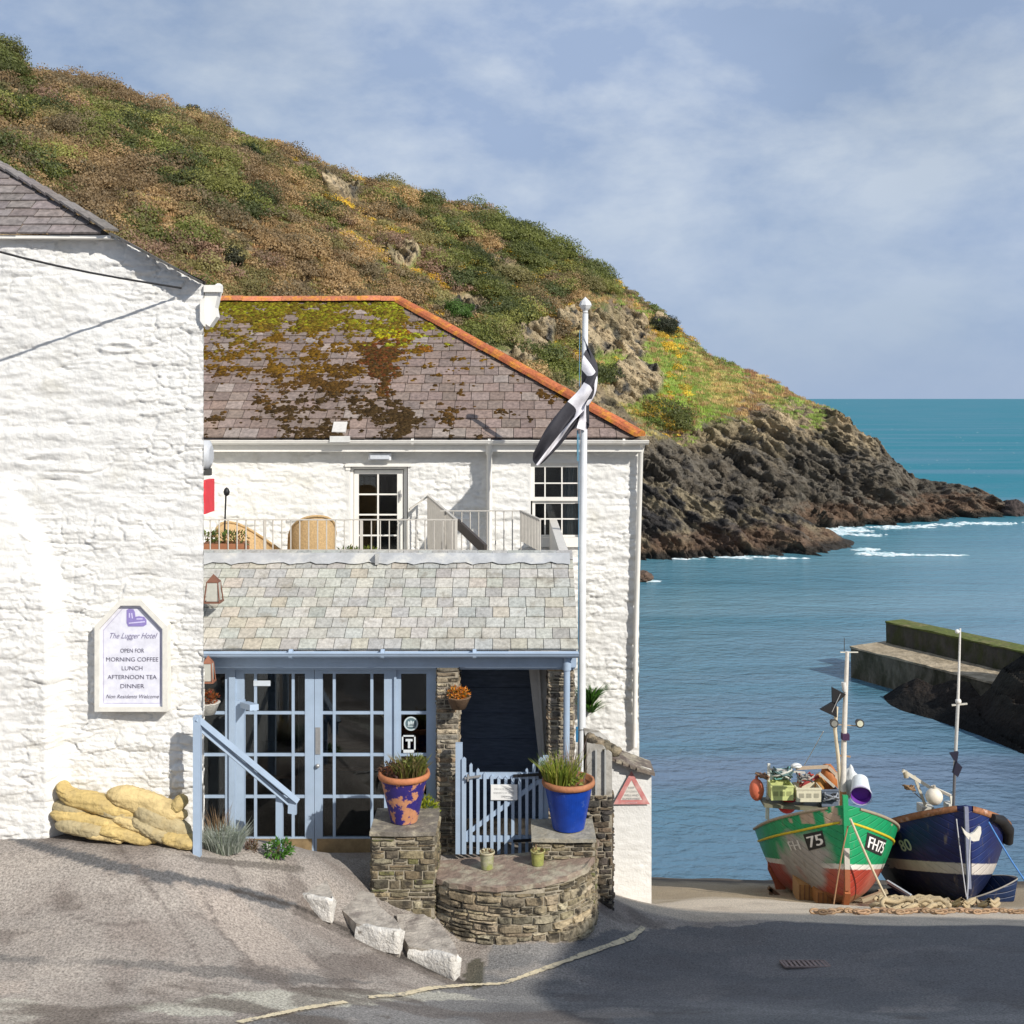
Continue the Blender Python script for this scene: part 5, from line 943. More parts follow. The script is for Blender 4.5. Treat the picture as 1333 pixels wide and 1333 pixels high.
b = MB(); b.bar(P(751, 946, df - .07), P(751, 966, df - .07), .02, .035, (.03, .17, .34)); b.bar(P(749, 950, df - .08), P(770, 950, df - .03), .01, .01, (.1, .1, .1)); b.build('cleat', m_vc, fp)
ctl = [[(759, 436, 0), (770, 472, -.05), (757, 503, -.12), (735, 527, -.18), (712, 556, -.20), (694, 590, -.22)],
       [(763, 452, .03), (778, 478, -.02), (766, 510, -.16), (746, 538, -.10), (720, 566, -.28), (694, 600, -.14)],
       [(758, 470, -.05), (776, 498, -.12), (770, 522, -.02), (742, 552, -.24), (724, 575, -.10), (700, 606, -.26)],
       [(757, 505, .02), (768, 512, -.04), (762, 528, -.18), (752, 545, -.05), (728, 580, -.26), (704, 604, -.12)],
       [(756, 548, -.02), (767, 552, -.10), (762, 560, -.02), (748, 558, -.16), (735, 572, -.06), (712, 598, -.20)]]
ca = np.array([[(*P(x, y, df + o - .05),) for x, y, o in r] for r in ctl]); nu2, nv2 = 70, 50
def cr1(a, t):   # catmull-rom along axis 0
    n_ = a.shape[0]; u = t * (n_ - 1); i = np.minimum(u.astype(int), n_ - 2); f = (u - i)[(...,) + (None,) * (a.ndim - 1)]
    p0_, p1_, p2_, p3_ = a[np.maximum(i - 1, 0)], a[i], a[i + 1], a[np.minimum(i + 2, n_ - 1)]; return .5 * ((2 * p1_) + (-p0_ + p2_) * f + (2 * p0_ - 5 * p1_ + 4 * p2_ - p3_) * f ** 2 + (-p0_ + 3 * p1_ - 3 * p2_ + p3_) * f ** 3)
vv = np.linspace(0, 1, nv2); uu = np.linspace(0, 1, nu2); s_ = cr1(ca, vv); s_ = cr1(np.swapaxes(s_, 0, 1), uu)       # (nu,nv,3)
s_[..., 1] += .035 * np.sin(vv[None, :] * 15 + uu[:, None] * 5) * (0.3 + uu[:, None]); A_, B_ = np.meshgrid((uu[:-1] + uu[1:]) / 2, (vv[:-1] + vv[1:]) / 2, indexing='ij')
wc = ((np.abs(A_ - .46) < .10) | (np.abs(B_ - .5) < .10)).ravel(); fc = np.where(wc[:, None], np.array([.74, .72, .76]), np.array([.035, .034, .042]))
m_flag = M('flag_cloth', None, .75, ns=20, na=.1, bs=40, bd=.002)
tag(mesh_np('flag', s_, grid_faces(nu2, nv2), m_flag, colf=fc, smooth=True, origin=(X(757, df), df, 9.5)), 'black flag with white cross hanging limp from the flagpole', 'flag')
# ================================================================== hotel sign
sg = thing('hotel_sign', 'white six sided hotel sign with opening text on the left cottage wall', 'sign', P(170, 927, 11.4)); so_ = [(123, 815), (155, 781.5), (184, 781.5), (217.5, 815), (217.5, 926.5), (123, 926.5)]; ds = 11.38
def scl(pts, m_): cx2, cy2 = 170, 860; return [(cx2 + (x - cx2) * (1 - m_ / 47), cy2 + (y - cy2) * (1 - m_ / 68)) for x, y in pts]
inn = scl(so_, 6); b = MB(); n_ = 6
vo = [P(x, y, ds) for x, y in so_]; vi = [P(x, y, ds) for x, y in inn]; ob = [Vector((p.x, 11.52, p.z)) for p in vo]; ib = [Vector((p.x, ds + .045, p.z)) for p in vi]
b.add(vo + vi + ob + ib, [(i, (i + 1) % n_, n_ + (i + 1) % n_, n_ + i) for i in range(n_)] + [(i, 12 + i, 12 + (i + 1) % n_, (i + 1) % n_) for i in range(n_)] + [(6 + i, 6 + (i + 1) % n_, 18 + (i + 1) % n_, 18 + i) for i in range(n_)], (.70, .68, .62), False); b.build('sign_frame', m_vc, sg)
b = MB(); bd_ = ds + .043; b.add([Vector((P(x, y, ds).x, bd_, P(x, y, ds).z)) for x, y in scl(so_, 5.5)], [tuple(range(6))], (.70, .70, .78), False); b.build('panel', m_vc, sg)
b = MB(); o1, o2 = scl(so_, 9.5), scl(so_, 10.2); dl = bd_ - .003
b.add([(P(x, y, ds).x, dl, P(x, y, ds).z) for x, y in o1 + o2], [(i, (i + 1) % 6, 6 + (i + 1) % 6, 6 + i) for i in range(6)], (.45, .42, .58), False); b.build('border_line', m_vc, sg)
b = MB(); C1 = (.10, .09, .14)
for tx, py, wpx, hp_, sh_, cc2 in (('The Lugger Hotel', 831, 62, 7.5, .45, (.20, .18, .30)), ('OPEN FOR', 849.5, 31, 5.4, 0, C1), ('MORNING COFFEE', 861, 68, 5.6, 0, C1), ('LUNCH', 872.5, 27, 5.6, 0, C1), ('AFTERNOON TEA', 884, 64, 5.6, 0, C1), ('DINNER', 895.8, 31, 5.6, 0, C1), ('Non Residents Welcome', 909, 69, 5, .35, C1)): put_text(b, tx, 172, py, dl - .001, wpx, hp_, cc2, shear=sh_)
b.build('lettering', m_vc, sg)
b = MB(); pc = (.27, .22, .50)
for poly in ([(163, 795), (166, 793.5), (172, 794), (174, 798), (174.5, 804), (179, 803), (186, 804), (189, 808), (189, 814), (185, 816.5), (165, 816.5), (163, 812)],): b.add([(P(x, y, ds).x, dl, P(x, y, ds).z) for x, y in poly], [tuple(range(len(poly)))], pc, False)
for poly in ([(166, 799), (167.5, 799), (167.5, 805), (166, 805)], [(169, 799), (170.5, 799), (171.5, 806), (170, 806)], [(166, 811.5), (187, 809.5), (187, 811), (166, 813)], [(176, 806), (184, 806), (184, 807.2), (176, 807.5)]): b.add([(P(x, y, ds).x, dl - .002, P(x, y, ds).z) for x, y in poly], [(0, 1, 2, 3)], (.62, .58, .80), False)
b.build('emblem', m_vc, sg)
# overhead wire from the gable towards the viewer's left
b = MB(); w0, w1 = P(236, 375, 11.42), Vector((-6.5, 8.6, 12.15)); pts = [w0.lerp(w1, i / 14) - Vector((0, 0, .22 * math.sin(math.pi * i / 14))) for i in range(15)]; b.tube(pts, .011, 6); tag(b.build('overhead_wire', m_black, origin=tuple(w0)), 'thin dark wire running from the gable across the white wall', 'wire')
# ================================================================== sandbags
m_bag = M('sandbag_cloth', None, .85, ns=8, na=.14, bs=24, bd=.02, dirt=((.33, .25, .12), 6, .50, .75))
def sandbag(label, px, py, d, lp, hp_, rot, col, seed):
    nu_, nv3 = 76, 48; s = d / F; c_ = P(px, py, d); th = np.linspace(0, 2 * math.pi, nv3)[None, :]; u = np.linspace(-1, 1, nu_)[:, None]
    prof = (1 - np.abs(u) ** 6) ** .6; prof = np.maximum(prof, .05) * (1 - .30 * np.abs(u) ** 2.5); neck = 1 - .30 * np.exp(-((u - .84) / .07) ** 2); sag = .25 * fbm(u * 1.4 + seed, 0 * u, seed, o=2)
    hl, hh = lp * s / 2 * 1.10, hp_ * s / 2 * .84; ct, st_ = np.cos(th), np.sin(th); sqz = np.sign(st_) * np.abs(st_) ** .75
    wr = 1 + .05 * vn(u * 3 + seed, np.cos(th) * 2.5, np.sin(th) * 2.5 + seed) + .07 * (1 - 2 * np.abs(vn(u * 1.6 + seed * 2, th * 3.4 + u * 2.5, seed))) + .05 * (1 - 2 * np.abs(vn(u * 2 + th * 1.0 + seed, th * 6 - u * 5, seed))) + .04 * (1 - 2 * np.abs(vn(u * 9 + th * 2 + seed, th * 2.5, seed + 5))) + .08 * np.sin(th * 9 + seed) * np.abs(u) ** 3
    x = u * hl + 0 * th; z = prof * neck * hh * sqz * wr + sag * hh; y = prof * neck * .11 * ct * wr * (1 + .1 * np.sin(u * 4 + seed)); a = math.radians(-rot)
    xr = x * math.cos(a) - z * math.sin(a); zr = x * math.sin(a) + z * math.cos(a)
    o = mesh_np('sandbag', np.stack([c_.x + xr, c_.y + y, c_.z + zr], -1), grid_faces(nu_, nv3), m_bag, col=np.broadcast_to(np.array(col) * (1 + .12 * vn(u * 2 + seed, th, seed))[..., None], (nu_, nv3, 3)).reshape(-1, 3), smooth=True, origin=tuple(c_))
    return tag(o, label, 'sandbag', 'sandbags stacked against the white wall')
Y1, Y2, Y3 = (.54, .40, .16), (.40, .33, .19), (.60, .46, .22)
for k, a in enumerate([('yellow sandbag on the top row at the left end of the pile', 134, 1048, 11.36, 112, 27, 15, Y1), ('broad orange yellow sandbag on the top row at the right', 192, 1046, 11.35, 100, 34, 16, Y3),
     ('pale sandbag of the second row at far left, partly under the top bag', 104, 1054, 11.4, 66, 26, 12, Y2), ('long folded sandbag of the middle row at left', 122, 1066, 11.33, 104, 22, 9, Y1),
     ('plump sandbag of the middle row at right under the broad top bag', 214, 1069, 11.32, 82, 32, 27, Y2), ('short sandbag at the bottom left of the pile', 111, 1077, 11.27, 72, 22, 8, Y2),
     ('crumpled sandbag in the middle of the bottom row', 166, 1085, 11.26, 76, 20, 12, Y1), ('flat sandbag of the bottom row between the crumpled one and the right end', 202, 1081, 11.27, 62, 20, 26, Y2), ('small sandbag at the bottom right end beside the handrail post', 234, 1093, 11.25, 46, 20, 14, (.50, .37, .15)),
     ('thin sandbag showing between the top row and the long folded bag', 158, 1058, 11.36, 74, 17, 14, Y2), ('narrow folded sandbag wedged above the crumpled bottom bag', 178, 1073, 11.31, 66, 16, 20, Y3), ('low flat sandbag at the bottom between short and crumpled bags', 138, 1086, 11.27, 58, 15, 10, Y3), ('tied end of a hidden sandbag poking up behind the top right bag', 232, 1047, 11.38, 26, 20, -40, (.45, .34, .14)), ('gathered sandbag neck at the top left corner against the wall', 88, 1030, 11.38, 30, 16, 40, Y1)]): sandbag(*a, k * 3.7 + 1)
# ================================================================== pots
G1 = [(.13, .17, .04), (.09, .13, .035), (.20, .21, .06), (.26, .16, .10)]
def potplant(name, label, px, d, zb, r0, r1, h, col, rim, fol, pmat=None, colf=None, cat='plant pot'):
    c_ = Vector((X(px, d), d, zb)); t = thing(name, label, cat, c_); n_ = 56; prof = [(r0 * .9, 0), (r0, .01)] + [(r0 + (r1 * .93 - r0) * k / 14, .01 + (h * .88) * k / 14) for k in range(1, 15)]
    b = MB(); vs = []; fs = []; 
    for r, z in prof:
        for k in range(n_): a = 6.283185 * k / n_; vs.append(c_ + Vector((r * math.cos(a), r * math.sin(a), z)))
    for i in range(len(prof) - 1):
        for k in range(n_):
            a = 6.283185 * k / n_; b.add([vs[i * n_ + k], vs[i * n_ + (k + 1) % n_], vs[(i + 1) * n_ + (k + 1) % n_], vs[(i + 1) * n_ + k]], [(0, 1, 2, 3)], colf(a, prof[i][1] / h) if colf else col, True)
    b.build('pot_body', pmat or m_pot, t)
    b = MB(); b.lathe(c_, [(r1 * .92, h * .875), (r1, h * .885), (r1 * 1.03, h * .93), (r1 * 1.0, h), (r1 * .90, h), (r1 * .88, h * .9), (0, h * .9)], n_, rim); b.build('rim', m_terra, t)
    b = MB(); fol(b, c_ + Vector((0, 0, h * .92))); b.build('plant', m_leaf, t); return t
m_pot = M('glazed_pot', None, .35, ns=10, na=.18, dirt=((.10, .16, .36), 14, .60, .74)); m_pots = M('speckled_pot', (.030, .020, .16), .5, ns=20, na=.15, dirt=((.50, .23, .12), 7, .50, .54))
def fol1(b, c_):
    b.leaves(c_ + Vector((-.13, -.02, .06)), (.13, .14, .08), 260, .05, [(.10, .05, .045), (.15, .08, .05), (.07, .05, .03)]); b.blades(c_ + Vector((.06, -.02, 0)), (.16, .14), 260, .22, .008, [(.22, .22, .05), (.15, .17, .05), (.28, .20, .10)], .6); b.leaves(c_ + Vector((.12, 0, .12)), (.12, .12, .09), 220, .05, [(.20, .23, .05), (.14, .18, .04), (.25, .22, .08)])
def speck(a, z):
    n_ = float(fbm(math.cos(a) * 2.2 + 5, math.sin(a) * 2.2, z * 4, o=4)); n2 = float(vn(math.cos(a) * 7, math.sin(a) * 7, z * 13))
    t_ = n_ + .35 * n2 + (.22 if -1.3 < math.atan2(math.sin(a), math.cos(a)) < -.3 and z < .8 else -.05) + (.15 if z < .12 else 0); return (.52, .24, .12) if t_ > .12 else (.035, .022, .17)
_op = potplant
def potfine(*a, **k): return _op(*a, **k)
potfine('terracotta_pot', 'peeling purple and orange pot with green and maroon plants on left wall pier', 526, 12.48, 5.425, .145, .275, .54, (0, 0, 0), (.42, .16, .07), fol1, m_pots)
def fol2(b, c_):
    b.blades(c_ + Vector((-.10, -.03, 0)), (.15, .14), 380, .30, .009, [(.30, .34, .05), (.20, .28, .05), (.36, .34, .09)], .45); b.leaves(c_ + Vector((-.15, 0, .16)), (.12, .12, .15), 170, .035, [(.42, .34, .30), (.25, .28, .09), (.34, .22, .20)]); b.leaves(c_ + Vector((.02, -.05, .08)), (.14, .12, .09), 200, .05, [(.27, .34, .05), (.18, .25, .04)])
    b.blades(c_ + Vector((.05, 0, 0)), (.14, .1), 40, .5, .004, [(.38, .28, .26), (.3, .25, .18)], .3)
potfine('blue_pot', 'bright blue glazed pot with yellow green plants on the right wall pier', 740, 12.68, 5.278, .175, .285, .54, (.008, .045, .30), (.36, .15, .07), fol2)
def fol3(b, c_): b.leaves(c_, (.05, .05, .03), 40, .05, [(.35, .22, .13), (.2, .15, .06)])
potfine('small_pot', 'small lichen stained stone pot in the middle of the curved wall top', 634, 12.36, 4.958, .065, .082, .19, (.34, .33, .22), (.40, .36, .24), fol3, M('lichen_pot', None, .9, ns=20, na=.3, dirt=((.22, .24, .07), 9, .45, .6)))
potfine('small_pot', 'small yellow green pot tucked against the right wall pier', 700, 12.33, 5.01, .062, .078, .16, (.30, .30, .09), (.34, .32, .13), fol3, MATS['lichen_pot'])
# hanging baskets
def hanging(label, px, py, d, w_, h, col, cols, up):
    c_ = P(px, py, d); t = thing('hanging_basket', label, 'hanging basket', c_); b = MB(); b.lathe(c_ - Vector((0, 0, h)), [(.0, 0), (w_ * .6, 0), (w_, h * .95), (w_ * 1.05, h), (w_ * .85, h), (0, h * .8)], 18, col); b.build('basket', m_wick, t); b = MB(); b.leaves(c_ + Vector((0, 0, up * .5)), (w_ * .95, w_ * .8, up), 420, .035, cols, shell=.3); b.build('flowers', m_leaf, t)
    b = MB(); b.bar(c_ + Vector((0, .0, -.02)), c_ + Vector((0, d * 0 + .2, .02)), .012, .012, (.05, .05, .05)); b.build('bracket', m_vc, t)
hanging('wicker basket of bright orange flowers on the stone porch pillar', 597, 907, 12.98, .135, .13, (.16, .10, .06), [(.75, .22, .01), (.80, .32, .02), (.70, .30, .10), (.12, .13, .03)], .07)
hanging('white wicker basket of dark red flowers under the lantern at left', 271, 914, 12.9, .13, .13, (.55, .53, .48), [(.30, .05, .02), (.38, .12, .03), (.10, .07, .03)], .09)
# plants on the ground
def plant(name, label, fn, px, py, d, cat='plant'):
    c_ = P(px, py, d); t = thing(name, label, cat, c_); b = MB(); fn(b, c_); b.build('foliage', m_leaf, t); b = MB()
    for k in range(5): b.tube([c_ + Vector((random.gauss(0, .03), 0, -.06)), c_ + Vector((random.gauss(0, .06), 0, .10))], .006, 5, (.12, .09, .05))
    b.build('stem', m_vc, t)
SV = [(.42, .45, .40), (.34, .38, .32), (.50, .52, .46), (.28, .32, .24)]
plant('lavender_bush', 'silvery grey round bush at the foot of the blue handrail', lambda b, c_: (b.blades(c_, (.18, .13), 900, .27, .004, SV, .6), b.leaves(c_ + Vector((0, 0, .1)), (.19, .14, .13), 900, .028, SV, shell=.5), b.blades(c_ + Vector((-.08, .1, .1)), (.12, .08), 50, .33, .004, [(.25, .16, .08), (.3, .2, .12)], .3)), 291, 1108, 11.55)
plant('leafy_plant', 'small bright green plant with a white flower behind the handrail foot', lambda b, c_: (b.leaves(c_ + Vector((0, 0, .05)), (.16, .1, .08), 280, .05, [(.07, .20, .02), (.05, .13, .02), (.11, .25, .04)]), b.leaves(c_ + Vector((-.08, -.08, .10)), (.02, .02, .02), 20, .03, [(.7, .7, .65)])), 362, 1111, 11.75)
plant('dead_flowers', 'small clump of brown withered flowers between silver bush and green plant', lambda b, c_: b.leaves(c_ + Vector((0, 0, .03)), (.06, .06, .07), 160, .035, [(.16, .07, .04), (.28, .20, .16), (.10, .06, .03)]), 327, 1106, 11.75)
plant('yellow_shrub', 'yellow green shrub behind the peeling pot by the stone pillar', lambda b, c_: b.leaves(c_ + Vector((0, 0, .13)), (.11, .1, .17), 420, .045, [(.36, .42, .03), (.25, .33, .03), (.42, .42, .06)], up=.8), 557, 1070, 12.95)
plant('spiky_plant', 'dark green strappy plant on the white wall right of the flagpole', lambda b, c_: (b.blades(c_, (.04, .03), 170, .34, .012, [(.04, .12, .015), (.07, .19, .02), (.03, .08, .01)], 1.1), b.blades(c_ - Vector((0, 0, .14)), (.04, .03), 90, .22, .012, [(.04, .12, .015), (.07, .19, .02)], 1.6)), 769, 916, 18.60)
# ================================================================== boats
def boat(name, label, foot, d, L_, B_, H_, head, pitch, colfn, rake=.06, stern_w=.8):
    o_ = P(*foot, d); a = math.radians(180 + head); R = Matrix.Rotation(a, 3, 'Z') @ Matrix.Rotation(math.radians(pitch), 3, 'X'); org = o_ - R @ Vector((0, L_ * .93, 0))
    root = thing(name, label, 'fishing boat', org)
    def hp(s, z, side, off=0.0):      # s 0 stern..1 bow, z fraction 0..1 up the side
        sh = H_ * (.70 + .30 * max(0, (s - .15) / .85) ** 2.2 + .03 * (1 - s)); kz = H_ * .16 * max(0, (s - .82) / .18) ** 2
        hb = B_ / 2 * max(0, 1 - max(0, (s - .42) / .58) ** 3.0) ** .85 if s > .42 else B_ / 2 * (stern_w + (1 - stern_w) * math.sin(s / .42 * math.pi / 2))
        fl = .25 + .36 * max(0, (s - .45) / .55); hbz = hb * (.04 + .96 * z ** fl) * (1 - .06 * (1 - z)); y = L_ * (s - (1 - z) * .07 * s ** 6) + (0 if s < 1 else 0); return Vector((side * (hbz + off), y, kz + (sh - kz) * z))
    ns_, nz = 110, 170; vs = []; cs = []
    for side in (1, -1):
        for i in range(ns_ + 1):
            s = i / ns_; s = 1 - (1 - s) ** 1.35
            for j in range(nz + 1): p = hp(s, j / nz, side); vs.append(org + R @ p); cs.append(colfn(s, p.z / H_, side, p))
    m_ = nz + 1; base = (ns_ + 1) * m_; fs = []
    for o in (0, base):
        for i in range(ns_):
            for j in range(nz): fs.append((o + i * m_ + j, o + (i + 1) * m_ + j, o + (i + 1) * m_ + j + 1, o + i * m_ + j + 1))
    for j in range(nz): fs.append((j, base + j, base + j + 1, j + 1))     # transom
    mesh_np('hull', [tuple(v) for v in vs], fs, m_hull, root, col=np.array(cs), smooth=True)
    return root, org, R, hp
m_hull = M('boat_paint', None, .4, ns=5, na=.16, bs=5, bd=.008, stretch=(1, 1, .3), dirt=((.20, .16, .12), 6, .60, .78))
def planks(m, ang):
    t = m.node_tree; bs_ = t.nodes['Principled BSDF']; tc_ = N(t, 'ShaderNodeTexCoord'); mp_ = N(t, 'ShaderNodeMapping'); mp_.inputs['Rotation'].default_value = (math.radians(ang), 0, 0); wv = N(t, 'ShaderNodeTexWave', wave_type='BANDS', bands_direction='Z', i_Scale=2.4, i_Distortion=.6); cr_ = N(t, 'ShaderNodeValToRGB'); cr_.color_ramp.elements[0].position = .0; cr_.color_ramp.elements[1].position = .10
    bp_ = N(t, 'ShaderNodeBump', i_Strength=1.0, i_Distance=.010); old = bs_.inputs['Normal'].links[0].from_socket; t.links.new(tc_.outputs['Object'], mp_.inputs[0]); t.links.new(mp_.outputs[0], wv.inputs[0]); t.links.new(wv.outputs['Fac'], cr_.inputs[0]); t.links.new(cr_.outputs[0], bp_.inputs['Height']); t.links.new(old, bp_.inputs['Normal']); t.links.new(bp_.outputs[0], bs_.inputs['Normal'])
planks(m_hull, -20)
GR, WH, RD = (.010, .27, .105), (.66, .64, .58), (.34, .045, .028)
def gcol(s, z, side, p):
    n_ = float(fbm(p.y * 1.1 + side * 9, p.z * 1.6, 2.0, o=4)); n2 = float(fbm(p.y * 4, p.z * 2, side * 3.0, o=3)); wl = .36 + .0 * s
    c_ = GR if z > wl + .052 else (WH if z > wl else RD)
    if z <= wl: k = max(0, min(1, (n_ + .25) * 2)); c_ = tuple(a * (1 - k) + b_ * k for a, b_ in zip(RD, (.42, .13, .09)))
    if z < .10 + .05 * n2: c_ = (.26, .11, .05)
    if side > 0:
        w_ = max(0, 1 - ((s - .76 - (z - .38) * .15) / .19) ** 2 - ((z - .36) / .34) ** 2 + n_ * .9 + n2 * .4); k = min(1, w_ * 2.2) * (1 if z < .78 else .8)
        c_ = tuple(a * (1 - k) + b_ * k for a, b_ in zip(c_, (.33, .31, .29)))
    if z > .80 and abs(n2) > .42 and s > .6: c_ = (.40, .30, .22)
    return c_
gb, go, gR, ghp = boat('fishing_boat', 'green and red wooden fishing boat lettered FH75 propped on the slipway', (1104, 1180), 21.0, 5.0, 2.72, 1.74, -6, 20, gcol)
LB = 5.0
def strip_on(hp, org, R, s0, s1, z, w_, side, off, n_=60):
    vs = []
    for i in range(n_ + 1):
        s = s0 + (s1 - s0) * i / n_
        for zz, oo in ((z - w_, 0), (z - w_, off), (z + w_, off), (z + w_, 0)): vs.append(org + R @ hp(s, zz, side, oo))
    return vs, [(4 * i + k, 4 * i + 4 + k, 4 * i + 5 + k, 4 * i + 1 + k) for i in range(n_) for k in range(3)]
b = MB()
for sd_ in (1, -1): b.add(*strip_on(ghp, go, gR, 0, .992, .80, .012, sd_, .028), (.52, .40, .02), True)
b.build('rubbing_strake', m_vc, gb)
b = MB()
for sd_ in (1, -1): b.add(*strip_on(ghp, go, gR, 0, .97, .985, .014, sd_, .035), (.30, .25, .18), True)
b.build('gunwale', m_vc, gb)
b = MB()   # stem post and keel
st = [go + gR @ Vector((0, LB * (1 - (1 - z) * .07) + .02, 1.74 * (.16 + .84 * z + (.10 if z == 1 else 0)))) for z in (0, .25, .5, .75, 1.0)]
for i, (a, c_) in enumerate(zip(st, st[1:])): b.bar(a, c_, .09, .12, GR if i > 1 else ((.50, .47, .42) if i == 1 else (.30, .10, .045)), up=tuple(gR @ Vector((0, 1, 0))))
kk = [go + gR @ Vector((0, LB * .93, .29)), go + gR @ Vector((0, LB * .87, .03)), go + gR @ Vector((0, .3, -.05))]
for a, c_ in zip(kk, kk[1:]): b.bar(a, c_, .10, .20, (.36, .12, .045))
b.build('stem_and_keel', m_vc, gb)
b = MB()   # deck inside
vs = []
for i in range(20): s = .03 + .93 * i / 19; p1_, p2_ = ghp(s, .80, 1, -.03), ghp(s, .80, -1, -.03); vs += [go + gR @ p1_, go + gR @ p2_]
b.add(vs, [(2 * i, 2 * i + 1, 2 * i + 3, 2 * i + 2) for i in range(19)], (.34, .33, .30)); b.build('deck', m_vc, gb)
def boat_text(b, hp, org, R, txt, s0, z0, side, h, col, off=.012, LL=5.0, HH=1.74, plate=None, sxk=1.0):
    vs, fs = text_geo(txt, h / .72, align='LEFT', sx=sxk); mx_ = max(v[0] for v in vs)
    f = lambda x, y, o: org + R @ hp(s0 + side * x / LL, z0 + y / HH * 1.08, side, o)
    if plate:
        n_ = 8; m_ = .035; pv_ = [f(-m_ + (mx_ + 2 * m_) * i / n_, yy, off - .006) for i in range(n_ + 1) for yy in (-.045, h + .045)]
        b.add(pv_, [(2 * i, 2 * i + 2, 2 * i + 3, 2 * i + 1) for i in range(n_)], plate, False)
    for k in (0, .016): b.add([f(x + k, y, off + k * .01) for x, y in vs], fs, col, False)
b = MB(); boat_text(b, ghp, go, gR, '75', .875, .60, 1, .20, (.74, .72, .68), plate=(.02, .02, .02), off=.018, sxk=1.15); b.build('registration', m_vc, gb); b = MB(); boat_text(b, ghp, go, gR, 'FH', .765, .60, 1, .18, (.58, .56, .53), off=.014, sxk=1.2); b.build('registration', m_vc, gb); b = MB()
boat_text(b, ghp, go, gR, 'FH75', .925, .60, -1, .21, (.78, .76, .74), plate=(.02, .02, .02), off=.018, sxk=.95); b.build('registration', m_vc, gb)
# mast, lamps
dm = 22.2; b = MB(); b.tube([P(1097, 1056, dm), P(1099, 950, dm), P(1103, 848, dm)], [.055, .05, .035], 10, (.62, .58, .52)); b.tube([P(1097, 1056, dm), P(1097.6, 1030, dm)], .062, 10, (.40, .20, .08)); b.bar(P(1094, 849, dm), P(1117, 849, dm), .02, .02, (.6, .58, .5)); b.tube([P(1099, 830, dm), P(1099, 850, dm)], .008, 5, (.05, .05, .05)); b.pbox(1097, 1106, 956, 964, dm - .1, .14, (.05, .02, .06))
b.bar(P(1089, 983, dm), P(1107, 985, dm), .03, .03, (.35, .22, .12)); b.tube([P(1100, 900, dm), P(1098.5, 888, dm)], .05, 8, (.6, .6, .58)); b.build('mast', m_vc, gb)
b = MB(); b.tube([P(1095, 1040, dm + .05), P(1091, 985, dm), P(1087, 950, dm), P(1089, 920, dm)], .035, 8, (.60, .52, .38)); b.build('second_mast', m_vc, gb)
for px in (1086, 1119.5):
    b = MB(); c_ = P(px, 942, dm - .08); b.tube([c_, c_ + Vector((0, .12, 0))], [.085, .06], 16, (.05, .05, .05)); l_o = b.build('deck_lamp', m_vc, gb); b = MB(); b.tube([c_ - Vector((0, .012, 0)), c_ + Vector((0, .0, 0))], .058, 16, (.55, .55, .42) if px > 1100 else (.22, .22, .2)); b.build('lens', m_vc, l_o)
b = MB(); b.bar(P(1086, 943, dm), P(1119, 945, dm), .018, .018, (.4, .3, .2)); b.build('lamp_bar', m_vc, gb)
t = thing('radar_reflector', 'black double cone day shape leaning on the mast of the green boat', 'marker', P(1086, 915, dm)); b = MB(); ax = (P(1093, 900, dm) - P(1078, 928, dm)); c_ = P(1085.5, 914.5, dm); n1 = Vector((.85, 0, .5)).normalized()
for p_ in ([(1082.5, 894), (1100, 903), (1087, 916), (1083, 914)], [(1088, 913), (1088.5, 933), (1067, 923), (1082, 914)]): b.prism([(X(x, dm), Z(y, dm)) for x, y in p_], dm - .06, dm + .02, (.012, .012, .014))
b.bar(P(1094, 903, dm - .07), P(1083, 927, dm - .07), .012, .012, (.3, .3, .3)); b.build('black_shape', m_vc, t)
# working table frame at the stern with gear
dg = 23.6; b = MB(); m_galv = (.52, .50, .46)
b.bar(P(998, 1066, dg), P(1001, 994, dg), .05, .05, (.60, .60, .56)); b.bar(P(1000, 1001, dg), P(1048, 1006, dg), .04, .04, m_galv); b.bar(P(1036, 1000, dg), P(1078, 998, dg), .05, .06, (.42, .33, .24)); b.bar(P(1078, 998, dg), P(1088, 1008, dg), .06, .06, (.45, .36, .28)); b.bar(P(1066, 1006, dg - .1), P(1086, 1024, dg - .1), .06, .05, (.45, .42, .36)); b.bar(P(992, 1044, dg - .1), P(1095, 1052, dg - .1), .45, .06, (.16, .15, .10)); b.bar(P(1088, 1006, dg), P(1091, 1050, dg), .05, .05, (.5, .42, .33)); b.bar(P(1000, 1044, dg + .3), P(1000, 1068, dg + .3), .04, .04, m_galv); b.bar(P(1060, 1050, dg + .3), P(1060, 1070, dg + .3), .04, .04, m_galv)
b.bar(P(1040, 1006, dg), P(1045, 1048, dg), .04, .04, (.30, .08, .06)); b.bar(P(1043, 1022, dg), P(1066, 1010, dg), .05, .05, (.34, .05, .05)); b.build('work_frame', m_vc, gb)
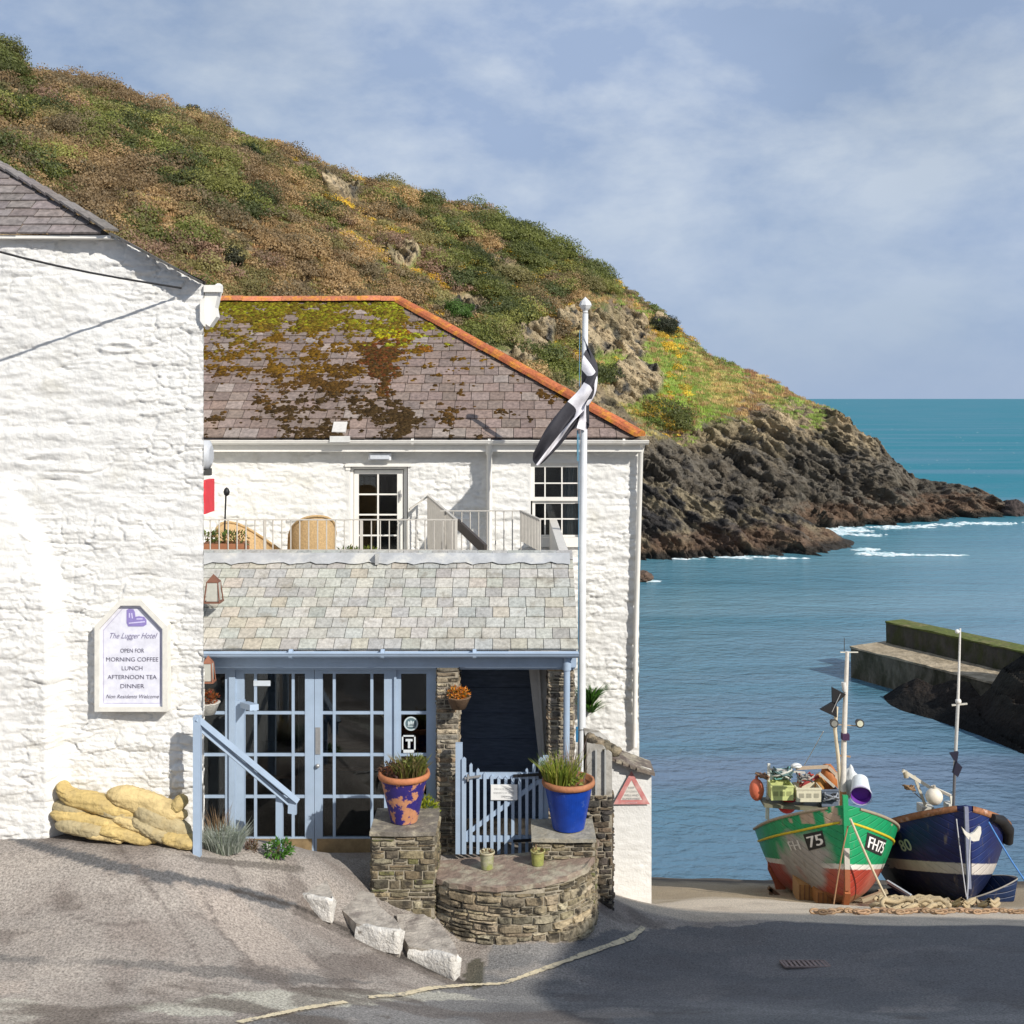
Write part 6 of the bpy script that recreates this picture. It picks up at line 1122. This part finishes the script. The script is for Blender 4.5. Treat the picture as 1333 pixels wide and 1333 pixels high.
def crate(label, px, py, w_, h_, d, col, cat='crate'):
    t = thing('fish_crate', label, cat, P(px, py + h_, d)); a = P(px, py, d); c_ = P(px + w_, py + h_, d); W_, H2 = c_.x - a.x, a.z - c_.z; D_ = .38; th = .02; b = MB()
    b.box((a.x, d, c_.z), (c_.x, d + th, a.z), col); b.box((a.x, d + D_ - th, c_.z), (c_.x, d + D_, a.z), col); b.box((a.x, d + th, c_.z), (a.x + th, d + D_ - th, a.z), col); b.box((c_.x - th, d + th, c_.z), (c_.x, d + D_ - th, a.z), col); b.box((a.x + th, d + th, c_.z), (c_.x - th, d + D_ - th, c_.z + .02), col); b.build('crate_body', m_vc, t)
    b = MB(); dc = tuple(k * .55 for k in col); b.box((a.x - .015, d - .015, a.z - .03), (c_.x + .015, d + .006, a.z + .006), col)
    for k in range(3): x = a.x + W_ * (.2 + .3 * k); b.box((x - .05, d - .004, c_.z + H2 * .3), (x + .05, d + .002, c_.z + H2 * .62), dc)
    b.build('crate_rim', m_vc, t)
crate('pale green plastic fish box at the left of the boat frame', 1004, 1023, 29, 19, dg - .35, (.50, .54, .22)); crate('cream plastic fish box right of the pale green box', 1037, 1026, 32, 18, dg - .35, (.60, .56, .42)); crate('light green box lying on top at the left of the boat frame', 1006, 1008, 20, 13, dg + .05, (.45, .58, .48)); crate('dark blue grey fish box near the mast of the green boat', 1070, 1028, 22, 22, dg - .3, (.12, .15, .20))
def clutter(label, c_, r, n_, cols, cat):
    t = thing('rope_heap', label, cat, c_); b = MB()
    for k in range(n_):
        a0 = random.uniform(0, 6.28); rr = r * random.uniform(.4, 1); tl = random.uniform(-.5, .5); pts = [c_ + Vector((math.cos(a0 + q * .55) * rr + random.gauss(0, .015), math.sin(a0 + q * .55) * rr * .6, random.uniform(0, r * .5) + tl * math.cos(a0 + q * .55) * rr)) for q in range(12)]; b.tube(pts, .018, 5, random.choice(cols))
    b.build('coils', m_vc, t)
clutter('tangle of turquoise net and rope on the stern boxes', P(1018, 1010, dg), .22, 12, [(.15, .38, .34), (.5, .5, .45), (.08, .14, .14)], 'rope'); clutter('red and grey rope tangle hanging by the cream box', P(1048, 1015, dg - .2), .17, 12, [(.35, .04, .03), (.3, .28, .25), (.05, .05, .05)], 'rope'); clutter('dark grey rope tangle in the blue grey box', P(1082, 1040, dg - .35), .16, 12, [(.08, .09, .11), (.25, .27, .3), (.05, .05, .05)], 'rope')
t = thing('tarpaulin', 'rusty orange canvas bundle beside the mast of the green boat', 'canvas', P(1082, 1020, dg)); b = MB(); b.ball(P(1079, 1016, dg + .1), (.19, .16, .32), 20, (.36, .12, .03), noise=.25, seed=4); b.ball(P(1066, 1022, dg + .05), (.12, .12, .22), 16, (.44, .22, .06), noise=.3, seed=6); b.build('canvas', m_vc, t)
def buoy(label, px, py, d, r, col, tall=1.0):
    t = thing('buoy', label, 'buoy', P(px, py, d)); b = MB(); b.ball(P(px, py, d), (r, r, r * tall), 20, col); b.build('float_body', m_vc, t); b = MB(); c_ = P(px, py, d) + Vector((0, 0, r * tall)); b.tube([c_ - Vector((0, 0, .02)), c_ + Vector((0, 0, .06))], .03, 8, tuple(k * .6 for k in col)); b.build('eyelet', m_vc, t)
buoy('long faded orange buoy hanging off the stern of the green boat', 985, 1028, dg, .15, (.52, .13, .07), 1.5); buoy('round red buoy under the work table of the green boat', 1024, 1046, dg + .1, .20, (.62, .03, .03)); buoy('half hidden red buoy near the foot of the green boat mast', 1068, 1054, dg + .1, .17, (.62, .05, .05))
clutter('brown rope coil hanging with the orange buoy at the stern', P(993, 1012, dg), .14, 9, [(.22, .11, .06), (.16, .10, .06)], 'rope')
t = thing('bucket', 'white tub with purple inside tipped on the bow of the green boat', 'tub', P(1120, 1036, 22)); ax = Vector((-.25, -1, -.28)).normalized(); c_ = P(1121, 1036, 21.7); b = MB(); b.tube([c_ - ax * .42 + Vector((0, 0, .05)), c_ - ax * .02], [.15, .19], 22, (.60, .64, .66), cap=False); b.tube([c_ - ax * .42, c_ - ax * .40], [.15, .15], 22, (.6, .64, .66)); b.tube([c_ - ax * .03, c_], [.205, .205], 22, (.58, .50, .66), cap=False); b.build('tub_body', m_vc, t)
b = MB(); b.tube([c_ - ax * .30, c_ - ax * .01], [.145, .185], 22, (.14, .03, .30), cap=False); b.tube([c_ - ax * .12, c_ - ax * .119], [.165, .165], 22, (.13, .03, .32)); b.build('tub_inside', m_vc, t)
b = MB(); b.ball(P(1108, 1018, 22.3), (.14, .12, .30), 16, (.60, .62, .62), noise=.3, seed=2); tag(b.build('white_sack', m_vc, origin=tuple(P(1108, 1030, 22.3))), 'white crumpled sack leaning behind the mast of the green boat', 'sack')
b = MB(); b.ball(P(1036, 997, dg), (.12, .1, .05), 10, (.7, .7, .68), noise=.2); tag(b.build('gull_bag', m_vc, origin=tuple(P(1036, 998, dg))), 'small white bundle resting on the frame top of the green boat', 'bundle'); bpy.data.objects[-1] if False else None
b = MB(); b.tube([P(1072, 952, dm), P(1062, 970, dm + .3), P(1047, 996, dg)], .008, 5, (.5, .5, .48)); b.build('stay_wire', m_vc, gb)
# cradle timber under the green hull
t = thing('timber_cradle', 'weathered timber props and blocks under the green boat hull', 'cradle', P(1048, 1178, 22)); 
for (x0, x1, y0, y1, d_, th_, c_) in ((1040, 1064, 1152, 1176, 22.0, .5, (.36, .19, .07)), (1064, 1100, 1162, 1180, 21.6, .4, (.34, .15, .05))): b = MB(); b.pbox(x0, x1, y0, y1, d_, th_, c_); [b.pbox(x0 + 1 + k * 6, x0 + 2 + k * 6, y0, y1, d_ - .01, .01, (.2, .1, .05)) for k in range(4)]; b.build('timber_block', m_vc, t)
for (a, c_, dd_) in (((1003, 1156), (1004, 1177), 23.2), ((1000, 1155), (1026, 1176), 23.2), ((1146, 1158), (1150, 1175), 21.8), ((1122, 1172), (1155, 1160), 21.7)): b = MB(); b.bar(P(*a, dd_), P(*c_, dd_), .07, .07, (.16, .10, .06) if a[0] < 1100 else (.40, .33, .22)); b.build('prop', m_vc, t)
b = MB(); rp_ = [(1000, 1133), (1008, 1150), (1010, 1158), (1022, 1158), (1032, 1146), (1036, 1135), (1030, 1122), (1000, 1120)]; b.prism([(X(x, 23.9), Z(y, 23.9)) for x, y in rp_], 23.9, 23.96, (.36, .11, .06)); b.build('rudder', m_vc, gb)
# ---- navy boat
NV = (.006, .014, .085)
def ncol(s, z, side, p):
    wl = .30; n_ = float(fbm(p.y * 1.3, p.z * 3, 4.0, o=4))
    if wl < z < wl + .11: return (.52, .48, .44) if n_ < .28 or s > .6 else (.05, .05, .08)
    if z <= wl: return (.008, .014, .05)
    k = max(0, min(1, (n_ - .25) * 3)) * .5 + (.25 * max(0, 1 - abs(s - .94) / .05) if side < 0 else 0); return tuple(a * (1 - k) + b_ * k for a, b_ in zip(NV, (.02, .07, .26)))
nb, no_, nR, nhp = boat('fishing_boat', 'dark navy wooden fishing boat with white waterline stripe beside green boat', (1263, 1178), 21.8, 4.6, 2.6, 1.78, -6, 20, ncol, stern_w=.85)
b = MB()
for sd_ in (1, -1): b.add(*strip_on(nhp, no_, nR, 0, .99, .965, .035, sd_, .05), (.26, .115, .055), True)
vs = []
for sd_ in (1, -1):
    for i in range(40): s = i / 39 * .99; vs += [no_ + nR @ nhp(s, 1.0, sd_, .055), no_ + nR @ nhp(s, 1.0, sd_, -.10)]
b.add(vs, [(2 * i, 2 * i + 1, 2 * i + 3, 2 * i + 2) for k in (0, 40) for i in range(k, k + 39)], (.40, .26, .17), False); b.build('gunwale', M('bare_wood', None, .8, ns=14, na=.4, dirt=((.55, .42, .36), 6, .55, .75)), nb)
b = MB(); vs = []
for i in range(20): s = .03 + .93 * i / 19; vs += [no_ + nR @ nhp(s, .80, 1, -.03), no_ + nR @ nhp(s, .80, -1, -.03)]
b.add(vs, [(2 * i, 2 * i + 1, 2 * i + 3, 2 * i + 2) for i in range(19)], (.3, .29, .26)); b.build('deck', m_vc, nb)
b = MB(); st = [no_ + nR @ Vector((0, 4.6 * (1 - (1 - z) * .07) + .02, 1.8 * (.16 + .84 * z))) for z in (0, .25, .5, .75, .97)]
for a, c_ in zip(st, st[1:]): b.bar(a, c_, .07, .09, (.20, .22, .30), up=tuple(nR @ Vector((0, 1, 0))))
a, c_ = no_ + nR @ Vector((0, 4.27, .05)), no_ + nR @ Vector((0, .3, -.05)); b.bar(a, c_, .1, .2, (.01, .015, .04)); b.build('stem_and_keel', m_vc, nb)
b = MB(); boat_text(b, nhp, no_, nR, '80', .70, .60, 1, .24, (.50, .48, .42), off=.015, LL=4.6, HH=1.8, sxk=1.1); b.build('registration', m_vc, nb)
em = [(1251, 1075.5), (1257, 1082), (1262, 1085), (1267, 1082), (1272, 1076), (1275.5, 1075), (1276, 1083), (1273, 1093), (1266, 1094), (1259, 1091), (1254, 1084)]; b = MB(); b.prism([(X(x, 21.05), Z(y, 21.05)) for x, y in em], 21.0, 21.05, (.68, .66, .60)); b.build('white_emblem', m_vc, nb)
b = MB(); b.tube([P(1241, 1054, 22.6), P(1243, 1000, 22.6)], .03, 8, (.12, .12, .13)); b.tube([P(1243, 1000, 22.6), P(1247, 915, 22.6)], .035, 8, (.5, .5, .48)); b.tube([P(1247, 915, 22.6), P(1250, 818, 22.6)], [.03, .018], 8, (.66, .64, .60)); b.bar(P(1239, 918, 22.6), P(1259, 916, 22.6), .03, .03, (.5, .48, .42)); b.ball(P(1247.5, 913, 22.6), .06, 10, (.66, .64, .6)); b.ball(P(1246, 822, 22.6), .045, 10, (.7, .7, .68)); b.build('mast', m_vc, nb)
t = thing('radar_reflector', 'small dark double cone on the mast of the navy boat', 'marker', P(1244, 995, 22.5)); b = MB()
for p_ in ([(1236, 980), (1247, 978), (1245, 992), (1242, 990)], [(1244, 990), (1252, 998), (1246, 1011), (1240, 1006)]): b.prism([(X(x, 22.5), Z(y, 22.5)) for x, y in p_], 22.46, 22.53, (.012, .012, .03))
b.build('black_shape', m_vc, t)
b = MB(); b.bar(P(1175, 1003, 23), P(1212, 1026, 23), .06, .06, (.60, .56, .46)); b.bar(P(1190, 1010, 23), P(1208, 1058, 23), .05, .05, (.5, .46, .36)); b.bar(P(1212, 1024, 23), P(1238, 1036, 22.8), .05, .05, (.55, .5, .42)); b.bar(P(1238, 1036, 22.8), P(1240, 1056, 22.7), .05, .05, (.6, .58, .5)); b.bar(P(1188, 1030, 23), P(1206, 1046, 23), .02, .02, (.2, .2, .2)); b.tube([P(1178, 1004, 23), P(1180, 1012, 23)], .05, 8, (.4, .35, .25)); b.build('davit_arm', m_vc, nb)
clutter('small brown pulley block dangling from the arm of the navy boat', P(1184, 1027, 23), .10, 8, [(.14, .08, .04), (.22, .13, .06)], 'pulley'); buoy('large white round buoy on the navy boat gunwale', 1216, 1037, 22.7, .165, (.68, .62, .52))
b = MB(); b.pbox(1200, 1216, 1051, 1062, 22.9, .3, (.5, .48, .42)); b.pbox(1233, 1241, 1047, 1058, 22.7, .2, (.6, .58, .52)); b.build('engine_box', m_vc, nb)
# fender on the far gunwale
t = thing('black_fender', 'black rubber fender roll over the port gunwale of the navy boat', 'fender', P(1308, 1085, 22.6)); b = MB(); b.tube([P(1292, 1064, 22.3), P(1304, 1068, 22.5), P(1312, 1080, 22.8), P(1312, 1096, 22.9)], [.07, .10, .12, .10], 12, (.012, .012, .014)); b.build('rubber_roll', m_vc, t)
# skiff behind
sk, so2, sR, shp = boat('dinghy', 'small dark blue dinghy lying low behind the navy boat', (1322, 1178), 22.4, 3.0, 1.3, .50, 60, 18, lambda s, z, sd_, p: (.012, .03, .09) if z < .93 else (.35, .33, .3), stern_w=.85)
sk['category'] = 'dinghy'
b = MB(); [b.add(*strip_on(shp, so2, sR, 0, .99, .97, .03, sd_, .03), (.30, .28, .25), True) for sd_ in (1, -1)]; b.build('gunwale', m_vc, sk)
b = MB(); p_, q_ = shp(.45, .8, 1), shp(.45, .8, -1); b.bar(so2 + sR @ p_, so2 + sR @ q_, .2, .03, (.3, .25, .18)); b.build('thwart', m_vc, sk)
# oar/spar on the ground
t = thing('boat_oar', 'dark oar with pale edge lying between the two fishing boats', 'oar', P(1170, 1160, 22.3)); b = MB(); b.bar(P(1155, 1147, 22.6), P(1186, 1166, 22.0), .045, .045, (.45, .47, .52)); b.bar(P(1157, 1151, 22.6), P(1184, 1168, 22.0), .08, .02, (.03, .03, .06)); b.build('shaft', m_vc, t)
# mooring lines
def line_rope(label, pts, r, col, cat='rope'):
    b = MB(); b.tube(pts, r, 7, col); tag(b.build('mooring_rope', m_vc, origin=tuple(pts[0])), label, cat)
def sag(a, c_, s, n_=12): return [a.lerp(c_, i / n_) - Vector((0, 0, s * math.sin(math.pi * i / n_))) for i in range(n_ + 1)]
e1 = p2g(1158, 1180); line_rope('cream rope running from the green bow down to the ground', sag(P(1107, 1066, 20.75), e1 + Vector((0, 0, .03)), .04), .022, (.58, .50, .36))
line_rope('thin pale line hanging from the navy bow rail', sag(P(1245, 1066, 21.3), P(1258, 1168, 20.9), .05), .010, (.45, .45, .48)); line_rope('grey line down the navy stem to the ground', sag(P(1263, 1090, 20.95), P(1259, 1172, 20.85), .0), .014, (.42, .44, .50)); line_rope('bright blue rope from the navy bow to the right', sag(P(1287, 1070, 21.8), P(1350, 1168, 21.0), .06), .016, (.06, .20, .50)); line_rope('brown rope falling down the starboard bow of the green boat', sag(P(1104, 1075, 20.85), P(1085, 1179, 20.7), -.1), .014, (.30, .17, .09))
# chain and rope heap on the slip
def chain(label, p, q_, n_, r, col, zl=.03):
    t = thing('mooring_chain', label, 'chain', p2g(*p)); b = MB()
    for i in range(n_):
        f = i / (n_ - 1); g_ = p2g(p[0] + (q_[0] - p[0]) * f, p[1] + (q_[1] - p[1]) * f + 1.3 * math.sin(i * .7)); g_.z += zl
        fl = i % 2; pts = [g_ + Vector((math.cos(a) * r * 1.9, math.sin(a) * r * (.9 if fl else .3), math.sin(a) * r * (.2 if fl else .8) + .01)) for a in [6.283 * k / 10 for k in range(11)]]; b.tube(pts, .016, 5, vary(col, .25), cap=False)
    b.build('links', m_vc, t)
chain('heavy rusty chain lying along the top of the slipway', (1060, 1190), (1345, 1189), 52, .030, (.33, .21, .12)); chain('short rusty chain pieces under the navy boat bow', (1215, 1180), (1275, 1178), 16, .034, (.20, .12, .07))
t = thing('rope_heap', 'tangled heap of thick pale tan rope beside the green boat', 'rope', p2g(1190, 1184)); b = MB(); c0 = p2g(1185, 1185)
for k in range(26):
    c_ = p2g(random.uniform(1152, 1215), random.uniform(1179, 1187)); a0 = random.uniform(0, 6.28); r = random.uniform(.10, .24); b.tube([c_ + Vector((math.cos(a0 + q * .5) * r * 1.3, math.sin(a0 + q * .5) * r * .7, .05 + .09 * abs(math.sin(a0 * 2 + q * .9)))) for q in range(random.randint(6, 13))], .034, 7, vary((.42, .33, .20), .25))
b.build('rope_coils', m_rope, t)
t = thing('rope_heap', 'long low run of pale rope in front of the navy boat', 'rope', p2g(1260, 1181)); b = MB(); pts = [p2g(1210 + i * 6, 1181.5 + 1.8 * math.sin(i * 1.1)) + Vector((0, 0, .06 + .05 * math.sin(i * 2.1))) for i in range(16)]; b.tube(pts, .038, 7, (.40, .30, .19)); b.tube([p + Vector((.04, .12, .03 * math.sin(i))) for i, p in enumerate(pts)], .036, 7, (.34, .25, .16)); b.build('rope_coils', m_rope, t)
# ================================================================== hillside scrub (real leaf clumps spread over the slope)
Hx, Hy_, Hz_ = Xh2, Yh2, Zh2
def scatter_leaves(name, label, sel, n_b, rmin, rmax, npl, lsz, palette, flat=.85, seed=0, sharp=False):
    r_ = np.random.default_rng(seed); idx = np.flatnonzero(sel.ravel()); pick = r_.choice(idx, n_b); cxs, cys, czs = Hx.ravel()[pick], Hy_.ravel()[pick], Hz_.ravel()[pick]
    R_ = rmin + (rmax - rmin) * r_.random(n_b) ** 2.2; pal = np.array(palette); pn = (fbm(cxs * .13 + seed * 7, cys * .13, czs * .13, o=3) * .9 + .5 + .10 * r_.standard_normal(n_b)).clip(0, .999); pc_ = pal[(pn * len(pal)).astype(int)] * (1 + .20 * r_.standard_normal((n_b, 1)).clip(-1.5, 1.5))
    npb = np.maximum(12, (npl * (R_ / rmax) ** 1.6).astype(int)); tot = npb.sum(); bi = np.repeat(np.arange(n_b), npb); d_ = r_.standard_normal((tot, 3)); d_ /= np.linalg.norm(d_, axis=1)[:, None]; d_[:, 2] = np.abs(d_[:, 2]) * .9 - .05
    rr = R_[bi] * (.62 + .38 * r_.random(tot)) * (1 + .35 * vn(d_[:, 0] * 2 + bi * 3.1, d_[:, 1] * 2, d_[:, 2] * 2)); c_ = np.stack([cxs[bi] + d_[:, 0] * rr, cys[bi] + d_[:, 1] * rr, czs[bi] + d_[:, 2] * rr * flat], 1)
    u = r_.standard_normal((tot, 3)); u -= d_ * (u * d_).sum(1)[:, None] * .6; u /= np.linalg.norm(u, axis=1)[:, None]; v = np.cross(d_ + .5 * r_.standard_normal((tot, 3)), u); v /= np.linalg.norm(v, axis=1)[:, None] + 1e-6
    s = (lsz * (.5 + r_.random(tot)))[:, None]; 
    if sharp: v = v * .25; u = u * .3 + np.array([0, 0, 1.1])
    q = np.stack([c_ - u * s - v * s * .6, c_ + v * s * .9 - u * s * .2, c_ + u * s, c_ - v * s], 1).reshape(-1, 3)
    lc_ = (pc_[bi] * 1.85 * (1 + .3 * (r_.random((tot, 1)) - .5))).clip(.005, 1)
    return kind(mesh_np(name, q, np.arange(tot * 4).reshape(-1, 4), m_leaf, colf=lc_), 'stuff', label)
pyv = PYh; vis = (TT <= 1.0) & (UU > -60) & (pyv < 620) & (rock < .35); roofline = np.interp(UU, [0, 150, 265, 266, 520, 832], [215, 305, 370, 388, 388, 562]); vis &= pyv < roofline + 60
dz_ = fbm(Hx * .07 + 3, Hy_ * .07, Hz_ * .08, o=4); dz2 = fbm(Hx * .22 + 30, Hy_ * .22, Hz_ * .2, o=3)
left = sstep(700, 150, UU)
scatter_leaves('green_scrub', 'dark and mid green gorse and bramble clumps over the hillside', vis & (dz_ + .22 * left > .09) & ((dz2 > -.12) | (dz_ > .18)), 1150, .45, 2.5, 1500, .072, [(.070, .080, .022), (.105, .115, .028), (.055, .066, .022), (.145, .145, .038), (.12, .105, .042)], seed=1)
scatter_leaves('brown_scrub', 'bare brown and mauve winter scrub over the hillside', vis & (dz_ < .22) & (UU < 760), 1900, .45, 2.1, 1100, .066, [(.15, .105, .055), (.20, .135, .065), (.13, .10, .055), (.25, .17, .08), (.15, .13, .05), (.18, .115, .075)], seed=2)
scatter_leaves('yellow_gorse', 'yellow flowering gorse clumps on the upper slope', vis & (dz2 > .05) & (UU > 380) & (UU < 900) & (dz_ > -.25), 460, .3, 1.1, 420, .06, [(.40, .26, .03), (.28, .20, .03), (.46, .32, .04), (.17, .17, .035)], seed=3)
scatter_leaves('bracken', 'dead tan bracken and grass tussocks on the slope', vis & (dz_ < .25), 4200, .3, .9, 150, .12, [(.30, .20, .095), (.24, .14, .07), (.34, .24, .11), (.20, .19, .06), (.27, .17, .08)], flat=.4, seed=4, sharp=True)
scatter_leaves('bright_grass', 'bright green grass tussocks on the sunny slope near the point', (TT < 1) & (rock < .8) & ((grass > .15) | ((fin2 > .1) & (PYh < yt + 45) & (UU > 800))) & (UU > 640), 2600, .25, .8, 120, .10, [(.20, .28, .05), (.25, .31, .08), (.16, .22, .05), (.37, .31, .13)], flat=.35, seed=5, sharp=True)
scatter_leaves('skyline_scrub', 'low scrub along the top edge of the headland', (TT > .93) & (TT < 1.03) & (UU > -60) & (UU < 960), 1300, .2, .85, 260, .06, [(.09, .115, .03), (.16, .13, .07), (.14, .155, .04), (.19, .145, .10)], seed=6)
# individual shrubs one can tell apart
def shrub(label, px, py, r, col, seed):
    k = np.argmin(np.abs(UU - px) / 2 + np.abs(PYh - py) * 1.0 + (TT > 1.02) * 999 ); x, y, z = Hx.ravel()[k], Hy_.ravel()[k], Hz_.ravel()[k]; t = thing('hill_shrub', label, 'shrub', (x, y, z)); r_ = np.random.default_rng(seed)
    tot = int(5200 * r[0]); d_ = r_.standard_normal((tot, 3)); d_ /= np.linalg.norm(d_, axis=1)[:, None]; q_ = (.55 + .45 * r_.random(tot)) * (1 + .65 * fbm(d_[:, 0] * 2 + seed, d_[:, 1] * 2, d_[:, 2] * 2, o=3)); c_ = np.array([x, y, z + r[1] * .25]) + d_ * np.array([r[0], r[0], r[1]]) * q_[:, None]
    u = r_.standard_normal((tot, 3)); u /= np.linalg.norm(u, axis=1)[:, None]; v = np.cross(d_, u); s = (.062 * (.5 + r_.random(tot)))[:, None]; q = np.stack([c_ - u * s, c_ + v * s, c_ + u * s, c_ - v * s], 1).reshape(-1, 3)
    cc2 = np.array(col)[None] * 1.5 * (1 + .5 * (r_.random((tot, 1)) - .5)); mesh_np('crown', q, np.arange(tot * 4).reshape(-1, 4), m_leaf, t, colf=cc2)
    b = MB(); [b.tube([(x + .1 * i, y, z - .3), (x + (.3 * i), y + .1, z + r[1] * .6)], [.06, .03], 6, (.10, .07, .05)) for i in (-1, 0, 1)]; b.build('trunk', m_vc, t)
shrub('large rounded green brown bush on the skyline at the far left', 8, 84, (1.9, 1.7), (.085, .085, .02), 3); shrub('dark green bush on the left slope below the skyline bush', 12, 148, (1.8, 1.2), (.04, .07, .015), 5); shrub('rounded dark bush in the middle of the upper slope', 326, 212, (1.3, 1.3), (.035, .05, .018), 6); shrub('glossy dark green bush just right of the rounded dark bush', 400, 236, (1.3, 1.2), (.035, .085, .014), 7); shrub('dark wind clipped bush on the skyline above the grassy point', 862, 432, (2.2, 1.1), (.03, .035, .018), 8); shrub('dark scrubby bush just above the cottage ridge at left', 305, 345, (1.0, .8), (.04, .04, .02), 9); shrub('green bush above the end of the orange roof ridge', 596, 415, (1.6, 1.0), (.06, .11, .02), 10); shrub('small dark bush on the skyline left of centre', 252, 140, (.8, .8), (.04, .04, .025), 11)
# ================================================================== house behind the viewer that shades the road
oh = thing('street_house', 'tall rendered house across the street, outside the photo, shading the road', 'house', (20, -2, 6)); b = MB(); x0, x1 = 9.65, 34; y0, y1 = -6, 1.0; ze = 13.3; zr = 18.9
b.box((x0, y0, 4), (x1, y1, ze), (.6, .58, .52)); b.build('wall', m_white, oh); b = MB(); o = .25
v = [(x0 - o, y0 - o, ze), (x1 + o, y0 - o, ze), (x1 + o, y1 + o, ze), (x0 - o, y1 + o, ze), (x0 + 6.7, -2.0, zr), (x1 - 4, -2.0, zr)]; b.add(v, [(0, 1, 5, 4), (1, 2, 5), (2, 3, 4, 5), (3, 0, 4), (3, 2, 1, 0)], (.12, .11, .11)); b.build('roof', m_slate, oh)
for i in range(5): b = MB(); x = 12 + i * 4.2; b.box((x, y1 - .02, 10.2), (x + 1.1, y1 + .03, 11.8), (.05, .06, .07)); b.build('window', m_vc, oh)
